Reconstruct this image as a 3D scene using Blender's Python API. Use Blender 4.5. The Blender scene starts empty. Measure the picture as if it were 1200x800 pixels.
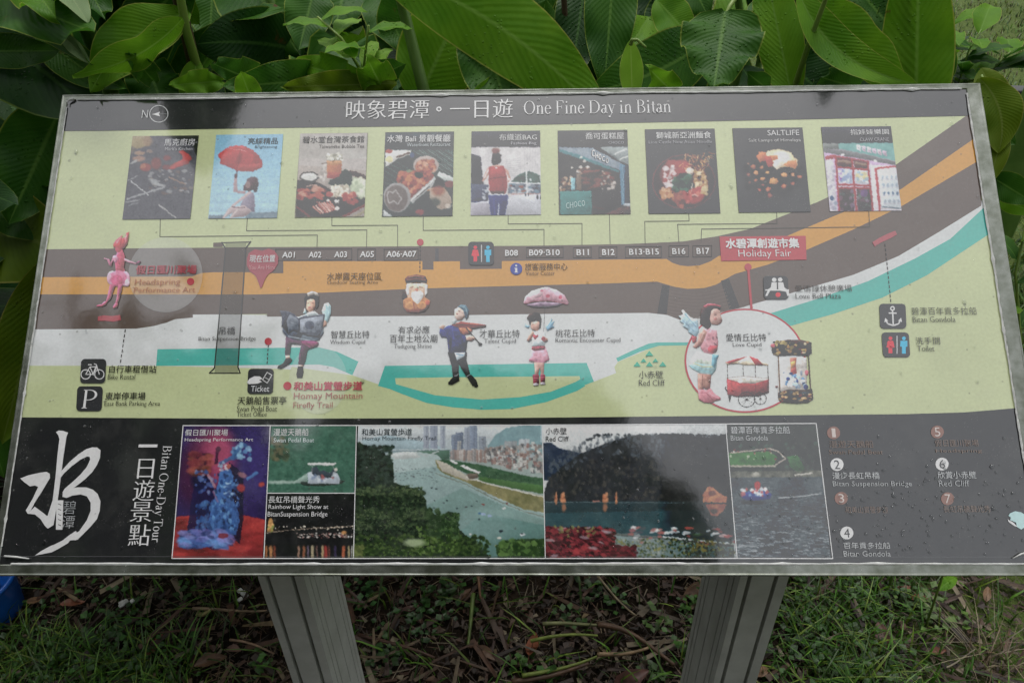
import bpy, bmesh, math, random
import numpy as np
from mathutils import Vector, Matrix
from mathutils.geometry import tessellate_polygon
R = math.radians
random.seed(7); rng = np.random.default_rng(7)
S = bpy.context.scene
COL = S.collection

# ------------------------------------------------------------------ camera, sky, sun, exposure
F_PX, CAM_H = 850.0, 1.45
PITCH, ROLL = R(34.53), R(-1.09)
cp, sp = math.cos(PITCH), math.sin(PITCH)
fw = Vector((0, cp, -sp)); r0 = Vector((1, 0, 0)); u0 = Vector((0, sp, cp))
rt = r0*math.cos(ROLL) + u0*math.sin(ROLL); up = -r0*math.sin(ROLL) + u0*math.cos(ROLL)
CAM = Vector((0, 0, CAM_H))
cam = bpy.data.cameras.new('camera'); cam.sensor_width = 36; cam.lens = F_PX/1200*36
cam.clip_start = .02; cam.clip_end = 400
co = bpy.data.objects.new('camera', cam); COL.objects.link(co); S.camera = co
co.matrix_world = Matrix((( rt.x, up.x, -fw.x, 0), (rt.y, up.y, -fw.y, 0), (rt.z, up.z, -fw.z, CAM_H), (0, 0, 0, 1)))
cam.dof.use_dof = False

W = bpy.data.worlds.new('World'); S.world = W; W.use_nodes = True
nt = W.node_tree; bg = nt.nodes['Background']
SUN_EL, SUN_ROT = R(76), R(8)
sky = nt.nodes.new('ShaderNodeTexSky'); sky.sky_type = 'NISHITA'; sky.sun_disc = False
sky.sun_elevation = SUN_EL; sky.sun_rotation = SUN_ROT; sky.dust_density = 6; sky.air_density = 1.6
hs = nt.nodes.new('ShaderNodeHueSaturation'); hs.inputs['Saturation'].default_value = .16
nt.links.new(sky.outputs[0], hs.inputs['Color']); nt.links.new(hs.outputs[0], bg.inputs[0])
bg.inputs[1].default_value = .15
sd = bpy.data.lights.new('sun', 'SUN'); sd.energy = .5; sd.angle = R(25); sd.color = (1, .97, .92)
so = bpy.data.objects.new('sun', sd); COL.objects.link(so)
so.rotation_euler = (math.pi/2 - SUN_EL, 0, math.pi - SUN_ROT)
so.location = (2, 4, 6)
S.view_settings.view_transform = 'Standard'; S.view_settings.look = 'None'
S.view_settings.gamma = 1; S.view_settings.exposure = 0
S.cycles.use_denoising = True; S.cycles.max_bounces = 8; S.cycles.caustics_refractive = False
S.cycles.caustics_reflective = False

# ------------------------------------------------------------------ helpers
def ray(px, py): return fw + rt*((px-600)/F_PX) - up*((py-400)/F_PX)
def at(px, py, Y):                       # the point seen at that pixel that lies at world depth Y
    d = ray(px, py); return CAM + d*(Y/d.y)
def onground(px, py, z=0):
    d = ray(px, py); return CAM + d*((z-CAM_H)/d.z)
def lin(c):
    c = np.asarray(c, float); return np.where(c <= .04045, c/12.92, ((c+.055)/1.055)**2.4)
def hx(h):
    h = h.lstrip('#'); return np.array([int(h[i:i+2], 16)/255 for i in (0, 2, 4)])
def empty(name, loc, rz=0):
    o = bpy.data.objects.new(name, None); COL.objects.link(o); o.location = loc; o.rotation_euler = (0, 0, rz)
    o.empty_display_size = .05; return o
def tag(o, label, cat, group=None):
    o['label'] = label; o['category'] = cat
    if group: o['group'] = group
    return o
def mesh(name, V, Fc, mat, parent=None, smooth=False, uv=None, cols=None):
    m = bpy.data.meshes.new(name); m.from_pydata([tuple(v) for v in V], [], [tuple(f) for f in Fc]); m.update()
    if mat is not None: m.materials.append(mat)
    if smooth: m.polygons.foreach_set('use_smooth', [True]*len(m.polygons))
    if uv is not None:
        l = m.uv_layers.new(name='UVMap'); idx = np.empty(len(m.loops), np.int32); m.loops.foreach_get('vertex_index', idx)
        l.data.foreach_set('uv', np.asarray(uv, np.float32)[idx].ravel())
    if cols is not None:
        a = m.color_attributes.new('Col', 'FLOAT_COLOR', 'POINT')
        c = np.ones((len(V), 4), np.float32); c[:, :3] = cols; a.data.foreach_set('color', c.ravel())
    o = bpy.data.objects.new(name, m); COL.objects.link(o)
    if parent: o.parent = parent
    return o
class MB:
    def __init__(s): s.V = []; s.F = []; s.C = []
    def add(s, V, Fc, c=None):
        b = len(s.V); s.V += [tuple(v) for v in V]; s.F += [tuple(i+b for i in f) for f in Fc]
        if c is not None: s.C += [tuple(c)]*len(V)
    def box(s, lo, hi, c=None):
        x0, y0, z0 = lo; x1, y1, z1 = hi
        s.add([(x0,y0,z0),(x1,y0,z0),(x1,y1,z0),(x0,y1,z0),(x0,y0,z1),(x1,y0,z1),(x1,y1,z1),(x0,y1,z1)],
              [(0,3,2,1),(4,5,6,7),(0,1,5,4),(1,2,6,5),(2,3,7,6),(3,0,4,7)], c)
    def tube(s, pts, rad, n=6, c=None):
        pts = [Vector(p) for p in pts]; rad = rad if hasattr(rad, '__len__') else [rad]*len(pts)
        V = []; Fc = []
        for i, p in enumerate(pts):
            t = (pts[min(i+1, len(pts)-1)] - pts[max(i-1, 0)]).normalized()
            a = t.cross(Vector((.3, .9, .27))).normalized(); b = t.cross(a)
            for k in range(n):
                an = 2*math.pi*k/n; V.append(p + (a*math.cos(an) + b*math.sin(an))*rad[i])
        for i in range(len(pts)-1):
            for k in range(n): Fc.append((i*n+k, i*n+(k+1) % n, (i+1)*n+(k+1) % n, (i+1)*n+k))
        Fc.append(tuple(range(n))[::-1]); Fc.append(tuple((len(pts)-1)*n+k for k in range(n)))
        s.add(V, Fc, c)
    def build(s, name, mat, parent=None, smooth=False):
        return mesh(name, s.V, s.F, mat, parent, smooth, cols=s.C if s.C else None)
def newmat(name):
    m = bpy.data.materials.new(name); m.use_nodes = True
    return m, m.node_tree, m.node_tree.nodes['Principled BSDF']
def N(nt, t, **k):
    n = nt.nodes.new(t)
    for a, v in k.items():
        if a in n.inputs: n.inputs[a].default_value = v
        else: setattr(n, a, v)
    return n
def noise_mat(name, c0, c1, scale, rough=.5, metallic=0, bump=.2, bscale=None, detail=6, bdist=.002, rough2=None, coat=0):
    m, nt, b = newmat(name)
    tc = N(nt, 'ShaderNodeTexCoord'); no = N(nt, 'ShaderNodeTexNoise', Scale=scale, Detail=detail, Roughness=.62)
    nt.links.new(tc.outputs['Object'], no.inputs['Vector'])
    cr = N(nt, 'ShaderNodeValToRGB'); cr.color_ramp.elements[0].position = .32; cr.color_ramp.elements[1].position = .68
    cr.color_ramp.elements[0].color = (*c0, 1); cr.color_ramp.elements[1].color = (*c1, 1)
    nt.links.new(no.outputs[0], cr.inputs[0]); nt.links.new(cr.outputs[0], b.inputs['Base Color'])
    b.inputs['Roughness'].default_value = rough; b.inputs['Metallic'].default_value = metallic
    if rough2 is not None:
        mr = N(nt, 'ShaderNodeMapRange'); mr.inputs['To Min'].default_value = rough; mr.inputs['To Max'].default_value = rough2
        nt.links.new(no.outputs[0], mr.inputs[0]); nt.links.new(mr.outputs[0], b.inputs['Roughness'])
    n2 = N(nt, 'ShaderNodeTexNoise', Scale=bscale or scale*4, Detail=4)
    nt.links.new(tc.outputs['Object'], n2.inputs['Vector'])
    bp = N(nt, 'ShaderNodeBump', Strength=bump, Distance=bdist); nt.links.new(n2.outputs[0], bp.inputs['Height'])
    nt.links.new(bp.outputs[0], b.inputs['Normal'])
    return m

# ------------------------------------------------------------------ materials
def print_material():
    m, nt, b = newmat('laminated_print')
    L = nt.links.new
    vc = N(nt, 'ShaderNodeVertexColor', layer_name='Col')
    tc = N(nt, 'ShaderNodeTexCoord')
    # fine dust and pitting of the weathered laminate
    n1 = N(nt, 'ShaderNodeTexNoise', Scale=9., Detail=8., Roughness=.7); L(tc.outputs['Object'], n1.inputs['Vector'])
    n2 = N(nt, 'ShaderNodeTexNoise', Scale=260., Detail=3.); L(tc.outputs['Object'], n2.inputs['Vector'])
    r1 = N(nt, 'ShaderNodeMapRange'); r1.inputs['From Min'].default_value = .3; r1.inputs['From Max'].default_value = .7
    r1.inputs['To Min'].default_value = .9; r1.inputs['To Max'].default_value = 1.06; L(n1.outputs[0], r1.inputs[0])
    r2 = N(nt, 'ShaderNodeMapRange'); r2.inputs['From Min'].default_value = .3; r2.inputs['From Max'].default_value = .7
    r2.inputs['To Min'].default_value = .95; r2.inputs['To Max'].default_value = 1.04; L(n2.outputs[0], r2.inputs[0])
    mu = N(nt, 'ShaderNodeMath', operation='MULTIPLY'); L(r1.outputs[0], mu.inputs[0]); L(r2.outputs[0], mu.inputs[1])
    vm = N(nt, 'ShaderNodeVectorMath', operation='SCALE'); L(vc.outputs[0], vm.inputs[0]); L(mu.outputs[0], vm.inputs['Scale'])
    # sparse dirt specks, dark
    vo = N(nt, 'ShaderNodeTexVoronoi', Scale=55., feature='F1'); L(tc.outputs['Object'], vo.inputs['Vector'])
    n3 = N(nt, 'ShaderNodeTexNoise', Scale=120., Detail=3.); L(tc.outputs['Object'], n3.inputs['Vector'])
    ad = N(nt, 'ShaderNodeMath', operation='MULTIPLY_ADD'); L(n3.outputs[0], ad.inputs[0]); ad.inputs[1].default_value = .22; L(vo.outputs['Distance'], ad.inputs[2])
    lt = N(nt, 'ShaderNodeMapRange'); lt.inputs['From Min'].default_value = .15; lt.inputs['From Max'].default_value = .20; L(ad.outputs[0], lt.inputs[0])
    lt.inputs['To Min'].default_value = .45; lt.inputs['To Max'].default_value = 0
    mx = N(nt, 'ShaderNodeMix', data_type='RGBA'); L(lt.outputs[0], mx.inputs[0]); L(vm.outputs[0], mx.inputs[6]); mx.inputs[7].default_value = (.10, .10, .085, 1)
    # pale dust film streaks
    n4 = N(nt, 'ShaderNodeTexNoise', Scale=16., Detail=9., Roughness=.75); L(tc.outputs['Object'], n4.inputs['Vector'])
    d4 = N(nt, 'ShaderNodeMapRange'); d4.inputs['From Min'].default_value = .5; d4.inputs['From Max'].default_value = .8
    d4.inputs['To Max'].default_value = .10; L(n4.outputs[0], d4.inputs[0])
    m2 = N(nt, 'ShaderNodeMix', data_type='RGBA'); L(d4.outputs[0], m2.inputs[0]); L(mx.outputs[2], m2.inputs[6]); m2.inputs[7].default_value = (.42, .42, .38, 1)
    v2_ = N(nt, 'ShaderNodeTexVoronoi', Scale=340., feature='F1'); L(tc.outputs['Object'], v2_.inputs['Vector'])
    g2 = N(nt, 'ShaderNodeMapRange'); g2.inputs['From Min'].default_value = .10; g2.inputs['From Max'].default_value = .2; g2.inputs['To Min'].default_value = .34; g2.inputs['To Max'].default_value = 0; L(v2_.outputs['Distance'], g2.inputs[0])
    n6 = N(nt, 'ShaderNodeTexNoise', Scale=26., Detail=5.); L(tc.outputs['Object'], n6.inputs['Vector'])
    g3 = N(nt, 'ShaderNodeMapRange'); g3.inputs['From Min'].default_value = .45; g3.inputs['From Max'].default_value = .62; L(n6.outputs[0], g3.inputs[0])
    g4 = N(nt, 'ShaderNodeMath', operation='MULTIPLY'); L(g2.outputs[0], g4.inputs[0]); L(g3.outputs[0], g4.inputs[1])
    m3 = N(nt, 'ShaderNodeMix', data_type='RGBA'); L(g4.outputs[0], m3.inputs[0]); L(m2.outputs[2], m3.inputs[6]); m3.inputs[7].default_value = (.30, .30, .28, 1)
    L(m3.outputs[2], b.inputs['Base Color'])
    b.inputs['Roughness'].default_value = .16; b.inputs['IOR'].default_value = IOR_PRINT
    rr = N(nt, 'ShaderNodeMapRange'); rr.inputs['To Min'].default_value = .02; rr.inputs['To Max'].default_value = .11; L(n4.outputs[0], rr.inputs[0]); L(rr.outputs[0], b.inputs['Roughness'])
    # gentle waviness of the sheet, plus pits
    n5 = N(nt, 'ShaderNodeTexNoise', Scale=45., Detail=4.); L(tc.outputs['Object'], n5.inputs['Vector'])
    bp = N(nt, 'ShaderNodeBump', Strength=.2, Distance=.0003); L(n5.outputs[0], bp.inputs['Height'])
    bp2 = N(nt, 'ShaderNodeBump', Strength=.5, Distance=.0004); L(lt.outputs[0], bp2.inputs['Height']); L(bp.outputs[0], bp2.inputs['Normal'])
    L(bp2.outputs[0], b.inputs['Normal'])
    return m
IOR_PRINT = 2.5
M_print = print_material()
M_alu = noise_mat('weathered_aluminium', (.20, .22, .165), (.46, .48, .43), 38, rough=.14, metallic=.85, bump=.2, bscale=220, bdist=.0004, rough2=.34)
M_leg = noise_mat('brushed_aluminium_extrusion', (.50, .51, .47), (.62, .63, .59), 22, rough=.5, metallic=.0, bump=.12, bscale=120, bdist=.0006, rough2=.6)
M_groove = noise_mat('grimy_groove', (.05, .052, .045), (.10, .10, .09), 60, rough=.8)
M_seal = noise_mat('old_white_sealant', (.48, .49, .47), (.72, .73, .71), 90, rough=.35, bump=.5, bscale=200)
M_back = noise_mat('board_core', (.25, .25, .24), (.32, .32, .31), 40, rough=.6)
M_blue = noise_mat('blue_plastic', (.008, .09, .42), (.015, .14, .55), 14, rough=.25, bump=.1)
M_white = noise_mat('dirty_white_scrap', (.45, .45, .42), (.75, .76, .74), 60, rough=.5)

def leaf_mat(name, c, c2, rib, edge, rough=.34, trans=.22, hole=0):
    m, nt, b = newmat(name); L = nt.links.new
    uv = N(nt, 'ShaderNodeUVMap'); sx = N(nt, 'ShaderNodeSeparateXYZ'); L(uv.outputs[0], sx.inputs[0])
    a = N(nt, 'ShaderNodeMath', operation='SUBTRACT'); L(sx.outputs[0], a.inputs[0]); a.inputs[1].default_value = .5
    ab = N(nt, 'ShaderNodeMath', operation='ABSOLUTE'); L(a.outputs[0], ab.inputs[0])
    tc = N(nt, 'ShaderNodeTexCoord')
    no = N(nt, 'ShaderNodeTexNoise', Scale=14., Detail=7., Roughness=.6); L(tc.outputs['Object'], no.inputs['Vector'])
    cr = N(nt, 'ShaderNodeMix', data_type='RGBA')
    mr = N(nt, 'ShaderNodeMapRange'); mr.inputs['From Min'].default_value = .35; mr.inputs['From Max'].default_value = .65; L(no.outputs[0], mr.inputs[0])
    L(mr.outputs[0], cr.inputs[0]); cr.inputs[6].default_value = (*c, 1); cr.inputs[7].default_value = (*c2, 1)
    # lateral veins: v*K + |u|*J
    k = N(nt, 'ShaderNodeMath', operation='MULTIPLY'); L(sx.outputs[1], k.inputs[0]); k.inputs[1].default_value = 150
    j = N(nt, 'ShaderNodeMath', operation='MULTIPLY_ADD'); L(ab.outputs[0], j.inputs[0]); j.inputs[1].default_value = -66; L(k.outputs[0], j.inputs[2])
    nw = N(nt, 'ShaderNodeMath', operation='MULTIPLY_ADD'); L(no.outputs[0], nw.inputs[0]); nw.inputs[1].default_value = 8; L(j.outputs[0], nw.inputs[2])
    sn = N(nt, 'ShaderNodeMath', operation='SINE'); L(nw.outputs[0], sn.inputs[0])
    vs = N(nt, 'ShaderNodeMapRange'); vs.inputs['From Min'].default_value = .55; vs.inputs['From Max'].default_value = 1; L(sn.outputs[0], vs.inputs[0])
    vs.inputs['To Max'].default_value = .075
    v2 = N(nt, 'ShaderNodeMix', data_type='RGBA'); L(vs.outputs[0], v2.inputs[0]); L(cr.outputs[2], v2.inputs[6]); v2.inputs[7].default_value = (*rib, 1)
    rb = N(nt, 'ShaderNodeMapRange'); L(ab.outputs[0], rb.inputs[0]); rb.inputs['From Min'].default_value = .010; rb.inputs['From Max'].default_value = .035
    rb.inputs['To Min'].default_value = .75; rb.inputs['To Max'].default_value = 0
    v3 = N(nt, 'ShaderNodeMix', data_type='RGBA'); L(rb.outputs[0], v3.inputs[0]); L(v2.outputs[2], v3.inputs[6]); v3.inputs[7].default_value = (*rib, 1)
    eg = N(nt, 'ShaderNodeMapRange'); L(ab.outputs[0], eg.inputs[0]); eg.inputs['From Min'].default_value = .478; eg.inputs['From Max'].default_value = .492
    v4 = N(nt, 'ShaderNodeMix', data_type='RGBA'); L(eg.outputs[0], v4.inputs[0]); L(v3.outputs[2], v4.inputs[6]); v4.inputs[7].default_value = (*edge, 1)
    # scattered brown blotches
    nb = N(nt, 'ShaderNodeTexNoise', Scale=11., Detail=6., Roughness=.65); mp = N(nt, 'ShaderNodeMapping'); mp.inputs['Location'].default_value = (7.3, 1.9, 4.4)
    L(tc.outputs['Object'], mp.inputs[0]); L(mp.outputs[0], nb.inputs['Vector'])
    rb2 = N(nt, 'ShaderNodeMapRange'); rb2.inputs['From Min'].default_value = .655; rb2.inputs['From Max'].default_value = .70; L(nb.outputs[0], rb2.inputs[0])
    v5 = N(nt, 'ShaderNodeMix', data_type='RGBA'); L(rb2.outputs[0], v5.inputs[0]); L(v4.outputs[2], v5.inputs[6]); v5.inputs[7].default_value = (.11, .055, .015, 1)
    L(v5.outputs[2], b.inputs['Base Color'])
    b.inputs['Specular IOR Level'].default_value = .2
    rr = N(nt, 'ShaderNodeMapRange'); rr.inputs['To Min'].default_value = rough-.05; rr.inputs['To Max'].default_value = rough+.2; L(no.outputs[0], rr.inputs[0]); L(rr.outputs[0], b.inputs['Roughness'])
    # rain drops as relief, and veins
    vo = N(nt, 'ShaderNodeTexVoronoi', Scale=150.); L(tc.outputs['Object'], vo.inputs['Vector'])
    dr = N(nt, 'ShaderNodeMapRange'); dr.inputs['From Min'].default_value = .06; dr.inputs['From Max'].default_value = .26; dr.inputs['To Min'].default_value = 1; dr.inputs['To Max'].default_value = 0
    L(vo.outputs['Distance'], dr.inputs[0])
    dn = N(nt, 'ShaderNodeTexNoise', Scale=9.); L(tc.outputs['Object'], dn.inputs['Vector'])
    dg = N(nt, 'ShaderNodeMapRange'); dg.inputs['From Min'].default_value = .5; dg.inputs['From Max'].default_value = .6; L(dn.outputs[0], dg.inputs[0])
    dm = N(nt, 'ShaderNodeMath', operation='MULTIPLY'); L(dr.outputs[0], dm.inputs[0]); L(dg.outputs[0], dm.inputs[1])
    b1 = N(nt, 'ShaderNodeBump', Strength=.16, Distance=.001); L(sn.outputs[0], b1.inputs['Height'])
    b2 = N(nt, 'ShaderNodeBump', Strength=.9, Distance=.003); L(dm.outputs[0], b2.inputs['Height']); L(b1.outputs[0], b2.inputs['Normal'])
    L(b2.outputs[0], b.inputs['Normal'])
    tr = N(nt, 'ShaderNodeBsdfTranslucent'); L(v5.outputs[2], tr.inputs[0]); ms = N(nt, 'ShaderNodeMixShader', Fac=trans)
    L(b.outputs[0], ms.inputs[1]); L(tr.outputs[0], ms.inputs[2]); L(ms.outputs[0], nt.nodes['Material Output'].inputs[0])
    return m
ML = {
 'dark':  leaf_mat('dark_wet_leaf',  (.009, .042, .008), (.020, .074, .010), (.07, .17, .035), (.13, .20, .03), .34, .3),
 'mid':   leaf_mat('mid_green_leaf', (.027, .105, .010), (.055, .165, .014), (.14, .29, .05), (.24, .32, .05), .38, .38),
 'bright':leaf_mat('fresh_green_leaf', (.090, .250, .010), (.165, .355, .018), (.21, .40, .06), (.36, .42, .07), .40, .42),
 'lime':  leaf_mat('young_lime_leaf', (.18, .36, .03), (.24, .44, .05), (.30, .48, .09), (.40, .50, .12), .42, .42),
 'olive': leaf_mat('olive_old_leaf', (.095, .175, .008), (.14, .215, .010), (.20, .27, .05), (.34, .33, .07), .42, .4),
 'pale':  leaf_mat('pale_leaf_underside', (.20, .30, .13), (.26, .37, .18), (.32, .42, .2), (.38, .45, .18), .5, .3),
}
M_stalk = noise_mat('green_stalk', (.08, .17, .03), (.14, .25, .05), 12, rough=.4, bump=.1)
M_stalkY = noise_mat('yellow_green_stalk', (.13, .24, .03), (.24, .34, .07), 9, rough=.4, bump=.15)
M_stalkB = noise_mat('brown_stalk', (.035, .022, .012), (.10, .06, .03), 12, rough=.5, bump=.3)
M_soil = noise_mat('wet_soil', (.012, .009, .006), (.045, .032, .022), 7, rough=.75, bump=.9, bscale=40, bdist=.03)
M_kerb = noise_mat('dark_wet_stone', (.02, .021, .022), (.05, .05, .05), 9, rough=.45, bump=.4)
M_path = noise_mat('dark_wet_asphalt', (.018, .019, .02), (.035, .036, .038), 30, rough=.4, bump=.5)

def vcmat(name, rough, trans=0):
    m, nt, b = newmat(name); L = nt.links.new
    vc = N(nt, 'ShaderNodeVertexColor', layer_name='Col'); tc = N(nt, 'ShaderNodeTexCoord')
    no = N(nt, 'ShaderNodeTexNoise', Scale=60., Detail=5.); L(tc.outputs['Object'], no.inputs['Vector'])
    mr = N(nt, 'ShaderNodeMapRange'); mr.inputs['From Min'].default_value = .3; mr.inputs['From Max'].default_value = .7
    mr.inputs['To Min'].default_value = .6; mr.inputs['To Max'].default_value = 1.3; L(no.outputs[0], mr.inputs[0])
    vm = N(nt, 'ShaderNodeVectorMath', operation='SCALE'); L(vc.outputs[0], vm.inputs[0]); L(mr.outputs[0], vm.inputs['Scale'])
    L(vm.outputs[0], b.inputs['Base Color']); b.inputs['Roughness'].default_value = rough
    bp = N(nt, 'ShaderNodeBump', Strength=.4, Distance=.002); L(no.outputs[0], bp.inputs['Height']); L(bp.outputs[0], b.inputs['Normal'])
    if trans:
        tr = N(nt, 'ShaderNodeBsdfTranslucent'); L(vm.outputs[0], tr.inputs[0]); ms = N(nt, 'ShaderNodeMixShader', Fac=trans)
        L(b.outputs[0], ms.inputs[1]); L(tr.outputs[0], ms.inputs[2]); L(ms.outputs[0], nt.nodes['Material Output'].inputs[0])
    return m
M_grass = vcmat('grass_blades', .45, .25)
M_litter = vcmat('plant_litter', .6)
M_deadleaf = vcmat('dead_leaf', .5, .1)

# ------------------------------------------------------------------ the sign board: frame of reference
yaw, tilt = R(-1.31), R(42.71)
ex = Vector((math.cos(yaw), math.sin(yaw), 0)); nn0 = Vector((-math.sin(yaw), math.cos(yaw), 0))
ey = nn0*math.cos(tilt) + Vector((0, 0, 1))*math.sin(tilt); en = ex.cross(ey)
BC = Vector((.00094, .76506, CAM_H-.4825))          # centre of the printed sheet
BW, BH = 1.2, .6
def B(px, py):                                        # photo pixel -> place on the printed sheet
    d = ray(px, py); t = ((BC-CAM).dot(en))/d.dot(en); p = CAM + d*t - BC
    return (p.dot(ex), p.dot(ey))
def Bnp(u, v):                                        # the reverse, for arrays
    P = np.outer(u, ex) + np.outer(v, ey) + np.array(BC) - np.array(CAM)
    d = P @ np.array(fw); return 600 + F_PX*(P @ np.array(rt))/d, 400 - F_PX*(P @ np.array(up))/d
sign = empty('information_board', BC)
sign.rotation_euler = Matrix((ex, ey, en)).transposed().to_euler()
tag(sign, 'tilted aluminium framed tourist map board titled One Fine Day in Bitan', 'sign')
pn = MB(); pn.box((-BW/2, -BH/2, -.012), (BW/2, BH/2, -.0002)); panel = pn.build('panel', M_back, sign)

# frame rails: stepped section, mitred
def rail(p0, p1, inward, wdt, ext0, ext1):
    p0, p1, n_ = Vector(p0), Vector(p1), Vector(inward); t = (p1-p0).normalized()
    prof = [(-wdt, -.030), (-wdt, .0012), (-wdt+.0008, .0019), (-wdt+.0018, .0019), (-wdt+.0030, .0015), (-.0015, .0012), (-.0006, .0004), (-.0006, -.030)]
    V = []; n = 40; f = []
    for i in range(n+1):
        for (a, z) in prof:
            k = -a/wdt if wdt else 0
            q0 = p0 - t*ext0*k; q1 = p1 + t*ext1*k
            q = q0.lerp(q1, i/n) + n_*(a)
            V.append((q.x, q.y, z + (random.random()-.5)*.00012))
    m = len(prof)
    for i in range(n):
        for k in range(m): f.append((i*m+k, i*m+(k+1) % m, (i+1)*m+(k+1) % m, (i+1)*m+k))
    f.append(tuple(range(m))[::-1]); f.append(tuple(n*m+k for k in range(m)))
    o = mesh('frame_rail', V, f, M_alu, sign); return o
wl, wr, wt, wb = .0085, .0195, .0085, .0135
hx_, hy_ = BW/2, BH/2
rail((-hx_, hy_, 0), (hx_, hy_, 0), (0, -1, 0), wt, wl, wr)
rail((hx_, -hy_, 0), (-hx_, -hy_, 0), (0, 1, 0), wb, wr, wl)
rail((-hx_, -hy_, 0), (-hx_, hy_, 0), (1, 0, 0), wl, wb, wt)
rail((hx_, hy_, 0), (hx_, -hy_, 0), (-1, 0, 0), wr, wt, wb)
def seal(pts, w0):
    mb = MB(); n = 110; P = [Vector(p) for p in pts]; prev = None
    V = []; Fc = []
    t = (P[1]-P[0]).normalized(); s_ = Vector((-t.y, t.x, 0))
    wob = 0
    for i in range(n+1):
        c = P[0].lerp(P[1], i/n); wob = .8*wob + random.gauss(0, .00012)
        w = w0*(.7+.6*random.random())*(1.9 if random.random() < .04 else 1)
        c = c + s_*wob
        V += [c - s_*w, c + Vector((0, 0, w*.9)), c + s_*w]
    for i in range(n): Fc += [(3*i, 3*i+1, 3*i+4, 3*i+3), (3*i+1, 3*i+2, 3*i+5, 3*i+4)]
    return mesh('sealant_bead', V, Fc, M_seal, sign, True)
z_ = .0016
seal([(-hx_+.012, hy_+.0005, z_), (hx_-.006, hy_+.0005, z_)], .0013)
seal([(-hx_+.014, -hy_, z_), (hx_, -hy_, z_)], .0011)
seal([(-hx_, -hy_+.02, z_), (-hx_, hy_-.01, z_)], .0009)
seal([(hx_, -hy_+.006, z_), (hx_, hy_-.006, z_)], .0012)
# loose curl of sealant at two corners
mb = MB(); mb.tube([(-hx_+.002, hy_-.008, .003), (-hx_+.001, hy_-.003, .004), (-hx_+.005, hy_-.0005, .004), (-hx_+.009, hy_+.001, .003)], [.0008, .001, .0018, .0012])
mb.build('sealant_bead', M_seal, sign, True)
mb = MB(); mb.tube([(-hx_+.006, -hy_+.009, .003), (-hx_+.02, -hy_+.008, .003), (-hx_+.035, -hy_+.006, .002)], [.0013, .0011, .0006]); mb.build('sealant_bead', M_seal, sign, True)
mb = MB(); mb.tube([(hx_-.03, -hy_+.006, .002), (hx_-.02, -hy_+.011, .003), (hx_-.002, -hy_+.014, .003)], [.0006, .0011, .0013]); mb.build('sealant_bead', M_seal, sign, True)

# legs: grooved aluminium extrusions, set upright into the ground
def leg(x0, x1, y0, y1):
    lg = []
    g = .0058
    def ztop(y): return BC.z + (y-BC.y)*math.tan(tilt) - .031/math.cos(tilt)
    mb = MB()
    xs = [x0, x0+(x1-x0)*.13, x0+(x1-x0)*.70, x1] if x0 < 0 else [x0, x0+(x1-x0)*.30, x0+(x1-x0)*.87, x1]
    xs = [x0, x0+(x1-x0)*.155, x0+(x1-x0)*.155+g, x0+(x1-x0)*.70, x0+(x1-x0)*.70+g, x1]
    # section outline walked round: front face with 2 grooves, sides with 3 grooves each
    out = []
    for a in xs[1:-1]: pass
    def front(y, s): # s=+1 groove goes to +y
        pts = [(xs[0], y)]
        for i in (1, 3): pts += [(xs[i], y), (xs[i], y+s*.012), (xs[i+1], y+s*.012), (xs[i+1], y)]
        return pts + [(xs[5], y)]
    def side(x, s):
        pts = []
        for fr in (.12, .24, .50, .76, .88):
            ya = y0+(y1-y0)*fr; pts += [(x, ya), (x-s*.006, ya), (x-s*.006, ya+.003), (x, ya+.003)]
        return pts
    out = front(y0, 1) + side(x1, 1) + [(p[0], p[1]) for p in front(y1, -1)][::-1] + side(x0, -1)[::-1]
    n = len(out); V = [(x, y, -.25) for x, y in out] + [(x, y, ztop(y)) for x, y in out]
    tris = tessellate_polygon([[Vector((x, y, 0)) for x, y in out]])
    Fc = [(i, (i+1) % n, n+(i+1) % n, n+i) for i in range(n)] + [tuple(n+i for i in t) for t in tris]
    V = [tuple(sign_inv @ Vector(v)) for v in V]
    o = mesh('leg', V, Fc, M_leg, sign); return o
bpy.context.view_layer.update()
sign_inv = sign.matrix_world.inverted()
leg(-.3445, -.2835, .622, .752)
leg(.3015, .3675, .622, .752)

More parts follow.
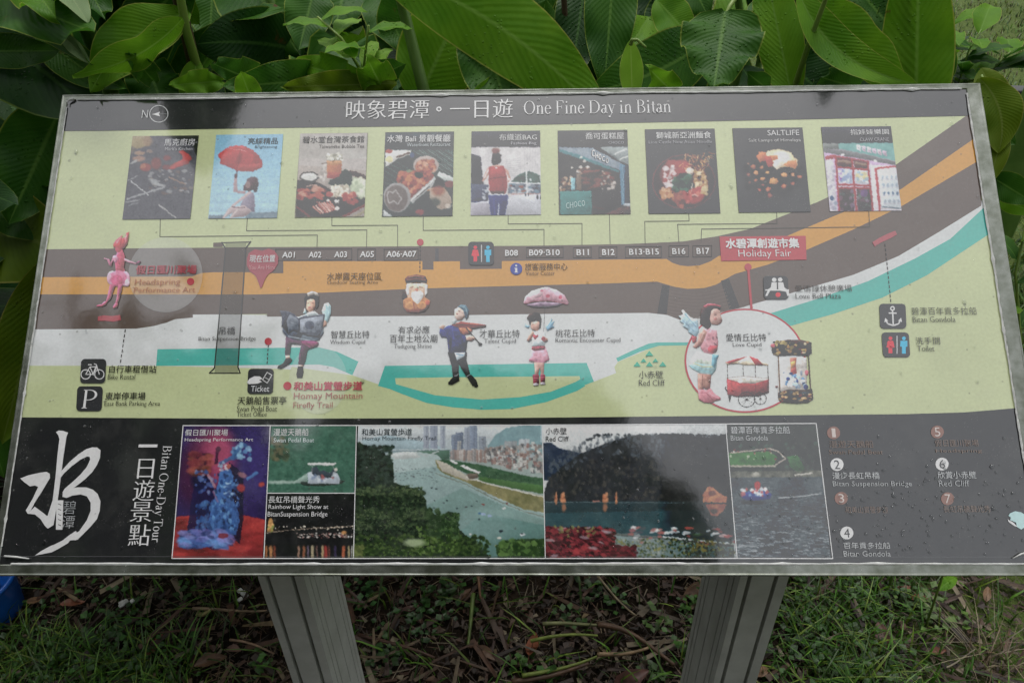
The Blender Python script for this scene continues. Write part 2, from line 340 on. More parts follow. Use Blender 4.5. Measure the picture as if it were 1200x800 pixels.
# ------------------------------------------------------------------ printing: flat ink, all in one laminated material
V_, E_ = .14, .55      # reflected veil and light that separate photographed tone from ink colour
def ink(h, v=None, k=1.0):
    v = V_ if v is None else v
    c = lin(hx(h) if isinstance(h, str) else h)
    return np.clip(np.maximum((c - v)/E_*k, c*.5), .012, .86)
def tess(pts):
    return [tuple(t) for t in tessellate_polygon([[Vector((x, y, 0)) for x, y in pts]])]
LIFT = .000008
class Ink(MB):
    def __init__(s, z, o=(0, 0), k=1.0, v=None): super().__init__(); s.z = z; s.o = o; s.k = k; s.v = v
    def M(s, p): return (s.o[0] + p[0]/s.k, s.o[1] + p[1]/s.k)
    def poly(s, pts, col, raw=False):
        s.z += LIFT
        P = [B(*s.M(p)) for p in pts]
        c = col if not isinstance(col, str) else ink(col, s.v)
        s.add([(x, y, s.z) for x, y in P], tess(P), c); return s
    def ell(s, cx, cy, rx, ry, col, n=28, rot=0, a0=0, a1=360):
        ca, sa = math.cos(R(rot)), math.sin(R(rot)); pts = []
        full = a1-a0 >= 360
        for i in range(n if full else n+1):
            a = R(a0 + (a1-a0)*i/n); x, y = rx*math.cos(a), ry*math.sin(a)
            pts.append((cx+x*ca-y*sa, cy+x*sa+y*ca))
        return s.poly(pts, col)
    def line(s, pts, w, col, closed=False):
        s.z += LIFT; c = col if not isinstance(col, str) else ink(col, s.v)
        pts = [s.M(p) for p in pts]
        if closed: pts = pts + [pts[0]]
        w = w/s.k/2
        for a, b in zip(pts[:-1], pts[1:]):
            dx, dy = b[0]-a[0], b[1]-a[1]; l = math.hypot(dx, dy) or 1; nx, ny = -dy/l*w, dx/l*w; ex_, ey_ = dx/l*w*.5, dy/l*w*.5
            q = [(a[0]-ex_+nx, a[1]-ey_+ny), (b[0]+ex_+nx, b[1]+ey_+ny), (b[0]+ex_-nx, b[1]+ey_-ny), (a[0]-ex_-nx, a[1]-ey_-ny)]
            s.add([(*B(*p), s.z) for p in q], [(0, 3, 2, 1)], c)
        return s
    def rrect(s, x0, y0, x1, y1, r, col, slant=0):
        pts = []
        for cx, cy, a in ((x1-r, y0+r, -90), (x1-r, y1-r, 0), (x0+r, y1-r, 90), (x0+r, y0+r, 180)):
            for i in range(6):
                t = R(a+18*i); px, py = cx+r*math.cos(t), cy+r*math.sin(t); pts.append((px + slant*(y1-py)/(y1-y0), py))
        return s.poly(pts, col)
    def done(s, name): return mesh(name, s.V, s.F, M_print, panel, cols=np.array(s.C))
def clip(sub, cl):                                   # Sutherland-Hodgman, cl convex
    area = sum(a[0]*b[1]-b[0]*a[1] for a, b in zip(cl, cl[1:]+cl[:1]))
    if area < 0: cl = cl[::-1]
    out = list(sub)
    for a, b in zip(cl, cl[1:]+cl[:1]):
        def ins(p): return (b[0]-a[0])*(p[1]-a[1]) - (b[1]-a[1])*(p[0]-a[0]) >= 0
        src, out = out, []
        for p, q in zip(src, src[1:]+src[:1]):
            if ins(p) != ins(q):
                d1 = (b[0]-a[0])*(p[1]-a[1]) - (b[1]-a[1])*(p[0]-a[0]); d2 = (b[0]-a[0])*(q[1]-a[1]) - (b[1]-a[1])*(q[0]-a[0])
                t = d1/(d1-d2); x = (p[0]+(q[0]-p[0])*t, p[1]+(q[1]-p[1])*t)
                out += [x, q] if ins(q) else [x]
            elif ins(q): out.append(q)
        if not out: return []
    return out

C_green = ink('#BBC1A2'); C_grey = ink('#7E7874', .13); C_or = ink('#C39E68'); C_teal = np.array((.11, .56, .48)); C_white = ink('#C8CACA')
C_dark = np.array((.024,.025,.027)); C_head = np.array((.030,.030,.032)); C_post = ink('#5E5C5C'); C_red = np.array((.56, .065, .085))
GRN = [(70, 100), (1160, 90), (1240, 700), (-30, 700)]
base = Ink(.0000)
def bb(x0, y0, x1, y1, col):      # exact sheet rectangle in sheet metres
    base.z += LIFT; base.add([(x0, y0, base.z), (x1, y0, base.z), (x1, y1, base.z), (x0, y1, base.z)], [(0, 1, 2, 3)], col)
bb(-hx_, -hy_, hx_, hy_, C_green)
yb = B(600, 489.5)[1]; yh = B(600, 147.5)[1]
def edge(px, py):                                    # keep a band end on the sheet edge
    u, v = B(px, py); return u, v
def bpoly(pts, col):
    base.z += LIFT; P = []
    for p in pts:
        u, v = B(*p); P.append((max(-hx_, min(hx_, u)), max(-hy_, min(hy_, v))))
    base.add([(x, y, base.z) for x, y in P], tess(P), col)
whitezone = [(30, 386), (175, 383), (226, 368), (420, 370), (620, 368), (760, 366), (800, 366), (880, 357), (925, 344), (1000, 322), (1053, 300), (1100, 272), (1160, 234), (1175, 262), (1113, 290), (1017, 345), (903, 390), (803, 404), (772, 404), (724, 424), (720, 430), (722, 437), (696, 447), (560, 470), (443, 450), (413, 439.5), (330, 432), (184, 428.5), (10, 428.5)]
bpoly(whitezone, C_white)
greyzone = [(20, 292.4), (300, 289.6), (620, 288), (735, 286), (800, 283), (840, 277), (880, 268), (925, 250), (960, 236), (1050, 193), (1155, 133), (1180, 225), (1150, 241), (1100, 272), (1053, 300), (1000, 322), (925, 344), (880, 357), (867, 361), (800, 376), (782, 369), (760, 366.5), (620, 368), (500, 370), (420, 370.5), (313, 371), (313, 368), (226, 368.5), (226, 372), (205, 374), (195, 378), (180, 382), (160, 385), (20, 386)]
bpoly(greyzone, C_grey)
orzone = [(20, 325), (225, 324), (236, 320), (250, 319), (295, 319), (318, 320), (332, 320), (332, 306), (495, 306), (495, 316), (508, 316), (508, 306.5), (539, 306), (539, 315.5), (588, 315), (588, 306), (690, 304.5), (781, 303.4), (788, 308), (797, 311), (806, 312), (820, 311), (833, 306), (842, 300), (870, 294), (905, 284), (944.6, 267), (990, 248), (1056, 221.6), (1160, 163), (1170, 177), (1144, 190), (1056, 242), (1000, 269), (944.6, 293), (900, 310), (861, 321), (839, 333.6), (825, 337.5), (806, 338.5), (790, 336), (770, 330), (700, 332.5), (600, 335), (492, 338), (382, 342.7), (300, 345), (20, 345)]
bpoly(orzone, C_or)
teal1 = [(184.5, 409), (360, 407), (374, 407), (395, 412), (420, 423.5), (413, 439.5), (391, 430), (374, 427), (330, 427.5), (183, 428.6)]
bpoly(teal1, C_teal)
bpoly([(451, 428.5), (687.4, 425), (696, 447), (677, 454), (560, 476), (470, 459), (443, 452)], C_teal)
bpoly([(463, 443), (520, 442), (679, 440.5), (680, 444), (675, 447), (650, 458), (610, 465), (565, 468), (510, 463), (464, 450)], C_green)
bpoly([(460, 449), (475, 455), (510, 464), (540, 468), (565, 469), (600, 468), (640, 461), (678, 446), (686, 452), (676, 458), (640, 471), (600, 479), (565, 480), (530, 477), (500, 472), (470, 461), (453, 454)], C_teal)
bpoly([(722, 419.5), (740, 411), (760, 402.5), (770, 401), (812, 401), (812, 404.5), (772, 405), (750, 412), (724, 423.5)], C_teal)
bpoly([(860, 383), (903, 367), (962.5, 348.7), (1017, 329.5), (1072, 303), (1113.6, 280), (1175, 243), (1180, 262), (1158, 275), (1086, 322.6), (1034, 348.7), (976, 368), (926.7, 381.7), (870, 392)], C_teal)
# amphitheatre steps
bpoly([(776, 333.6), (784.7, 335), (781.4, 368), (770, 367.4)], C_post); bpoly([(844.7, 329), (854, 326), (867, 360), (855, 363)], C_post)
for k in range(8):
    y = 341+k*3.9
    xl, xr = 784.5-k*.45, 849+k*1.5
    base.line([(xl+(xr-xl)*t/8, y+5.2*math.sin(math.pi*t/8)-t*.25) for t in range(9)], .9, C_grey*1.22+.01)
bpoly([(250, 284.5), (261, 284), (261, 289.5), (250, 289.5)], C_grey)
bpoly([(510, 291), (514, 291), (514, 306), (510, 306)], ink('#716E72'))
bpoly([(298, 320), (332, 320), (332, 306), (320, 303), (298, 304)], C_grey)
def mixc(a, b, t): return np.asarray(a)*(1-t) + np.asarray(b)*t
def overlay(shape, col, t, zones):
    for z, c in zones:
        q = clip(z, shape)
        if len(q) > 2: bpoly(q, mixc(c, col, t))
zones = [([(30, 150), (600, 147), (600, 292), (30, 292.4)], C_green), (whitezone, C_white), ([(10, 428.5), (184, 428.5), (330, 428), (413, 439.5), (440, 450), (440, 489), (0, 489)], C_green), (greyzone, C_grey), (orzone, C_or), (teal1, C_teal)]
circ = lambda cx, cy, rx, ry, n=40: [(cx+rx*math.cos(2*math.pi*i/n), cy+ry*math.sin(2*math.pi*i/n)) for i in range(n)]
overlay(circ(194, 322, 43.5, 44), C_white*.85, .28, zones)
overlay(circ(373, 445, 34, 40), C_white*.9, .22, zones)
bridge = [(260, 284), (294, 283), (288, 291), (279, 430), (281, 437), (245.5, 437), (251.5, 431), (264.5, 291.5)]
overlay([(264.5, 284), (288.5, 284), (279, 437), (251.5, 437)], ink('#4C4A40'), .5, zones)
base.line([(260, 284), (264.5, 291.5), (251.5, 431), (245.5, 437)], 1.5, ink('#5A5A58')).line([(294, 283), (288, 291), (279, 430), (281.5, 437)], 1.5, ink('#5A5A58'))
base.line([(260, 284.5), (294, 283.5)], 1.2, ink('#5A5A58')).line([(245.5, 437), (281.5, 437)], 1.2, ink('#5A5A58'))
# header and footer
bpoly([(60, 90), (1200, 80), (1160, 134.5), (1132, 136), (900, 141), (620, 146.5), (300, 150.5), (120, 153.5), (60, 154)], C_head)
bpoly([(-40, 489), (300, 490.5), (600, 489.5), (900, 486.5), (1060, 485), (1130, 483), (1200, 478), (1300, 478), (1300, 720), (-40, 720)], C_dark)
base.done('printed_map')

# ---- callout lines, dashes, boxes: each its own piece of ink
cl = ink('#77746A')
def one(name, z=.0004, **k):
    q = Ink(z, **k); return q
for p in ([(188, 257), (187.5, 277.5), (372, 275.5), (371.5, 291)], [(290, 256), (289, 270.5), (430, 269.5), (429.5, 291)], [(389, 254.5), (389, 264.5), (466, 264), (466, 290)],
          [(496, 254), (496, 270), (637.5, 269), (637.5, 288)], [(595.5, 252), (595.5, 262.5), (682, 262), (682, 287)], [(714, 251), (715, 286)],
          [(807, 250), (807.5, 259), (755.5, 259.5), (756, 286)], [(910, 248), (910.5, 262), (794, 263), (795.5, 284)], [(1018, 248), (1019, 266), (822, 268.5), (821.5, 284)]):
    Ink(.0004).line(p, .75, cl).done('callout_line')
for b_ in ((323, 292, 412, 305), (419, 292, 440, 305), (450, 292, 490, 305), (617, 290, 660, 302), (672, 290, 693, 302), (702, 289.5, 723, 302), (733, 289, 775, 302), (784, 288, 807, 301), (812, 288, 834, 301)):
    Ink(.00045).line([(b_[0], b_[1]), (b_[2], b_[1]-.4), (b_[2], b_[3]-.4), (b_[0], b_[3])], .8, ink('#676360'), True).done('stall_outline')
def dash(a, b, n, w=1.1, c='#55524F'):
    q = Ink(.0004)
    for i in range(n):
        t0, t1 = i/n, (i+.55)/n
        q.line([(a[0]+(b[0]-a[0])*t0, a[1]+(b[1]-a[1])*t0), (a[0]+(b[0]-a[0])*t1, a[1]+(b[1]-a[1])*t1)], w, c)
    q.done('dashed_line')['kind'] = 'stuff'
dash((492.5, 288), (492, 321), 7); dash((314.5, 404), (313, 428), 5); dash((147, 386), (141, 427), 7); dash((1037, 286), (1044, 356), 13)
for x, y, r in ((492.5, 284, 4), (314.5, 400, 4.3), (337, 452, 4.8), (223.5, 330, 4.3)): Ink(.0005).ell(x, y, r, r, C_red).done('red_marker_dot')
ln = Ink(.0004); ln.ell(873, 422.5, 71, 61, C_red, 60).ell(873, 422.5, 68.8, 59, C_white, 60); ln.done('fair_ring')
ln = Ink(.0005); ln.line([(876.5, 312), (880.5, 361)], 2.8, C_red).ell(876.5, 313, 4.2, 4.2, C_red); ln.done('fair_pin')
ln = Ink(.0006); ln.poly([(843, 277.5), (944, 276.5), (945, 304.5), (845, 306)], C_red); ln.done('fair_name_plate')
for pts_, c_ in (([(115, 371), (122, 369.5), (131, 370.3), (141, 369), (142, 375), (133, 377), (123, 375.8), (115, 376)], np.array((.52,.10,.12))), ([(1022, 284), (1030, 279), (1040, 274), (1049, 270.5), (1051, 275), (1043, 279.5), (1033, 284), (1025, 289)], np.array((.50,.11,.13)))):
    Ink(.0005).poly(pts_, c_).done('worn_red_patch')
ht = Ink(.0007)
ht.poly([(289.5,303),(292,296.5),(299,292.3),(307.5,294),(315,291.5),(322,294),(326.5,301),(326,309),(321,317),(314,322),(311,327),(307,337),(305,337),(302,328),(299.5,323),(293,318),(289.5,311)], np.array((.44,.075,.10))); ht.done('heart_marker')

# ------------------------------------------------------------------ lettering
def text_mesh(s, bold=0.0, contrast=0.0):
    c = bpy.data.curves.new('t', 'FONT'); c.body = s; c.offset = min(bold, 0); c.resolution_u = 2
    o = bpy.data.objects.new('t', c); COL.objects.link(o)
    dg = bpy.context.evaluated_depsgraph_get(); dg.update()
    m = bpy.data.meshes.new_from_object(o.evaluated_get(dg))
    n = len(m.vertices); V = np.empty(n*3); m.vertices.foreach_get('co', V); V = V.reshape(-1, 3)[:, :2].copy()
    Fc = [tuple(p.vertices) for p in m.polygons]
    if contrast:                                     # thin the horizontals as a Ming / roman face does
        cnt = {}
        for f in Fc:
            for a, b in zip(f, f[1:]+f[:1]): cnt[(a, b)] = cnt.get((a, b), 0)+1
        nrm = np.zeros((n, 2))
        # orient faces counter-clockwise
        for (a, b) in list(cnt):
            if (b, a) not in cnt:
                e = V[b]-V[a]; l = np.hypot(*e) or 1; q = np.array([e[1], -e[0]])/l; nrm[a] += q; nrm[b] += q
        ar = 0
        for f in Fc[:50]:
            p = V[list(f)]; ar += sum(p[i][0]*p[(i+1) % len(p)][1]-p[(i+1) % len(p)][0]*p[i][1] for i in range(len(p)))
        if ar < 0: nrm = -nrm
        l = np.hypot(nrm[:, 0], nrm[:, 1]); l[l == 0] = 1; nrm /= l[:, None]
        V[:, 1] -= np.sign(nrm[:, 1])*np.minimum(np.abs(nrm[:, 1])*1.3, 1)*contrast
    bpy.data.objects.remove(o); bpy.data.meshes.remove(m); bpy.data.curves.remove(c)
    if bold > 0:
        VV, FF = [], []
        for k, (dx, dy) in enumerate(((-1, -1), (1, -1), (-1, 1), (1, 1), (0, 0))):
            VV.append(V+np.array([dx, dy])*bold*.8); FF += [tuple(i+k*n for i in f) for f in Fc]
        V, Fc = np.concatenate(VV), FF
    return V, Fc
TC = {}
def T(s, x0, y0, x1, y1, col, bold=0.0, contrast=0.0, z=.0012, v=None, name='lettering', rot=0, target=None):
    key = (s, bold, contrast)
    if key not in TC: TC[key] = text_mesh(s, bold, contrast)
    V, Fc = TC[key]; lo, hi = V.min(0), V.max(0)
    ym = (y0+y1)/2; a = B(x0, ym); b = B(x1, ym); t = B((x0+x1)/2, y0)[1]; d = B((x0+x1)/2, y1)[1]
    P = np.zeros((len(V), 3)); n = (V-lo)/np.maximum(hi-lo, 1e-6)
    if rot: # reading downwards
        ax = B((x0+x1)/2, y0); bx = B((x0+x1)/2, y1); l = B(x0, ym)[0]; r = B(x1, ym)[0]
        P[:, 1] = ax[1] + (bx[1]-ax[1])*n[:, 0]; P[:, 0] = l + (r-l)*n[:, 1]
    else:
        P[:, 0] = a[0] + (b[0]-a[0])*n[:, 0]; P[:, 1] = d + (t-d)*n[:, 1] + (b[1]-a[1])*(n[:, 0]-.5)*.0
    P[:, 2] = z
    if bold > 0 and not s.startswith('serif'): P[:, 2] += np.arange(len(V))//(len(V)//5)*.000006
    c = ink(col, v) if isinstance(col, str) else col
    if target is not None: target.add(P, Fc, c); return
    return mesh(name, P, Fc, M_print, panel, cols=np.tile(c, (len(P), 1)))
# ------------------------------------------------------------------ printed photographs, painted with numpy onto fine grids
def vnoise(h, w, cell, seed, oct_=4):
    g = np.random.default_rng(seed); out = np.zeros((h, w)); amp = 1; tot = 0
    for o in range(oct_):
        c = max(cell/2**o, 1.0); gh, gw = int(h/c)+3, int(w/c)+3; a = g.random((gh, gw))
        y = np.arange(h)/c; x = np.arange(w)/c; yi = y.astype(int); xi = x.astype(int); fy = (y-yi)[:, None]; fx = (x-xi)[None]
        fy = fy*fy*(3-2*fy); fx = fx*fx*(3-2*fx)
        v = a[yi][:, xi]*(1-fy)*(1-fx)+a[yi+1][:, xi]*fy*(1-fx)+a[yi][:, xi+1]*(1-fy)*fx+a[yi+1][:, xi+1]*fy*fx
        out += v*amp; tot += amp; amp *= .55
    return out/tot
def blur(m, r):
    r = max(int(r), 1); k = 2*r+1
    for ax in (0, 1):
        p = np.pad(m, [(r+1, r) if i == ax else (0, 0) for i in range(2)], mode='edge'); cs = np.cumsum(p, ax)
        m = (np.take(cs, range(k, cs.shape[ax]), ax)-np.take(cs, range(0, cs.shape[ax]-k), ax))/k
    return m
def relief(m, r, amt):
    h = blur(blur(m, r), r); gy, gx = np.gradient(h); return 1+np.clip((gy*.9+gx*.5)*r*amt, -.45, .45)
class Cv:
    def __init__(s, o, k, quad, fill, res=1.6, seed=1):
        s.o, s.k, s.res = o, k, res
        U = [B(*p) for p in quad]
        s.u0 = (U[0][0]+U[3][0])/2; s.u1 = (U[1][0]+U[2][0])/2; s.v1 = (U[0][1]+U[1][1])/2; s.v0 = (U[2][1]+U[3][1])/2
        s.x0 = min(p[0] for p in quad)-4; s.y0 = min(p[1] for p in quad)-4; x1 = max(p[0] for p in quad)+4; y1 = max(p[1] for p in quad)+4
        s.w = int((x1-s.x0)*res); s.h = int((y1-s.y0)*res)
        s.im = np.tile(hx(fill), (s.h, s.w, 1)).astype(float); s.al = np.zeros((s.h, s.w)); s.shade = .28; s.seed = seed; s.rng = np.random.default_rng(seed)
    def P(s, p): return ((s.o[0]+p[0]/s.k-s.x0)*s.res, (s.o[1]+p[1]/s.k-s.y0)*s.res)
    def n(s, cell, o=4): s.seed += 1; return vnoise(s.h, s.w, cell, s.seed, o)
    def blend(s, m, col, ys=slice(None), xs=slice(None)):
        c = hx(col) if isinstance(col, str) else col
        s.im[ys, xs] = s.im[ys, xs]*(1-m[..., None]) + c*m[..., None]
    def poly(s, pts, col, a=1.0, tex=None):
        q = np.array([s.P(p) for p in pts]); xa, ya = np.floor(q.min(0)).astype(int)-1; xb, yb = np.ceil(q.max(0)).astype(int)+2
        xa, ya = max(xa, 0), max(ya, 0); xb, yb = min(xb, s.w), min(yb, s.h)
        if xb <= xa or yb <= ya: return s
        m = np.zeros((yb-ya, xb-xa))
        for oy in (-.25, .25):
            for ox in (-.25, .25):
                Y, X = np.mgrid[ya:yb, xa:xb].astype(float); Y += oy; X += ox; ins = np.zeros(m.shape, bool)
                for (ax, ay), (bx, by) in zip(q, np.roll(q, -1, 0)):
                    if ay == by: continue
                    c = (ay > Y) != (by > Y); ins ^= c & (X < (bx-ax)*(Y-ay)/(by-ay)+ax)
                m += ins*.25
        if tex is not None:
            t = s.n(tex[0]*s.res)[ya:yb, xa:xb]; c0 = hx(col); c1 = hx(tex[1]); t = np.clip((t-.5)*tex[2]+.5, 0, 1)[..., None]
            cc = c0*(1-t)+c1*t; mm = (m*a)[..., None]; s.im[ya:yb, xa:xb] = s.im[ya:yb, xa:xb]*(1-mm)+cc*mm
        elif m.size > 150 and s.shade:
            c = hx(col) if isinstance(col, str) else np.asarray(col); sh = relief(m, min(m.shape)*.16+1, s.shade)*(1+(s.rng.random(m.shape)-.5)*.10)
            mm = (m*a)[..., None]; s.im[ya:yb, xa:xb] = s.im[ya:yb, xa:xb]*(1-mm)+np.clip(c*sh[..., None], 0, 1)*mm
        else: s.blend(m*a, col, slice(ya, yb), slice(xa, xb))
        s.al[ya:yb, xa:xb] = np.maximum(s.al[ya:yb, xa:xb], m)
        return s
    def ell(s, cx, cy, rx, ry, col, a=1.0, soft=.12, rot=0):
        x, y = s.P((cx, cy)); rx *= s.res/s.k; ry *= s.res/s.k; r = max(rx, ry)*(1+soft)+2
        xa, xb = max(int(x-r), 0), min(int(x+r)+2, s.w); ya, yb = max(int(y-r), 0), min(int(y+r)+2, s.h)
        if xb <= xa or yb <= ya: return s
        Y, X = np.mgrid[ya:yb, xa:xb].astype(float); X -= x; Y -= y; c, d = math.cos(R(rot)), math.sin(R(rot))
        u = (X*c+Y*d)/max(rx, .3); v = (-X*d+Y*c)/max(ry, .3); q = np.sqrt(u*u+v*v); sf = max(soft, .7/max(min(rx, ry), .5))
        m = np.clip((1+sf/2-q)/sf, 0, 1); s.al[ya:yb, xa:xb] = np.maximum(s.al[ya:yb, xa:xb], m)
        cc = (hx(col) if isinstance(col, str) else np.asarray(col))*np.clip(1-.17*s.shade*(Y*.8+X*.45)/r, .6, 1.4)[..., None]; mm = (m*a)[..., None]
        s.im[ya:yb, xa:xb] = s.im[ya:yb, xa:xb]*(1-mm)+np.clip(cc, 0, 1)*mm; return s
    def line(s, pts, w, col, a=1.0):
        for p, q in zip(pts[:-1], pts[1:]):
            dx, dy = q[0]-p[0], q[1]-p[1]; l = math.hypot(dx, dy) or 1; nx, ny = -dy/l*w/2, dx/l*w/2
            s.poly([(p[0]+nx, p[1]+ny), (q[0]+nx, q[1]+ny), (q[0]-nx, q[1]-ny), (p[0]-nx, p[1]-ny)], col, a)
        return s
    def spots(s, n_, box, cols, r, a=1.0, asp=1.0, rot=0):
        for i in range(n_):
            x = s.rng.uniform(box[0], box[2]); y = s.rng.uniform(box[1], box[3]); q = s.rng.uniform(r[0], r[1])
            s.ell(x, y, q*asp, q, cols[s.rng.integers(len(cols))], a, .4, rot+s.rng.uniform(-20, 20))
        return s
    def grain(s, amt=.03, cell=1.4):
        t = s.n(cell*s.res, 2)-.5; t2 = s.n(7*s.res, 3)-.5; t3 = s.n(2.6*s.res, 2)-.5
        # break up outlines a little, as a halftoned photograph does
        wy = s.n(2.2*s.res, 2)-.5; wx = s.n(2.2*s.res, 2)-.5; Y, X = np.mgrid[0:s.h, 0:s.w]; A = .6*s.res
        s.im = s.im[np.clip((Y+wy*A).astype(int), 0, s.h-1), np.clip((X+wx*A).astype(int), 0, s.w-1)]
        b_ = np.stack([blur(s.im[..., q], 1) for q in range(3)], -1); s.im = s.im*.8+b_*.2
        s.im *= (1+t*amt*3+t2*amt*2.5+t3*amt*2)[..., None]; return s
    def done(s, v, vgrad=None, k=1.0, z=.0007, name='printed_photo', cut=False, mul=1.5):
        nu = int(abs(s.u1-s.u0)*950*mul); nv = int(abs(s.v1-s.v0)*870*mul)
        u = np.linspace(s.u0, s.u1, nu+1); vv = np.linspace(s.v1, s.v0, nv+1); Ug, Vg = np.meshgrid(u, vv)
        px, py = Bnp(Ug.ravel(), Vg.ravel())
        fx = np.clip((px-s.x0)*s.res, 0, s.w-1.01); fy = np.clip((py-s.y0)*s.res, 0, s.h-1.01); xi = fx.astype(int); yi = fy.astype(int); a = (fx-xi)[:, None]; b = (fy-yi)[:, None]
        c = s.im[yi, xi]*(1-a)*(1-b)+s.im[yi, xi+1]*a*(1-b)+s.im[yi+1, xi]*(1-a)*b+s.im[yi+1, xi+1]*a*b
        veil = v if vgrad is None else (v+(vgrad[0]-v)*np.clip((px-vgrad[1])/(vgrad[2]-vgrad[1]), 0, 1))[:, None]
        l_ = lin(np.clip(c, 0, 1)); c = np.maximum((l_-veil)/E_*k, l_*.3); c = c*.78 + c.mean(1, keepdims=True)*.22; c = np.clip(c, 0, .86)+.012
        n = (nu+1)*(nv+1); co_ = np.empty((n, 3), np.float32); co_[:, 0] = Ug.ravel(); co_[:, 1] = Vg.ravel(); co_[:, 2] = z
        m = bpy.data.meshes.new(name); i = np.arange(nv)[:, None]*(nu+1)+np.arange(nu)[None]
        q = np.stack([i, i+nu+1, i+nu+2, i+1], -1).reshape(-1, 4).astype(np.int32)
        if cut:
            keep = s.al[yi, xi] > .45; q = q[keep[q].sum(1) >= 3]; us, inv = np.unique(q, return_inverse=True); q = inv.reshape(-1, 4).astype(np.int32); co_ = co_[us]; c = c[us]; n = len(us)
        m.vertices.add(n); m.vertices.foreach_set('co', co_.ravel()); m.loops.add(q.size); m.loops.foreach_set('vertex_index', q.ravel())
        m.polygons.add(len(q)); m.polygons.foreach_set('loop_start', np.arange(0, q.size, 4, dtype=np.int32)); m.update(calc_edges=True)
        if cut: pass
        at_ = m.color_attributes.new('Col', 'FLOAT_COLOR', 'POINT'); cc = np.ones((n, 4), np.float32); cc[:, :3] = c; at_.data.foreach_set('color', cc.ravel())
        m.materials.append(M_print); o = bpy.data.objects.new(name, m); COL.objects.link(o); o.parent = panel; return o

# a small roman face drawn as strokes, for the larger English lettering
TK, TN = .082, .026
def _ring(cx, cy, rx, ry, a0=0, a1=360, n=28, tk=TK, tn=TN):
    V = []
    for i in range(n+1):
        a = R(a0+(a1-a0)*i/n); V += [(cx+rx*math.cos(a), cy+ry*math.sin(a)), (cx+(rx-tk)*math.cos(a), cy+(ry-tn)*math.sin(a))]
    return [[V[2*i], V[2*i+2], V[2*i+3], V[2*i+1]] for i in range(n)]
def _bar(x0, y0, x1, y1): return [[(x0, y0), (x1, y0), (x1, y1), (x0, y1)]]
def _stem(x, y0, y1, top=1, bot=1, t=TK):
    q = _bar(x, y0, x+t, y1)
    if bot: q += [[(x-.055, y0), (x+t+.055, y0), (x+t+.05, y0+.016), (x+t, y0+.035), (x, y0+.035), (x-.05, y0+.016)]]
    if top == 1: q += [[(x-.055, y1), (x-.05, y1-.016), (x, y1-.035), (x+t, y1-.035), (x+t+.05, y1-.016), (x+t+.055, y1)]]
    if top == 2: q += [[(x-.06, y1-.045), (x+t*.6, y1-.06), (x+t, y1+.012)]]
    return q
def _diag(a, b, t): return [[(a[0], a[1]), (a[0]+t, a[1]), (b[0]+t, b[1]), (b[0], b[1])]]
GL = {
 'O': (_ring(.36, .335, .34, .35), .74), 'o': (_ring(.225, .225, .205, .235), .46),
 'D': (_stem(.08, 0, .67)+_bar(.16, .644, .3, .67)+_bar(.16, 0, .3, .026)+_ring(.28, .335, .39, .335, -90, 90), .72),
 'F': (_stem(.08, 0, .67)+_bar(.16, .644, .5, .67)+[[(.5, .67), (.485, .53), (.465, .53), (.44, .65)]]+_bar(.16, .335, .38, .361)+_bar(.365, .27, .385, .42), .55),
 'B': (_stem(.08, 0, .67)+_bar(.16, .644, .26, .67)+_bar(.16, 0, .28, .026)+_bar(.16, .345, .28, .371)+_ring(.25, .508, .235, .163, -90, 90)+_ring(.27, .185, .275, .186, -90, 90), .60),
 'T': (_stem(.27, 0, .66, 0)+_bar(.03, .64, .60, .668)+[[(.03, .668), (.02, .52), (.04, .52), (.08, .645)], [(.60, .668), (.61, .52), (.59, .52), (.55, .645)]], .62),
 'P': (_stem(.08, 0, .67)+_bar(.16, .644, .26, .67)+_bar(.16, .29, .26, .316)+_ring(.24, .48, .28, .19, -90, 90), .56),
 'i': (_stem(.09, 0, .44, 2)+_ring(.13, .60, .048, .05, tk=.047, tn=.049), .27),
 'n': (_stem(.09, 0, .44, 2)+_stem(.36, 0, .29, 0)+_ring(.285, .28, .158, .17, 0, 150), .54),
 'u': (_stem(.08, .17, .44, 2, 0)+_stem(.33, .02, .44, 2, 0)+_ring(.235, .17, .155, .18, 180, 330)+[[(.40, .03), (.47, .03), (.47, .05), (.40, .08)]], .50),
 'r': (_stem(.09, 0, .44, 2)+_ring(.27, .30, .12, .15, 60, 160)+_ring(.33, .40, .045, .045, tk=.044, tn=.044), .38),
 'e': (_ring(.215, .225, .2, .235, 10, 325)+_bar(.07, .25, .40, .274), .44),
 'a': (_ring(.18, .12, .15, .13)+_stem(.27, .03, .32, 0, 0)+_ring(.22, .33, .132, .125, 0, 165)+[[(.33, .03), (.42, .01), (.42, .035), (.35, .07)]], .43),
 'y': (_diag((.04, .44), (.225, .0), .085)+_diag((.40, .44), (.13, -.2), .026)+_bar(0, .425, .17, .442)+_bar(.32, .425, .48, .442)+_ring(.10, -.17, .05, .045, tk=.049, tn=.044), .47),
 't': (_bar(.12, .06, .20, .57)+_bar(.03, .415, .29, .44)+_ring(.235, .10, .115, .11, 180, 300), .31),
 '-': (_bar(.04, .2, .26, .235), .30), ' ': ([], .24),
}
def serif(s, x0, y0, x1, y1, col, z=.0012, rot=0, name='lettering', v=None):
    V, Fc, x = [], [], 0
    for ch in s:
        q, adv = GL[ch]
        for p in q:
            b = len(V); V += [(x+a, c) for a, c in p]; Fc.append(tuple(range(b, b+len(p))))
        x += adv
    TC[('serif'+s, 0, 0)] = (np.array(V), Fc)
    return T('serif'+s, x0, y0, x1, y1, col, z=z, rot=rot, name=name, v=v)

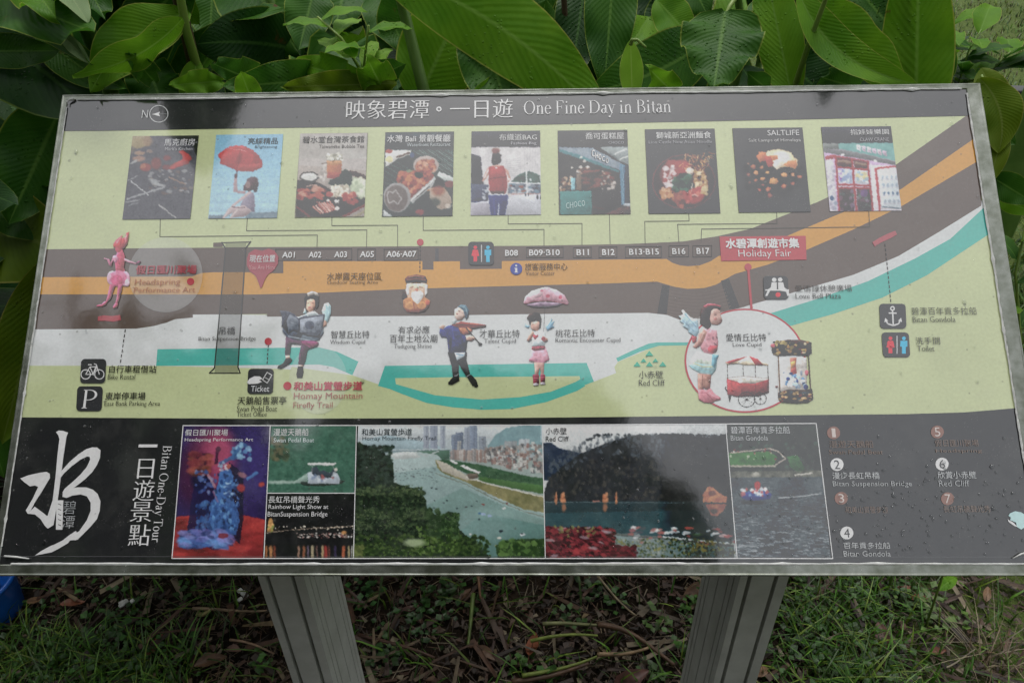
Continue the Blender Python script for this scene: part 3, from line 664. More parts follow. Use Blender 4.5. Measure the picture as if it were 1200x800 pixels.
WH = '#DDDEDF'; DK = '#45443F'; DKt = '#4E4B47'
T('映象碧潭', 406, 118, 503, 140, WH, contrast=.012, v=.02, name='title_lettering'); T('一日遊', 527.5, 117, 601, 139, WH, contrast=.012, v=.02, name='title_lettering')
Ink(.0010).ell(514.5, 128.5, 3.1, 3, '#E8E8E8').ell(514.5, 128.5, 1.7, 1.6, np.array((.03, .03, .032))).done('title_stop')
serif('One Fine Day in Bitan', 614, 118, 786, 138.5, WH, v=.02, name='title_lettering')
# stall numbers on the promenade
for s, a, b, y in (('A01', 331, 346, 299), ('A02', 362, 377, 298.8), ('A03', 392, 407, 298.5), ('A05', 422, 438.5, 298.3), ('A06·A07', 453, 488, 298), ('B08', 592, 607, 296.7), ('B09·B10', 620, 656, 296.3), ('B11', 675.5, 690, 296), ('B12', 705.5, 720, 295.8), ('B13·B15', 737, 772, 295.4), ('B16', 787.5, 803, 294.8), ('B17', 816, 831, 294.5)):
    T(s, a, y-3.6, b, y+3.6, '#D6D6D6', bold=.022)
T('現在位置', 293, 299, 323, 307.5, '#DDD5D5', bold=.012); T('You Are Here', 292, 311, 323, 316, '#C9A9AB', contrast=.01)
T('吊橋', 257, 383, 276, 392.5, '#4A4945'); T('Bitan Suspension Bridge', 233, 394.5, 300, 400.5, '#66645F', contrast=.012)
T('自行車租借站', 128.5, 428, 184, 437, DK, .008); T('Bike Rental', 127, 438.5, 159, 444.5, '#514F49', contrast=.012)
T('東岸停車場', 124, 459.5, 171, 468.5, DK, .008); T('East Bank Parking Area', 123, 470, 188, 477, '#514F49', contrast=.012)
T('天鵝船售票亭', 279, 464.5, 336, 474, '#4C4A45', .006)
T('Swan Pedal Boat', 278, 475.5, 325, 481.8, '#504E48', contrast=.012); T('Ticket Office', 278, 482.3, 313, 488, '#504E48', contrast=.012)
T('和美山賞螢步道', 344.5, 447, 425, 457.5, np.array((.55,.095,.125)), .03)
T('Homay Mountain', 344.5, 460, 425, 469.5, np.array((.48,.20,.18))); T('Firefly Trail', 344, 471, 390, 480, np.array((.46,.19,.17)))
T('假日匯川聚場', 160, 311, 231, 321.5, np.array((.46,.085,.105)), .03); T('Headspring', 158.5, 327, 211.5, 336, np.array((.50,.22,.13)), -.003); T('Performance Art', 157.5, 336.5, 229, 343, np.array((.50,.22,.13)), -.003)
T('水岸露天座位區', 383.5, 319.5, 447, 328.5, '#625038'); T('Outdoor Seating Area', 383.5, 329, 443, 334, '#655340', contrast=.012)
T('旅客服務中心', 615, 308.5, 665, 317, '#63513A'); T('Visitor Center', 616, 318, 650, 322.7, '#63513A', contrast=.01)
T('智慧丘比特', 388, 387.5, 433, 396.5, '#4A4A49'); T('Wisdom Cupid', 387, 398.3, 428, 404.5, '#525252', contrast=.012)
T('有求必應', 467, 382, 503.5, 391, '#4A4A49'); T('百年土地公廟', 457, 392, 513, 401.5, '#4A4A49'); T('Tudigong Shrine', 462, 403, 506, 409.5, '#555555', contrast=.012)
T('才華丘比特', 562, 386.5, 609, 396, '#4A4A49'); T('Talent Cupid', 567.5, 397, 604.5, 403.5, '#525252', contrast=.012)
T('桃花丘比特', 651, 386, 697, 395, '#4A4A49'); T('Romantic Encounter Cupid', 651, 396, 727, 402.5, '#525252', contrast=.012)
T('小赤壁', 748.5, 434.5, 777, 443.5, '#4F5048'); T('Red Cliff', 748.5, 445, 779, 452, '#454640', contrast=.012)
T('愛情丘比特', 850.5, 391, 897.5, 400, '#5A5A5A'); T('Love Cupid', 858.5, 401.5, 892, 407.5, '#5A5A5A', contrast=.012)
T('水碧潭創遊市集', 850, 279.5, 936, 291.3, '#E6DEDE', .035); T('Holiday Fair', 865, 293, 927, 303.5, '#E3D0D1', -.004)
T('愛情鐘休憩廣場', 932, 334, 998, 342, '#6E6A67', -.004); T('Love Bell Plaza', 932, 344, 985, 350, '#5F6463', contrast=.012)
T('碧潭百年貢多拉船', 1067.5, 360, 1144, 369, '#6F7067', -.004); T('Bitan Gondola', 1069, 371, 1119, 377.5, '#74756C', contrast=.012)
T('洗手間', 1072.5, 395, 1101, 403.5, '#66675F', -.002); T('Toilet', 1074.5, 405, 1094.5, 411.5, '#6C6D64', contrast=.012)
T('N', 167, 129.5, 174, 139, '#AEB0B0', -.01, rot=0, v=.02)
# thumbnails
zt = .0012
T('馬克廚房', 193, 163, 229, 171.5, '#C9C9CB', .004, z=zt); T("Mark's Kitchen", 194, 173, 226, 176.8, '#B9B9BC', z=zt)
T('亮綵精品', 291, 162, 326, 169.5, '#4A5C66', .01, z=zt); T('Brightening', 299, 171, 325, 175, '#56707E', z=zt)
T('碧水堂台灣茶食館', 355, 160, 427, 168, '#6A6866', .004, z=zt); T('Taiwanese Bubble Tea', 374, 170, 427, 174, '#7C7A78', z=zt)
T('水灣 Bali 景觀餐廳', 454, 158.5, 528, 167.3, '#D3D8D9', .01, z=zt); T('Waterfront Restaurant', 477, 168, 528, 172, '#C0C6C8', z=zt)
T('布織道BAG', 585, 157.5, 629, 165.2, '#D6D6D8', z=zt); T('Fashion Bag', 599, 166.8, 628.5, 171, '#BEBEC2', z=zt)
T('喬可蛋糕屋', 686, 156, 731, 164, '#CFCFD1', .004, z=zt); T('CHOCO', 713, 166, 731, 169.3, '#B0B0B4', z=zt)
T('獅城新亞洲麵食', 768.5, 155, 833, 163, '#D0CFD0', .006, z=zt); T('Lion Castle New Asian Noodle', 760, 165, 834, 168.8, '#ABABAE', z=zt)
T('SALTLIFE', 899, 153, 936, 159.3, '#D6D5D4', z=zt); T('Salt Lamps of Himalaya', 877, 163, 938, 167.8, '#C4C3C2', z=zt)
T('指娃娃樂園', 996, 152, 1041, 158.5, '#CFCED0', .006, z=zt); T('CLAW CRANE', 1007, 162, 1041, 166, '#B4B3B6', z=zt)
# footer
zf = .0012
T('假日匯川聚場', 217.5, 503, 267.5, 510.5, '#D8D4DC', v=.02, z=zf); T('Headspring Performance Art', 217, 513, 297, 518, '#C9C6D2', v=.02, z=zf)
T('漫遊天鵝船', 321, 502, 362, 510.5, '#BFD0C4', v=.03, z=zf); T('Swan Pedal Boat', 321, 513, 368.5, 518, '#B2C8BC', v=.03, z=zf)
T('長虹吊橋聲光秀', 315, 581, 375, 589, '#D8D8D6', v=.02, z=zf); T('Rainbow Light Show at', 315, 590.7, 385, 597.5, '#D0D0CE', v=.02, z=zf); T('BitanSuspension Bridge', 314, 599, 384, 606.5, '#D0D0CE', v=.02, z=zf)
T('和美山賞螢步道', 424, 502, 483, 510, '#353B3F', .004, v=.01, z=zf); T('Homay Mountain Firefly Trail', 425, 511, 511, 517, '#454B50', v=.01, z=zf)
T('小赤壁', 639.5, 501, 664, 509, '#3B3C3E', v=.01, z=zf); T('Red Cliff', 639.5, 511, 666.5, 517, '#3B3C3E', .004, v=.01, z=zf)
T('碧潭百年貢多拉船', 856, 499.5, 925, 508, '#BDBFC1', z=zf); T('Bitan Gondola', 856, 510, 899.5, 516, '#B2B4B6', z=zf)
for ch, a, b, c, d in (('一', 163, 520.5, 185, 524), ('日', 162, 537.5, 181, 560.5), ('遊', 157, 562, 181.5, 586.5), ('景', 153.5, 588, 178.5, 611), ('點', 151.5, 614, 176.5, 639)):
    T(ch, a, b, c, d, '#D4D6D7', contrast=.013, v=.02, name='vertical_title_lettering')
def vtext():                                          # the English line that runs down beside it, letters turned on their side
    V, Fc, x = [], [], 0
    for ch in 'Bitan One-Day Tour':
        q, adv = GL[ch]
        for p in q:
            b = len(V); V += [(x+a, c) for a, c in p]; Fc.append(tuple(range(b, b+len(p))))
        x += adv
    V = np.array(V); a = B(202, 522); b = B(188.5, 635); P = np.zeros((len(V), 3))
    d = Vector((b[0]-a[0], b[1]-a[1])); L_ = d.length; s = L_/x; d.normalize(); nrm = Vector((-d.y, d.x))  # up of letters points to the right of travel
    for i, (p, q) in enumerate(V):
        c = Vector(a) + d*(p*s) + nrm*((q-.67)*s*1.15); P[i] = (c.x, c.y, .0012)
    c = ink('#D0D2D3', .02); mesh('vertical_title_lettering', P, Fc, M_print, panel, cols=np.tile(c, (len(P), 1)))
vtext()
lg = Ink(.0008, (0, 480), 3.6375, .02)
lc = '#D9DBDC'
lg.poly([(240,95),(252,88),(270,90),(292,97),(285,115),(272,200),(262,280),(246,400),(230,490),(215,500),(205,505),(190,482),(180,465),(205,450),(226,385),(238,290),(246,200),(255,125),(250,108)], lc)
lg.poly([(88,292),(125,278),(170,268),(200,264),(214,272),(215,290),(185,340),(150,395),(135,425),(120,442),(112,428),(140,380),(165,328),(150,322),(130,326),(105,308)], lc)
lg.poly([(120,442),(150,412),(175,430),(206,455),(205,505),(192,492),(175,465),(150,445)], lc)
lg.poly([(243,290),(262,262),(300,220),(335,190),(370,167),(395,160),(415,160),(430,172),(428,205),(415,235),(395,265),(365,295),(330,322),(300,345),(278,362),(268,352),(278,335),(310,308),(345,275),(372,243),(386,212),(384,200),(372,199),(345,212),(305,242),(275,270),(252,300)], lc)
lg.poly([(270,352),(290,338),(330,330),(370,330),(398,340),(418,358),(430,390),(427,430),(415,465),(385,500),(340,545),(325,555),(290,552),(340,515),(372,470),(388,430),(388,395),(372,368),(345,360),(310,365),(285,375),(268,370)], lc)
lg.poly([(340,540),(335,552),(300,556),(293,566),(250,592),(222,606),(150,620),(175,602),(220,578),(232,574),(270,555),(295,535),(325,515)], lc)
lg.poly([(243,385),(272,385),(268,510),(240,510)], '#C4C6C7')
for k in range(5): lg.line([(250,400+k*22),(262,405+k*22)], 3, '#555657')
lg.poly([(268,380),(330,380),(330,505),(268,505)], '#3E3F41') if False else None
lg.done('water_brush_logo')
T('碧', 75, 586.5, 89.5, 602, '#8F9293', -.01, v=.02, z=.0013); T('潭', 73.5, 604, 88, 619, '#9A9C9D', -.01, v=.02, z=.0013)
# numbered list
PK = '#96807A'
for s, x, y, c in (('1', 976.5, 507, PK), ('2', 980.5, 544, '#D5D6D6'), ('3', 985.5, 583.5, PK), ('4', 992, 624, '#D5D6D6'), ('5', 1098, 506, PK), ('6', 1103.5, 543.5, '#D5D6D6'), ('7', 1110, 584, PK)):
    Ink(.0008, v=.14).ell(x, y, 7.7, 7.5, c).done('number_disc')
    T(s, x-(2.2 if s == '1' else 3.3), y-5.2, x+(2.2 if s == '1' else 3.3), y+5.2, '#C3BAB6' if c == PK else '#5B5C5D', 0, .0, z=.0011)
T('漫步長虹吊橋', 975, 553, 1030, 561, '#BBBDBE'); T('Bitan Suspension Bridge', 975.5, 563.5, 1068, 571, '#AFB1B2', -.004)
T('欣賞小赤壁', 1098, 552, 1143, 560.5, '#BBBDBE'); T('Red Cliff', 1099.5, 562.5, 1135, 569.5, '#A9ABAC', -.004)
T('百年貢多拉船', 988, 635, 1042.5, 642.5, '#ABADAE', v=.07); T('Bitan Gondola', 988, 645, 1043, 651.5, '#A2A4A5', v=.07)
for s, a, b, c, d in (('漫遊天鵝船', 971, 516, 1023, 524.5), ('Swan Pedal Boat', 971, 527, 1034, 532), ('假日匯川聚場', 1095, 515, 1146, 523), ('Headspring', 1096, 526, 1150, 531), ('和美山賞螢步道', 990, 593, 1040, 601), ('長虹吊橋聲光秀', 1105, 592, 1160, 600)):
    T(s, a, b, c, d, '#8E827B', -.006)
# white rules: footer picture borders
fr = Ink(.0010, v=.03); wc = '#D2D3D3'
for q in ([(215, 498.5), (317, 498.5), (418.5, 498.3), (635.5, 497.8), (850, 496.6), (956, 496), (975.5, 654), (864, 653.8), (639, 653.8), (414.5, 653.8), (309.5, 653.8), (202, 653.8)],):
    fr.line(q, 1.1, wc, True)
for a, b in (((317, 498.5), (309.5, 653.8)), ((418, 498.3), (414.5, 653.8)), ((635.5, 497.8), (639, 653.8)), ((850, 496.6), (863.5, 653.8)), ((313, 577.5), (416, 577.5))): fr.line([a, b], 1.0, wc)
fr.line([(0, 651.5), (202, 651.7), (1214, 652)], .5, '#5A5B5C')
fr.done('white_rule')

# ------------------------------------------------------------------ icons
def icon(x0, y0, x1, y1, slant, r=4.5, c='#55565A'):
    k = Ink(.0008); k.rrect(x0, y0, x1, y1, r, c, slant); return k
k = icon(94, 420.5, 123.5, 449, 1.6)
w = '#D8D9DA'
k.o = (0, 280); k.k = 3.6375
for cx in (367, 425):
    pts = [(cx+20*math.cos(a/8*math.pi), 577+20*math.sin(a/8*math.pi)) for a in range(16)]; k.line(pts, 4, w, True)
k.line([(367,577),(385,545),(415,545),(398,577),(367,577)], 3.5, w).line([(385,545),(400,580)], 3.5, w).line([(378,536),(392,536)], 4, w).line([(425,577),(412,535),(403,532)], 3.5, w)
k.line([(411,541),(398,577)], 3, w)
k.done('bicycle_icon')
k = icon(89.5, 452.5, 119.5, 481.5, 1.6); k.done('parking_icon'); serif('P', 97.5, 456.5, 114, 478.5, '#DCDDDD', z=.0013)
k = icon(290, 432, 320, 461.5, 1.2); k.o = (0, 280); k.k = 3.6375
k.poly([(1053,612),(1065,595),(1085,585),(1110,586),(1120,596),(1105,602),(1118,608),(1100,616),(1075,618),(1062,618)], w)
k.line([(1120,600),(1140,568),(1160,580),(1140,614),(1120,600)], 3, w); k.line([(1132,590),(1148,600)], 2, w)
k.done('ticket_icon'); T('Ticket', 294.5, 452, 316, 459, '#C9CACB', .004, z=.0013)
def toilet(x0, y0, x1, y1, sl, name='toilet_icon'):
    k = icon(x0, y0, x1, y1, sl); w_ = x1-x0; h_ = y1-y0
    for cx, c, s in ((x0+w_*.27, '#D0536C', 1), (x0+w_*.76, '#62B4DB', 0)):
        t = y0+h_*.16
        k.ell(cx, t+h_*.08, w_*.07, h_*.075, c)
        if s: k.poly([(cx-w_*.1, t+h_*.18), (cx+w_*.1, t+h_*.18), (cx+w_*.15, t+h_*.44), (cx+w_*.07, t+h_*.46), (cx+w_*.07, t+h_*.68), (cx-w_*.07, t+h_*.68), (cx-w_*.07, t+h_*.46), (cx-w_*.15, t+h_*.44)], c)
        else: k.poly([(cx-w_*.13, t+h_*.18), (cx+w_*.13, t+h_*.18), (cx+w_*.13, t+h_*.42), (cx+w_*.07, t+h_*.42), (cx+w_*.07, t+h_*.7), (cx-w_*.07, t+h_*.7), (cx-w_*.07, t+h_*.42), (cx-w_*.13, t+h_*.42)], c)
    k.line([(x0+w_*.51, y0+h_*.15), (x0+w_*.51, y0+h_*.85)], 1.2, '#B9BABB'); k.done(name)
toilet(549, 283.5, 579, 311, -.3); toilet(1034.5, 389.5, 1066.5, 418.5, -2)
k = icon(1031, 356, 1062, 385, -1.2)
c = '#CFD0D1'; k.ell(1045.5, 361.5, 2.8, 2.8, c).ell(1045.5, 361.5, 1.4, 1.4, '#55565A').line([(1045.6, 364), (1046.3, 380)], 1.6, c).line([(1041.5, 367), (1050, 367)], 1.5, c)
k.line([(1037.5, 375), (1040, 379.5), (1046.3, 381.5), (1052.5, 379.5), (1055, 375)], 1.6, c).poly([(1036, 377.5), (1037, 372.5), (1040.5, 376)], c).poly([(1056.6, 377.5), (1055.6, 372.5), (1052, 376)], c); k.done('anchor_icon')
k = icon(895, 323.5, 924, 351, -1)
c = '#D8D9DA'; k.ell(907, 328, 2.6, 2.4, c).ell(914, 327.8, 2.6, 2.4, c)
k.poly([(904, 331), (910, 331), (910, 340), (902, 341), (899, 347), (896.5, 347), (900, 339), (903, 337)], c).poly([(911.5, 331), (917.5, 331), (919, 337), (924, 341), (925, 347), (922.5, 347), (921, 342), (912, 340.5)], c)
k.line([(897, 340), (924, 340)], 1.5, c); k.ell(911.5, 345.5, 3, 2.8, '#CC5064'); k.done('couple_on_bench_icon')
k = Ink(.0008); k.ell(605, 315.2, 7, 7, '#3D5CA0'); k.ell(605, 311.5, 1.2, 1.2, w).poly([(603, 314), (606.2, 314), (606.2, 318.5), (607.3, 319.5), (602.8, 319.5), (603.8, 318.5), (603.8, 315), (603, 315)], w); k.done('information_icon')
k = Ink(.0008, v=.02); pts = [(186.5+10.6*math.cos(a/16*math.pi), 134+9.8*math.sin(a/16*math.pi)) for a in range(32)]
k.line(pts, .9, '#B0B2B2', True); k.poly([(178.5, 134.5), (188, 131.5), (186.6, 134.2), (188, 137)], '#C5C6C6'); k.line([(188, 134.2), (196, 134.2)], .4, '#8A8C8C'); k.done('compass_rose')
k = Ink(.0008); c = '#55AE9C'
for x, y, a, h in ((760.8, 411, 4.8, 6), (754, 419.8, 3.4, 4.5), (768, 419.8, 3.4, 4.5), (746.5, 423.6, 4.3, 5.6), (761, 423.6, 4.3, 5.6), (776.5, 423.6, 4.3, 5.6)):
    k.poly([(x, y), (x+a, y+h), (x-a, y+h)], c)
k.done('cliff_icon')

# ------------------------------------------------------------------ printed figures (flat colour patches; coordinates of each enlarged sketch)
def fig(name, o, s, P):
    xs, ys = [], []
    for col, *pts in P:
        if pts[0] == 'e': xs += [pts[1]-pts[3], pts[1]+pts[3]]; ys += [pts[2]-pts[4], pts[2]+pts[4]]
        else:
            for p in (pts[2] if pts[0] == 'l' else pts): xs.append(p[0]); ys.append(p[1])
    X0, X1, Y0, Y1 = o[0]+min(xs)/s-1, o[0]+max(xs)/s+1, o[1]+min(ys)/s-1, o[1]+max(ys)/s+1
    k = Cv(o, s, [(X0, Y0), (X1, Y0), (X1, Y1), (X0, Y1)], '#8A8580', res=3.0, seed=len(name)*7+int(X0)); k.shade = .6
    U = [B(*p) for p in ((X0, Y0), (X1, Y0), (X1, Y1), (X0, Y1))]; k.u0 = min(u[0] for u in U); k.u1 = max(u[0] for u in U); k.v0 = min(u[1] for u in U); k.v1 = max(u[1] for u in U)
    for col, *pts in P:
        if pts[0] == 'e': k.ell(*pts[1:5], col, 1, .15)
        elif pts[0] == 'l':
            al = k.al.copy(); k.line(pts[2], pts[1], col, .9)
        else: k.poly(pts, col)
    al = k.al; 
    # soft modelling over the whole silhouette
    k.im = np.clip(k.im*relief((al > .5).astype(float), 3, .5)[..., None], 0, 1)
    t = k.n(2.5*k.res, 2)-.5; t2 = k.n(7*k.res, 2)-.5; k.im = np.clip(k.im*(1+t*.26+t2*.2)[..., None], 0, 1)
    b_ = np.stack([blur(k.im[..., q], 1) for q in range(3)], -1); k.im = k.im*.65+b_*.35
    k.done(V_*.8, z=.0009, name=name, cut=True, mul=2.6)
s1 = 6.153
fig('red_dancer_print', (100, 260), s1, [
 ('#C45A78', (240,180),(262,180),(285,240),(290,262),(282,330),(290,360),(222,360),(215,300),(196,262),(200,245),(225,238)),
 ('#C98AA2', (200,250),(228,246),(240,262),(225,300),(205,290)),
 ('#D79DAE', (284,262),(330,282),(372,298),(368,306),(320,298),(284,282)), ('#8A5A72', (368,292),(395,278),(404,288),(388,310),(370,306)),
 ('#C07A92', (205,262),(190,325),(172,312),(160,275),(133,268),(138,260),(175,268),(186,296),(198,258)),
 ('#D9A2B8', 'e', 195,405,38,52), ('#D9A2B8', 'e', 290,410,34,54), ('#CF7A98', 'e', 240,405,62,54), ('#C35E80', 'e', 232,425,40,42), ('#E2B8C6', 'e', 305,440,18,26), ('#DDB0C2', 'e', 175,395,14,18),
 ('#B4607A', (178,450),(222,450),(205,500),(185,560),(160,580),(148,580),(162,530)), ('#B4607A', (238,450),(275,450),(262,510),(245,570),(232,600),(215,600),(228,540)),
 ('#C9607E', (160,570),(150,600),(115,614),(80,608),(85,600),(118,592),(140,572)), ('#C9607E', (215,585),(240,590),(230,622),(205,626),(200,612)),
 ('#A85A66', 'e', 240,196,24,26), ('#C4505C', (205,190),(202,160),(222,130),(270,95),(262,120),(290,110),(296,80),(318,72),(314,115),(306,160),(285,192),(255,206),(228,180)),
 ('#D77780', (225,150),(262,105),(248,150),(228,170)), ('#D9848A', (285,120),(305,85),(302,140),(285,165)), ('#8E3A48', 'l', 4, [(262,120),(255,170)]), ('#8E3A48', 'l', 3, [(290,130),(276,180)]),
 ('#A33F62', 'l', 4, [(225,320),(280,325)]), ('#8C4464', 'l', 3, [(240,262),(248,310)])])
s5 = 5.0
fig('reading_figure_print', (320, 330), s5, [
 ('#A9C9CF', (285,170),(300,128),(325,122),(341,145),(340,190),(322,238),(300,225)), ('#8FB5BF', 'l', 4, [(312,135),(322,200)]), ('#8FB5BF', 'l', 3, [(330,140),(330,190)]), ('#A9C9CF', (186,150),(176,185),(200,190)),
 ('#8E99A4', (190,190),(255,180),(290,210),(298,300),(268,345),(150,345),(95,340),(60,300),(58,240)),
 ('#6D7581', (60,225),(55,290),(80,322),(120,350),(160,345),(190,270),(150,215)), ('#A7B1BA', 'l', 5, [(90,320),(230,348)]),
 ('#705D6B', (75,320),(130,345),(250,345),(270,360),(262,380),(240,388),(205,400),(190,470),(178,492),(148,488),(152,430),(165,370),(108,365),(100,430),(70,432),(72,380)),
 ('#8C4A72', (165,345),(262,352),(268,372),(240,388),(195,380),(170,366)), ('#A66A8C', 'l', 5, [(170,355),(220,385)]), ('#5A4A58', 'l', 3, [(160,400),(175,470)]), ('#C9A696', (72,432),(100,432),(98,455),(76,452)), ('#C9A696', (150,488),(178,490),(176,505),(150,505)),
 ('#46433F', (76,448),(104,445),(114,462),(95,482),(50,510),(24,506),(30,492),(58,478)), ('#46433F', (145,496),(176,496),(180,530),(172,562),(142,564),(136,545)),
 ('#C8A08E', 'e', 72,235,20,24), ('#C8A08E', 'e', 294,245,22,20), ('#5C5E66', (38,168),(90,172),(125,190),(150,215),(180,202),(240,192),(304,190),(306,200),(290,280),(270,330),(200,320),(150,300),(118,290),(90,310),(50,260),(52,205)),
 ('#7B818B', (100,190),(150,222),(152,300),(118,285),(92,300),(80,230)), ('#868C96', (160,222),(296,200),(285,290),(262,318),(200,310),(158,296)), ('#6A6F7A', 'e', 215,255,28,26), ('#979DA6', 'l', 4, [(170,230),(270,215)]), ('#5A5E67', 'l', 4, [(175,300),(260,305)]), ('#9AA2AB', 'l', 3, [(105,240),(140,250)]),
 ('#B9C3C6', (200,180),(245,172),(272,196),(200,205)), ('#C99F8A', (194,105),(246,100),(252,140),(236,172),(212,180),(196,160)), ('#4C4542', (182,95),(205,62),(248,58),(270,85),(268,140),(252,165),(246,110),(230,98),(200,110),(195,150),(186,140)), ('#B6AFA7', (200,68),(230,54),(262,66),(270,88),(240,76),(205,88)),
 ('#A2485A', 'l', 4, [(208,152),(224,152)]), ('#5A3E38', 'l', 3, [(203,128),(212,127)]), ('#5A3E38', 'l', 3, [(228,126),(238,127)])])
fig('bearded_shrine_god_print', (460, 310), s5, [
 ('#5E4B46', 'e', 75,185,22,22), ('#A8784C', (62,208),(95,190),(190,190),(222,212),(215,245),(190,275),(140,285),(85,278),(62,245)), ('#C18E5C', 'e', 100,240,26,24), ('#C18E5C', 'e', 172,240,26,22), ('#7D5236', 'l', 4, [(90,270),(135,282),(190,270)]), ('#D6A878', 'l', 4, [(80,235),(105,222)]), ('#8C5A3A', 'l', 4, [(120,220),(130,270)]), ('#C9763E', 'e', 205,222,14,14),
 ('#D9B49C', (84,110),(200,108),(206,150),(190,195),(90,195),(76,150)), ('#E3E0DC', (78,120),(96,122),(98,180),(84,178)), ('#E3E0DC', (190,120),(206,118),(204,172),(190,182)),
 ('#E6E4E2', (112,165),(135,155),(148,160),(165,153),(182,170),(178,195),(155,228),(144,232),(122,212),(110,190)), ('#6B4D40', (72,84),(90,66),(140,58),(190,66),(204,90),(200,112),(140,104),(82,112)), ('#9A6F58', 'l', 5, [(84,92),(140,84),(196,92)]), ('#B98A70', 'l', 3, [(96,74),(140,66),(184,76)]), ('#4A352E', 'l', 4, [(84,108),(140,102),(198,108)]),
 ('#7A4A3C', 'l', 4, [(104,136),(124,132)]), ('#7A4A3C', 'l', 4, [(156,132),(178,136)]), ('#C98A78', 'e', 142,148,10,9)])
fig('violin_boy_print', (460, 310), s5, [
 ('#2E2F33', (322,512),(436,512),(434,560),(455,640),(432,656),(405,610),(388,580),(390,655),(352,655),(345,590)), ('#232427', (360,650),(390,655),(392,680),(350,704),(325,702),(324,690)), ('#232427', (432,652),(460,642),(490,675),(504,712),(490,720),(468,708)), ('#B7BDC1', 'l', 4, [(362,652),(384,648)]), ('#B7BDC1', 'l', 4, [(434,656),(452,646)]),
 ('#C3D2DA', (362,512),(428,512),(420,540),(378,562)), ('#5F87A8', 'l', 5, [(372,524),(415,530)]),
 ('#3F517F', (318,360),(375,345),(430,400),(440,450),(430,515),(328,516),(318,430),(285,425),(272,400),(280,372),(300,375)), ('#34436C', (318,400),(350,430),(340,512),(328,514)), ('#5468A0', 'l', 6, [(350,365),(360,440)]), ('#5468A0', 'l', 5, [(300,385),(318,405)]), ('#C9A798', (272,372),(276,352),(292,345),(308,360),(298,380)),
 ('#BCC9CE', (345,330),(360,310),(378,330),(360,350)), ('#D3B8AC', (362,262),(392,245),(424,262),(428,300),(405,325),(378,326),(362,300)), ('#5E7480', (378,248),(400,234),(430,238),(450,270),(445,310),(430,325),(424,300),(415,270),(395,254)), ('#7D95A0', 'l', 5, [(395,244),(430,255),(440,290)]), ('#8C4A48', 'l', 5, [(374,290),(384,292)]), ('#5A4240', 'l', 3, [(385,270),(395,276)]),
 ('#8A5244', (345,355),(400,332),(440,338),(550,352),(548,366),(470,378),(440,400),(425,412),(400,405),(385,370)), ('#B07A60', (388,372),(440,368),(470,384),(450,408),(415,410)), ('#5C3832', 'l', 5, [(350,350),(548,360)]), ('#3A3432', 'l', 7, [(430,370),(515,468)]), ('#2C2A2A', 'e', 514,466,12,9), ('#C9A798', (425,415),(470,418),(486,432),(465,448),(432,445)), ('#3F517F', (405,420),(428,418),(436,448),(425,470))])
s7 = 5.714
fig('umbrella_girl_print', (600, 325), s7, [
 ('#8DB4CC', (122,325),(96,318),(78,298),(92,322),(80,328),(110,340)), ('#8DB4CC', (222,325),(245,300),(268,268),(262,300),(286,292),(270,320),(285,332),(262,345),(236,358)), ('#6C9CBC', 'l', 5, [(232,340),(270,282)]), ('#6C9CBC', 'l', 4, [(240,346),(276,312)]),
 ('#6B6468', 'l', 5, [(222,160),(208,420)]), ('#D2A0AE', (76,170),(85,130),(130,90),(200,68),(234,64),(300,84),(350,118),(380,170),(374,182),(330,170),(290,165),(240,158),(190,160),(130,165),(86,180)), ('#DDB7C0', (100,130),(150,90),(215,74),(205,120),(140,150)), ('#B87884', 'l', 5, [(86,178),(130,164),(190,158),(240,156),(300,164),(372,182)]), ('#8E7A8C', (90,182),(190,164),(300,168),(340,178),(300,196),(222,204),(140,202)), ('#C4667A', 'e', 240,126,14,11), ('#C4667A', 'e', 324,134,12,12), ('#C98090', 'e', 200,90,12,8),
 ('#B69086', (148,560),(216,560),(212,650),(192,650),(186,600),(176,650),(150,650)), ('#8C3A5C', (138,648),(182,652),(180,715),(142,715)), ('#8C3A5C', (188,650),(222,648),(222,700),(190,706)), ('#D07A8C', 'l', 5, [(146,672),(178,676)]), ('#D07A8C', 'l', 5, [(192,668),(220,668)]), ('#C9C4CC', 'e', 160,716,20,9), ('#C9C4CC', 'e', 205,710,18,9),
 ('#D99FB0', (132,470),(222,462),(240,510),(250,550),(215,572),(160,568),(112,560),(118,515)), ('#C4788F', 'l', 5, [(112,556),(140,548),(165,562),(200,560),(230,552),(250,548)]), ('#8E3F58', (130,462),(222,458),(220,484),(150,494),(130,482)),
 ('#CFDDE2', (130,370),(190,350),(222,372),(220,455),(134,458)), ('#B3485C', (134,388),(150,382),(162,390),(174,382),(176,396),(154,420)), ('#A98578', (135,355),(150,372),(128,420),(112,432),(98,420),(112,385)), ('#A98578', (205,392),(238,408),(240,428),(215,436),(195,415)), ('#A3405A', 'e', 210,412,14,12),
 ('#C0988A', (130,300),(185,290),(190,330),(170,362),(135,350),(122,325)), ('#544641', (112,290),(98,270),(112,250),(150,230),(186,238),(198,280),(192,335),(182,345),(184,300),(160,288),(130,300),(118,320)), ('#8A5A50', 'l', 3, [(132,316),(146,315)])])
s8 = 5.333
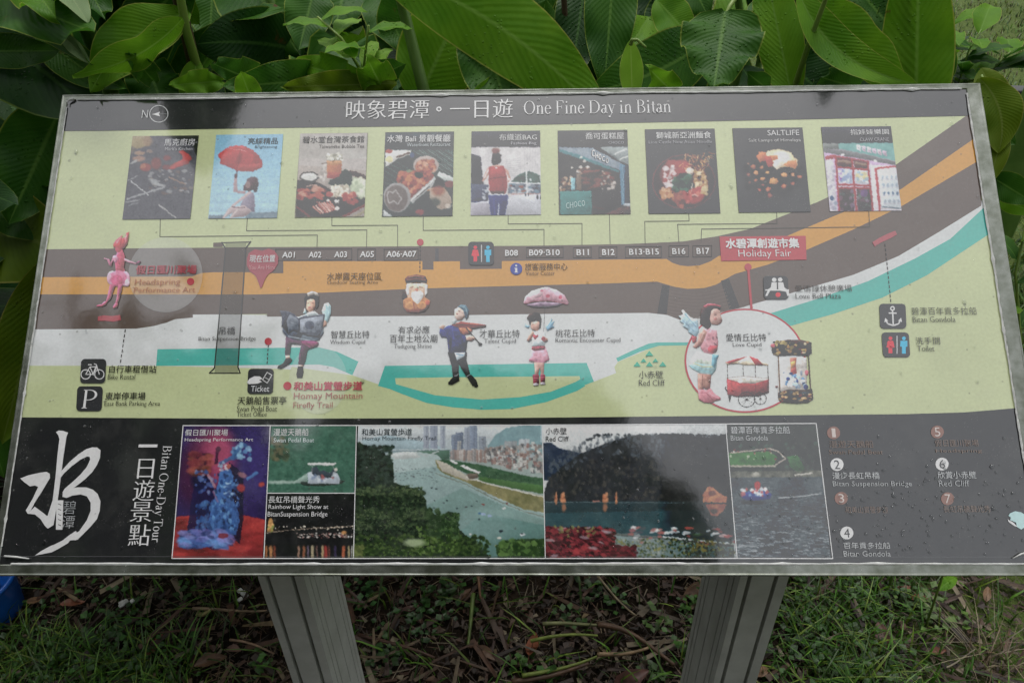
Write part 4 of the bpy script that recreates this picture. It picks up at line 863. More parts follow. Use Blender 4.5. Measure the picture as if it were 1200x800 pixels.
fig('winged_girl_print', (780, 340), s8, [
 ('#A6C3D2', (200,190),(150,165),(108,120),(95,128),(108,150),(78,160),(96,180),(85,192),(112,210),(105,225),(140,245),(140,262),(190,292),(208,260)), ('#7FA6BE', 'l', 5, [(120,150),(190,230)]), ('#7FA6BE', 'l', 4, [(100,185),(180,260)]), ('#BFD4DE', 'l', 4, [(112,135),(195,205)]), ('#A5525E', (158,285),(195,290),(190,330),(168,330)),
 ('#B08478', (198,520),(285,520),(276,630),(238,612),(232,628),(200,625)), ('#8E6D62', 'l', 6, [(230,530),(226,620)]), ('#BE7C86', (200,618),(262,622),(280,612),(300,640),(344,672),(342,686),(310,692),(290,706),(240,702),(205,682)), ('#A05F6C', 'l', 4, [(205,640),(250,640),(300,690)]), ('#D69AA2', 'l', 4, [(262,640),(330,676)]),
 ('#A9CCD0', (190,380),(330,402),(322,440),(312,500),(290,528),(220,520),(165,492),(142,466),(160,420)), ('#D5E0D2', (180,400),(300,415),(300,470),(170,450)), ('#7FB0B8', 'l', 6, [(150,470),(210,500),(290,512)]), ('#C7B26C', 'l', 4, [(170,455),(230,478),(310,478)]), ('#6D9DAC', (290,402),(332,406),(318,440),(306,490),(285,470)),
 ('#C78F98', (232,245),(262,235),(318,250),(328,330),(320,382),(290,402),(240,392),(215,360),(225,300)), ('#B7485C', (262,362),(280,345),(305,348),(325,345),(318,375),(292,395),(265,382)), ('#5A4A52', 'l', 5, [(296,292),(296,310)]), ('#5A4A52', 'l', 4, [(300,328),(318,345)]), ('#5A4A52', 'l', 4, [(316,290),(322,306)]),
 ('#B98E84', (235,240),(258,262),(240,310),(222,345),(190,365),(168,352),(180,335),(195,320),(205,275)), ('#C9A69A', 'l', 6, [(236,265),(215,320)]),
 ('#C5A096', (262,120),(310,108),(340,130),(345,165),(354,186),(346,205),(326,218),(290,215),(272,190)), ('#584746', (222,115),(250,92),(320,92),(350,108),(335,118),(300,116),(284,130),(275,180),(285,220),(262,248),(236,226),(212,205),(216,160)), ('#B05A68', (232,100),(262,82),(300,84),(340,96),(346,106),(320,100),(280,98),(250,112)), ('#7A3A42', 'l', 5, [(336,188),(352,190)]), ('#3D3638', 'l', 4, [(302,158),(318,156)]), ('#7A5A52', 'l', 3, [(300,148),(320,146)]), ('#B77E78', 'e', 310,180,10,9)])
fig('market_cart_print', (780, 340), s8, [
 ('#5C5350', 'l', 4, [(384,460),(386,560)]), ('#5C5350', 'l', 4, [(482,470),(484,540)]), ('#5C5350', 'l', 4, [(558,470),(560,545)]), ('#5C5350', 'l', 5, [(636,470),(640,560)]),
 ('#D8C5A8', (370,452),(440,430),(520,410),(535,470),(470,458),(385,464)), ('#A64550', (370,450),(430,430),(520,410),(455,440),(400,460)), ('#E0CFB4', (520,412),(560,468),(500,470),(440,455)), ('#A64550', (520,410),(575,430),(610,468),(562,470)), ('#D8C5A8', (575,430),(642,464),(636,472),(608,466)),
 ('#C9C2B8', (390,550),(480,536),(640,552),(640,575),(560,580),(400,578)), ('#8F3944', (380,552),(470,580),(560,582),(644,556),(644,640),(580,662),(440,665),(384,652)), ('#B14C57', (384,560),(470,586),(470,662),(386,650)), ('#6F2E38', 'l', 3, [(560,582),(560,662)]), ('#6B5A52', 'l', 4, [(380,548),(482,536),(644,552)]), ('#D8D2C8', 'e', 465,568,16,12),
 ('#4E4542', 'l', 6, [(378,600),(370,612),(385,632)]), ('#4E4542', (388,655),(408,660),(400,706))]
 + [('#3E3C3E', 'l', 4, [(505+52*math.cos(a), 682+46*math.sin(a)) for a in [i*math.pi/12 for i in range(25)]]), ('#3E3C3E', 'l', 4, [(590+38*math.cos(a), 676+36*math.sin(a)) for a in [i*math.pi/12 for i in range(25)]])]
 + [('#5A585A', 'l', 2, [(505, 682), (505+50*math.cos(a), 682+44*math.sin(a))]) for a in [i*math.pi/6 for i in range(12)]] + [('#5A585A', 'l', 2, [(590, 676), (590+36*math.cos(a), 676+34*math.sin(a))]) for a in [i*math.pi/4 for i in range(8)]])
rr_ = random.Random(3); J = lambda a: a+rr_.uniform(-1, 1)
car = [('#C9C2BC', (700,420),(880,420),(880,640),(700,640)), ('#6D5A48', 'l', 8, [(702,400),(712,630)]), ('#6D5A48', 'l', 8, [(890,400),(905,625)]), ('#B4776A', (772,420),(818,420),(812,470),(830,600),(775,600),(780,470)), ('#D0A05A', (780,450),(810,440),(808,470),(784,490)), ('#A8504A', (784,500),(812,480),(818,520),(790,540)),
 ('#5E544C', (660,340),(700,318),(760,308),(850,310),(910,325),(912,395),(880,412),(800,408),(690,410),(662,390)), ('#5A5048', (700,640),(760,620),(860,622),(915,615),(922,680),(890,702),(820,708),(720,702),(700,670))]
for i in range(60): car.append((rr_.choice(['#8E8258', '#4A5248', '#B0A070', '#7A4038', '#3E4A44', '#A88A5A', '#C4B89A']), 'e', 665+rr_.random()*240, 322+rr_.random()*80, 5+rr_.random()*10, 4+rr_.random()*8, 8))
for i in range(46): car.append((rr_.choice(['#A08A6A', '#4E4640', '#8A4A3A', '#5E6A70', '#C4A880']), 'e', 705+rr_.random()*205, 632+rr_.random()*64, 5+rr_.random()*11, 4+rr_.random()*6, 8))
for i in range(40): car.append((rr_.choice(['#6E92B8', '#A9C2D2', '#3F608C', '#D5DCE0', '#8A98A8']), 'e', 738+rr_.random()*140, 515+rr_.random()*95, 6+rr_.random()*12, 6+rr_.random()*10, 8))
car += [('#C0707A', 'e', 668,345,14,12), ('#C0707A', 'e', 880,515,12,18), ('#8A3A3A', 'e', 692,602,8,7)]
fig('carousel_print', (780, 340), s8, car)

vt = .125
K7 = 6.96
# 1 grilled meat over coals
c = Cv((140, 150), K7, [(154.5,160),(232.5,159),(224,257),(145,257)], '#75757A', seed=11)
c.poly([(100,60),(250,60),(250,140),(150,170),(90,150)], '#A0937F').ell(150,120,70,45,'#AD9E80',.8,.5).ell(230,110,40,40,'#A58E7C',.7,.5).ell(70,180,60,30,'#8B8178',.7,.5)
c.ell(165,205,40,16,'#B19583',.9,.4).ell(245,190,28,13,'#9E8F86',.8,.4).ell(160,250,50,22,'#AD8E80',.9,.4).ell(120,275,35,9,'#B8B9B9',.8,.5,-25)
c.ell(215,320,46,32,'#A06A62',.95,.3).ell(195,312,24,18,'#B58576',.8,.4).ell(300,290,40,48,'#9A6A66',.8,.5).ell(390,245,30,22,'#9E5C60',.7,.5).ell(380,320,30,20,'#A0585A',.6,.5)
c.poly([(400,330),(460,290),(520,250),(500,205),(480,195),(520,180),(560,215),(590,250),(560,290),(500,315),(430,335)], '#B85A58').ell(545,240,30,26,'#C4605C',.8,.5).ell(460,300,50,16,'#BA6C5C',.7,.5,-20)
c.poly([(340,62),(645,58),(640,200),(600,150),(500,100),(400,78)], '#3D4038',.75).poly([(600,60),(650,60),(636,240),(615,200)], '#363A30',.8)  # dark upper right corner painted in: the overhead shape mirrored in the gloss
c.spots(60,(240,340,600,540),['#A8A8AA','#8C7B74','#989089','#B2B2B4','#6B6B6F'],(4,13),.6,1.8,20).line([(400,400),(540,462)],10,'#A98E80',.8)
c.ell(280,430,40,14,'#A9ACAE',.8,.5,20).ell(310,460,46,14,'#B2B5B6',.8,.5,15).ell(405,515,24,14,'#A6A9AC',.7,.5)
c.line([(92,432),(240,552)],9,'#C3C5C7').line([(70,430),(150,390)],6,'#ABADB0').line([(60,580),(200,535),(370,485)],12,'#ACAEB1',.9).line([(50,605),(170,585)],8,'#A9ABAE',.8).line([(70,632),(150,610)],6,'#9DA0A3',.8).line([(322,626),(465,738)],8,'#BCBBBA')
c.grain(.03).done(vt, k=.9)
# 2 red umbrella on blue sky
c = Cv((240, 150), K7, [(252.5,158.5),(331,157.5),(326,256),(245.5,256)], '#8DB5CB', seed=21)
for i in range(10): c.poly([(0,55+i*70),(700,55+i*70),(700,800),(0,800)], ['#83AFC8','#86B1C9','#8AB4CB','#8EB7CC','#93BACE','#97BCCF','#9ABED0','#9DBFD0','#9FC0D0','#A1C1D0'][i],.8)
c.poly([(30,712),(150,712),(150,760),(30,760)], '#7B8893').poly([(330,690),(610,682),(610,740),(330,740)], '#7A8C99', 1, (3,'#8E9EA8',2))
c.poly([(108,222),(150,185),(200,155),(255,143),(320,148),(390,180),(440,225),(462,262),(470,315),(430,330),(390,358),(330,350),(262,352),(215,325),(150,300),(125,290),(128,262)], '#B93E42')
c.poly([(150,185),(200,155),(255,143),(320,148),(340,190),(280,176),(220,170)], '#C9505A').poly([(320,148),(390,180),(440,225),(462,262),(400,225),(345,185)], '#B44A50').poly([(270,290),(330,300),(465,290),(470,318),(392,356),(265,350)], '#B4685E',.8).ell(280,250,22,45,'#9A2E33',.6,.5,20).ell(420,260,30,30,'#9C383A',.6,.5)
c.line([(205,170),(285,178),(340,190)],5,'#DDA8A8').line([(262,350),(262,400)],9,'#6D5F66').line([(292,180),(262,350)],3,'#8B3338')
c.poly([(240,400),(266,400),(262,490),(275,512),(330,510),(330,535),(270,532),(230,520)], '#B29A9E').ell(252,392,14,18,'#7D6268')
c.poly([(350,410),(390,395),(430,405),(438,450),(425,520),(405,530),(395,500),(360,520),(315,505),(318,470),(340,440)], '#77686C').ell(352,462,22,30,'#A58E8C',.8,.4)
c.poly([(350,520),(400,530),(410,600),(405,685),(330,680),(290,640),(300,600)], '#97909F').poly([(370,510),(385,525),(250,630),(215,645),(230,620)], '#C2AFB0').poly([(215,640),(330,632),(385,680),(330,720),(200,738),(225,690),(150,738),(140,735),(190,660)], '#B5A4A6').line([(220,640),(150,735)],14,'#C9BCBC').line([(290,640),(205,735)],14,'#C6B9B9').line([(215,645),(330,650)],5,'#7F7076')
c.grain(.02).done(vt, k=.9)
# 3 tea and hotpot plate
c = Cv((340, 150), K7, [(351,157),(430.5,156),(428,254.5),(346.5,255)], '#B9B2AE', seed=31)
c.poly([(40,60),(640,60),(640,250),(40,250)], '#BDBAB5',1,(20,'#AFA9A4',2)).poly([(40,300),(640,350),(640,760),(30,760)], '#A79E98')
c.poly([(470,345),(530,352),(630,395),(630,440),(500,385)], '#6B5752').poly([(30,430),(180,420),(330,500),(330,600),(160,610),(40,580)], '#57504F').poly([(40,570),(620,560),(630,620),(430,735),(40,735)], '#5C5553').line([(430,725),(620,620)],22,'#8A4A44').line([(500,735),(620,672)],22,'#A39B86').line([(50,640),(160,725)],20,'#8B5653')
c.ell(155,398,80,42,'#5E5A58').ell(155,398,66,32,'#D6D6D2',1,.2).ell(150,405,50,18,'#C6C6C2',.8).spots(30,(60,480,270,575),['#A8645A','#B8776A','#8E4C46','#C49A8A'],(9,20),.9,1.9,10).line([(130,480),(180,462),(225,470)],8,'#C9ADA2')
c.poly([(298,265),(420,265),(418,410),(300,410)], '#B98164').poly([(300,360),(418,360),(418,412),(302,412)], '#A86A5E',.8).poly([(298,270),(420,270),(420,300),(298,300)], '#C49A76',.8).poly([(300,215),(425,215),(420,268),(298,268)], '#B8B5A6').spots(22,(300,212,422,262),['#E3E1D8','#CFCDC2','#9C9A8E'],(7,14),.9).line([(255,292),(300,288)],7,'#8B7F78').spots(14,(225,300,290,430),['#C9C4BE','#A49D97'],(8,16),.8)
c.poly([(330,420),(400,400),(420,350),(455,335),(500,370),(505,440),(480,500),(430,460),(340,470),(310,450)], '#51695F',1,(5,'#3F574E',3)).ell(455,400,40,45,'#48645C',.8)
c.spots(60,(510,420,618,555),['#D3D8C4','#BCC6AC','#C9CFB8','#AFBBA0'],(12,26),.9).spots(80,(340,470,470,560),['#D9D2C2','#C2B8A6','#E0DACC','#AFA593'],(8,15),.9).spots(20,(430,540,540,620),['#B46C60','#C98A7C','#A65850'],(14,24),.9).ell(320,540,28,22,'#B06F62')
for i in range(7): c.line([(185+i*22,640-i*8),(250+i*20,700-i*5)],15,['#C58F84','#D9B5AA','#B0706A'][i%3])
for i in range(9): c.line([(215+i*14,600+i*2),(300+i*8,695-i*5)],8,['#C08078','#DDBCB0'][i%2],.8)
c.poly([(370,580),(385,590),(405,585),(392,602),(400,618),(382,610),(366,620),(370,602),(356,592)], '#DEDCD8').ell(385,655,20,16,'#D3CFCC').ell(308,588,12,10,'#DCD4D0').grain(.025)
for p in ([(78,44),(632,40)],[(632,40),(614,724)],[(614,724),(44,730)],[(44,730),(78,44)]): c.line(p,6,'#8B8C7C')
c.done(vt, k=.9)
# 4 seafood dish
c = Cv((440, 148), K7, [(450.5,155.5),(531,154.5),(531.5,253.5),(449,254)], '#5B6765', seed=41)
for i in range(16): c.line([(300+i*24,190),(640+i*24,420)],5,['#8FA09C','#6E7D7A','#A3B0AC'][i%3],.75); c.line([(70,230+i*22),(300,430-60+i*22)],5,['#7F8F8B','#53605E'][i%2],.7)
c.poly([(60,60),(640,45),(640,190),(60,195)], '#59666A').poly([(80,195),(290,195),(280,230),(190,262),(120,310),(80,330)], '#D9D8D4').ell(108,205,30,16,'#B8705C').ell(112,270,30,24,'#D6CFA0').line([(170,255),(280,215)],12,'#6E5648').ell(298,235,22,22,'#5D7A9C',.7)
c.poly([(520,370),(636,420),(636,455),(560,440),(500,400)], '#C9CFCC').ell(600,475,42,28,'#8E5A58').poly([(470,430),(520,420),(570,480),(520,510),(470,500)], '#2F3333')
c.ell(410,318,104,76,'#B9ABA6',1,.06).ell(408,330,86,62,'#A2705E',1,.15).spots(50,(335,285,480,380),['#C58B72','#B8755E','#8E5444','#D2A48C'],(8,18),.85)
c.poly([(165,440),(230,370),(330,360),(470,390),(485,430),(360,540),(285,610),(250,520)], '#9A6550').spots(110,(180,370,450,530),['#BC7A62','#A65E48','#D09A80','#7E4838','#C58A60'],(8,20),.85,1.4,-30).ell(352,397,38,20,'#39453B',1,.2,15).ell(275,365,26,12,'#8FA088',.8)
c.poly([(275,600),(480,410),(490,430),(460,490),(300,630)], '#B0B2B2').line([(285,608),(470,440)],9,'#D8D8D6').line([(320,590),(440,490)],6,'#5A5755')
c.poly([(440,500),(560,500),(610,570),(620,630),(580,670),(530,680),(470,640),(440,580)], '#B3A294').ell(510,520,54,45,'#A36B58',.8,.6).ell(590,650,26,18,'#CDC2B6',.8,.5).ell(480,620,50,34,'#5C6460',.8,.5)
c.ell(175,580,112,120,'#A3A0A0',1,.05).ell(168,588,96,106,'#847C79',1,.08)
c.line([(90,560),(110,530),(140,545),(165,520),(190,560),(210,590),(180,640),(150,610),(110,625),(100,590),(90,560)],9,'#B4B0AF').poly([(65,680),(140,735),(65,735)], '#C4C8C8').ell(358,700,38,26,'#A4585C',.9,.5).ell(300,720,60,14,'#4A5150',.6,.5).grain(.03).done(vt, k=.9)
# 5 woman with red backpack
c = Cv((540, 146), K7, [(551.5,154.5),(632,153.5),(635,252),(552.5,252.5)], '#C4C2C3', seed=51)
c.poly([(60,40),(660,40),(660,190),(60,190)], '#64646B').poly([(80,185),(650,185),(655,420),(80,560)], '#C2BFC1',1,(9,'#D5D3D3',2))
for i in range(9): c.line([(362,290+i*17),(490,275+i*17)],5,'#A19FA5',.5); c.line([(200+i*8,190),(205+i*8,300)],3,'#A8A4A8',.4)
for i in range(6): c.line([(520+i*22,190),(515+i*22,380)],3,'#AFADB2',.5)
c.poly([(80,240),(160,262),(175,420),(190,520),(180,620),(80,640)], '#4E5060').poly([(80,480),(225,490),(225,640),(80,640)], '#686D7E').line([(90,632),(225,628)],9,'#49567C').spots(20,(170,500,225,600),['#9AA0AE','#5A5F70','#C0C4CC'],(6,14),.8)
c.poly([(80,640),(658,560),(660,745),(80,745)], '#B7B8BF').poly([(80,645),(240,640),(240,745),(80,745)], '#A7A4AE').poly([(400,570),(660,570),(660,740),(500,650)], '#C3C5CC')
c.poly([(410,470),(440,430),(500,395),(560,380),(640,415),(650,480)], '#5F7E78',1,(5,'#4C6C68',3)).poly([(390,470),(655,475),(655,560),(380,560)], '#7E8590').spots(40,(395,480,650,555),['#D0D2D6','#4F5765','#A06A58','#7E98A8','#B9BDC4'],(6,15),.8,1.6).line([(380,475),(650,480)],9,'#D5D7DA').line([(530,380),(540,570)],12,'#DADBDD').ell(565,450,12,10,'#D0D2D6').line([(380,568),(655,562)],6,'#B06A60',.6)
for x in (525,548,623,650): c.ell(x,590 if x>600 else 572,6,18 if x>600 else 10,'#3D414B')
c.poly([(270,330),(325,330),(350,350),(235,350)], '#C79E92').poly([(225,345),(232,400),(180,468),(165,462),(185,420)], '#C89C90').poly([(345,340),(385,380),(405,450),(385,475),(365,430)], '#C89C90').line([(330,350),(395,455)],16,'#D8D2D2').line([(240,350),(185,440)],10,'#D5CECE')
c.poly([(255,235),(300,215),(328,250),(325,300),(300,330),(262,328),(245,300)], '#463F42').ell(282,215,32,24,'#8C6058',.9,.4).ell(290,290,28,30,'#3C3639',.8)
c.poly([(230,345),(350,340),(372,420),(375,540),(355,568),(260,572),(232,540),(225,420)], '#A63E43').poly([(245,350),(340,350),(360,430),(235,440)], '#B34A4F').line([(232,440),(365,430)],6,'#7C2A30').line([(340,440),(345,560)],4,'#8C3238').poly([(232,540),(355,545),(350,572),(260,574)], '#6E4A4C').ell(290,354,12,7,'#D8D0D0')
c.poly([(225,575),(385,572),(380,640),(355,742),(310,742),(306,640),(295,742),(245,742),(232,650)], '#3B4C86').line([(268,600),(275,740)],12,'#5B6EA8',.6).line([(350,600),(335,740)],10,'#34437A',.7).line([(226,572),(384,570)],10,'#C9CCD2').poly([(302,640),(312,640),(312,742),(300,742)], '#B9BAC2')
c.grain(.02).done(vt, k=.9)
# 6 cake shop
c = Cv((645, 146), K7, [(652.5,153.5),(734,152.5),(740,251),(656,252)], '#5B5A5C', seed=61)
c.poly([(60,190),(640,190),(660,740),(70,740)], '#625E5E',1,(12,'#4C494B',2)).poly([(50,40),(630,40),(640,186),(50,186)], '#5D5D61')
c.poly([(400,185),(640,180),(645,330),(560,300)], '#9AA3A4').line([(520,245),(620,200)],14,'#C5C9C8').line([(560,290),(630,255)],8,'#D0D2CE').line([(480,230),(560,300)],8,'#7C8688')
c.poly([(70,185),(210,188),(340,190),(580,320),(560,370),(330,290),(70,212)], '#8796A4',1,(3,'#9CA8B2',2)).poly([(70,200),(250,255),(440,330),(560,375),(556,392),(430,350),(240,280),(70,225)], '#4C8F95')
c.poly([(560,320),(605,330),(600,650),(575,655)], '#6F8FA6').poly([(605,335),(640,330),(650,640),(602,640)], '#4F6470').line([(590,330),(590,650)],6,'#8FB4C4')
c.spots(9,(120,262,310,400),['#E0DCD4','#C9C5BE'],(8,14),.95,1.3)
c.spots(26,(240,370,480,520),['#8E6552','#A07460','#7A5648'],(8,18),.6,3,0).line([(260,385),(400,375)],14,'#A0705A',.8).poly([(210,400),(250,400),(250,535),(210,535)], '#97897E',.8).spots(40,(80,420,180,535),['#B89E88','#8C7464','#D0C0AE','#5C5048'],(8,17),.85).poly([(165,435),(198,435),(198,535),(165,535)], '#8FC0CA').spots(18,(410,380,450,540),['#B9B4AE','#706A68'],(6,13),.8).spots(30,(470,410,525,575),['#B5A8A2','#8A5A50','#C8C0BA','#6A6462'],(9,18),.85)
c.poly([(330,560),(560,520),(575,650),(430,740),(330,740)], '#545052').poly([(430,740),(520,690),(640,660),(655,740)], '#8C6E62',.9,(4,'#6A5A56',2)).line([(340,670),(440,690)],12,'#8A5248',.7).poly([(600,640),(655,640),(655,670),(590,665)], '#B4BAC0')
c.poly([(75,545),(332,540),(338,740),(78,740)], '#3F8E8C').poly([(75,545),(332,540),(332,552),(75,557)], '#5CA5A2')
c.grain(.03).done(vt, k=.9)
for ch, x, y, h in (('C', 349, 238, 58), ('H', 377, 256, 50), ('O', 404, 268, 50), ('C', 432, 284, 46), ('O', 462, 298, 44)):
    for dx, q, zz in ((-5, '#4A4E54', .0011), (0, '#D2D4D6', .0012)):
        X, Y = 645+(x+dx)/6.96, 146+y/6.96; T(ch, X-1.7, Y-h/13.9, X+1.7, Y+h/13.9, q, .03, z=zz, v=.12, name='shop_sign_letter')
for i, ch in enumerate('CHOCO'):
    X, Y = 645+(140+i*32)/6.96, 146+(664-i*5)/6.96; T(ch, X-1.9, Y-3.5, X+1.9, Y+3.5, '#B4C8C6', z=.0012, v=.12, name='shop_sign_letter')
# 7 bowl of noodles
c = Cv((750, 144), K7, [(754.5,152),(836.5,151),(845,250),(761,251)], '#626369', seed=71)
c.ell(355,480,258,222,'#8C5A60',1,.03).ell(355,480,248,212,'#5A5458',1,.05).ell(350,480,225,190,'#6E4A4C',.8,.2)
c.ell(330,365,85,60,'#B03C40',1,.3).ell(255,330,45,30,'#B4504E',.9,.4).ell(430,580,95,80,'#AC4844',1,.3).ell(240,420,75,95,'#9C6460',.8,.4)
c.spots(36,(195,345,290,520),['#CFC6C8','#B5A4A4','#A8605C','#DAD3D2'],(10,24),.85,.8,60).spots(26,(175,540,285,620),['#C49470','#B07A58','#D2B090'],(12,24),.85).spots(24,(275,560,355,680),['#9A6450','#B07860','#7E4C40'],(12,24),.85)
for i in range(70):
    x=c.rng.uniform(355,560); y=c.rng.uniform(235,370); a=c.rng.uniform(-1.3,1.3)+1.2; l=c.rng.uniform(25,60)
    c.line([(x,y),(x+l*math.cos(a),y+l*math.sin(a))],c.rng.uniform(4,7),['#C49A6C','#A87C50','#D8B88C','#8E6444'][i%4],.9)
c.spots(44,(445,395,535,515),['#D0B892','#BC9C72','#E0CEAE','#A88660'],(9,20),.85).ell(402,390,32,28,'#D8CCBE').ell(398,382,18,14,'#E6DED2').line([(370,420),(420,425)],8,'#D6CCC0')
c.spots(50,(275,430,420,545),['#3E6058','#4E766A','#2F4E48','#5E867A'],(12,28),.85,1.2).line([(425,495),(408,600)],10,'#D0BCB6').line([(455,545),(520,500)],8,'#C07068').ell(440,600,38,22,'#D2A49C',1,.4).ell(438,604,20,12,'#6E4A48').spots(18,(370,540,500,650),['#C0605A','#A03C3C','#CC8478'],(9,20),.7).spots(10,(500,530,545,580),['#C8B890','#B8A070'],(10,18),.8).ell(230,490,16,30,'#D6D0CE',.8).grain(.025).done(vt, k=.9)
# 8 salt lamp
c = Cv((855, 142), K7, [(857.5,151),(940,149.5),(950,248),(866,250)], '#606065', seed=81)
c.ell(370,440,230,190,'#54504F',.8,.4).spots(60,(130,340,600,560),['#3A3839','#444142','#2F2E30'],(14,28),.75)
c.poly([(280,290),(310,245),(380,230),(440,235),(500,260),(520,295),(550,310),(552,350),(530,390),(480,375),(440,370),(400,385),(380,398),(350,365),(300,340)], '#E3C9A0').ell(420,300,75,55,'#F0E6D0',1,.5).poly([(355,330),(410,300),(440,330),(425,365),(378,398),(352,365)], '#EFE3D0')
c.poly([(215,290),(240,250),(290,250),(300,285),(285,325),(240,335)], '#CC8660').poly([(275,290),(340,285),(355,340),(345,375),(310,375),(290,330)], '#BC6A52').poly([(435,360),(470,325),(540,318),(548,350),(530,388),(480,372)], '#CF9068').poly([(330,285),(385,280),(390,310),(350,320)], '#CE8A5E')
for x,y,r,q in ((190,370,24,'#B47868'),(258,375,20,'#C08468'),(213,420,24,'#D09A74'),(306,418,22,'#D8A870'),(442,438,30,'#D8A070'),(512,435,22,'#D29C7C'),(268,470,22,'#D0986C'),(208,480,18,'#B8745C'),(355,490,42,'#D09A68'),(440,528,26,'#C07860'),(568,452,22,'#BC7864'),(512,508,18,'#B06A5C'),(242,560,18,'#B4605C'),(312,555,24,'#C07860'),(265,520,14,'#A8605C'),(325,605,26,'#94585A'),(150,435,20,'#906064'),(160,500,14,'#845E60'),(150,350,16,'#7C6A68')):
    pts=[(x+r*math.cos(a)*c.rng.uniform(.7,1.1),y+r*.85*math.sin(a)*c.rng.uniform(.7,1.1)) for a in np.linspace(0,5.4,7)]; c.poly(pts,q,.95); c.ell(x,y,r*.45,r*.4,'#E0B888',.4,.8)
c.spots(30,(110,340,610,640),['#8A8888','#7C7676'],(3,6),.5).grain(.025).done(vt, k=.9)
# 9 claw machine shop
c = Cv((955, 140), 6.96, [(961,149.5),(1044,148),(1056,247),(973,248)], '#A9A3AC', seed=91)
c.poly([(30,60),(640,50),(650,195),(30,200)], '#67666B').poly([(60,195),(190,195),(190,245),(70,240)], '#8A8E8C').poly([(190,195),(640,190),(655,340),(300,260),(190,240)], '#86B4B0',1,(9,'#7AA8A6',2)).poly([(60,238),(300,262),(655,345),(655,372),(300,310),(70,270)], '#87888A')
for x in range(6): c.poly([(335+x*42,205+x*9),(368+x*42,212+x*9),(372+x*42,262+x*8),(340+x*42,248+x*8)], ['#E8E6EA','#D9C4D6','#E2CEDC','#D8BCD0','#DFC6D4','#D2B4C8'][x],.9).line([(345+x*42,225+x*9),(362+x*42,245+x*9)],5,'#9A8A98',.6)
c.poly([(70,270),(300,312),(655,375),(660,440),(430,380),(80,330)], '#C2A8C8').poly([(80,300),(460,360),(470,740),(120,740)], '#C9BFCC').poly([(80,300),(150,290),(440,340),(440,370),(150,320),(85,330)], '#B05A66').ell(222,290,16,8,'#F2EEF2').ell(490,338,14,8,'#EAE4EC')
c.poly([(90,340),(160,350),(190,745),(125,745)], '#CFCBD4').line([(152,310),(185,745)],9,'#C9A0C8').spots(30,(100,380,170,730),['#E2DEE6','#A9A4B4','#8E9AB0','#BDB8C8'],(8,18),.7).ell(135,640,14,22,'#5F7896')
c.poly([(170,310),(300,320),(310,400),(180,390)], '#7E6668').poly([(310,325),(430,345),(440,420),(320,400)], '#7E6668').line([(180,340),(290,350)],22,'#B09A88',.7).line([(325,355),(420,370)],18,'#AC9A88',.7)
c.poly([(185,395),(300,400),(305,520),(190,515)], '#B9C4DA').poly([(325,405),(425,415),(435,525),(330,520)], '#C4CAD4').poly([(190,400),(225,410),(225,500),(195,505)], '#A070B8').spots(26,(200,420,290,510),['#D8E0EE','#8EA0C4','#E8ECF2'],(9,18),.7).spots(26,(335,430,425,515),['#D6C890','#8FB0D0','#E4E4E0'],(9,18),.7)
c.poly([(190,560),(310,560),(320,745),(190,745)], '#6E5C62').poly([(335,565),(450,565),(460,745),(345,745)], '#6A5A60').spots(30,(200,580,450,735),['#8E7A88','#5A4A54','#9C90A4','#7A9088'],(9,20),.6).ell(400,600,30,34,'#84689A',.7)
for p in ([(165,300),(195,745)],[(298,320),(335,745)],[(425,345),(470,745)],[(180,390),(440,410)],[(185,530),(450,540)],[(190,560),(455,560)]): c.line(p,15,'#AC4452')
c.poly([(450,370),(655,380),(700,745),(475,745)], '#D3CDD4').line([(492,400),(525,745)],20,'#BC5866').line([(485,402),(655,382)],16,'#BC6468').poly([(520,420),(660,440),(700,720),(540,720)], '#CCD4DA')
for i in range(4):
    for j in range(4): c.ell(548+i*36+j*7,470+j*66,10,15,['#A8B4C0','#98A8B8','#5E7490','#9AA4B2'][j],.8,.4).ell(548+i*36+j*7,488+j*66,14,5,'#B0A8B4',.6,.5)
c.line([(540,715),(700,725)],9,'#6E7C88').grain(.025).done(vt, k=.9)

# footer photographs -------------------------------------------------------------
# A dancer in blue, loose brushwork
c = Cv((200, 490), 4.706, [(215,498.5),(317,498.5),(309.5,653.8),(202,653.8)], '#33265C', res=1.7, seed=101)
t = c.n(30)[..., None]; c.im = hx('#3A2A66')*(1-t)+hx('#241B42')*t
c.ell(230,230,120,170,'#8E2A50',.85,.9).ell(270,200,75,120,'#B24068',.8,.9).ell(120,330,90,150,'#4A1E3A',.7,.8).ell(450,250,90,190,'#3C2E78',.7,.9)
c.poly([(0,545),(120,530),(350,520),(541,560),(541,800),(0,800)], '#8E1E22',.95,(14,'#B02A24',3)).spots(60,(0,560,541,780),['#A82422','#6E141C','#C0362A','#4A1020'],(12,36),.4,3,0).ell(480,600,60,30,'#C23024',.6,.9)
c.poly([(130,350),(160,300),(230,330),(250,420),(230,640),(90,620),(110,480)], '#221A44',.9).poly([(320,240),(400,300),(400,560),(380,690),(320,640)], '#1E1838',.85).ell(160,330,50,60,'#1A1838',.8,.5)
c.poly([(275,290),(330,275),(345,330),(335,420),(370,500),(380,560),(360,640),(260,660),(200,600),(225,500),(250,400)], '#2A5A9C')
c.spots(150,(230,300,375,620),['#3878BC','#1F3F78','#5A9ACE','#2A5FA4','#16284E'],(5,15),.7,.6,0).spots(90,(140,460,290,650),['#2C64A8','#3A7CC0','#1A2E5E','#204A88'],(6,18),.6,.7,20).spots(160,(60,620,330,705),['#2C5AA0','#4C86C4','#5A5AA8','#7A78C0','#1E2C5C'],(6,18),.6,2.4,5)
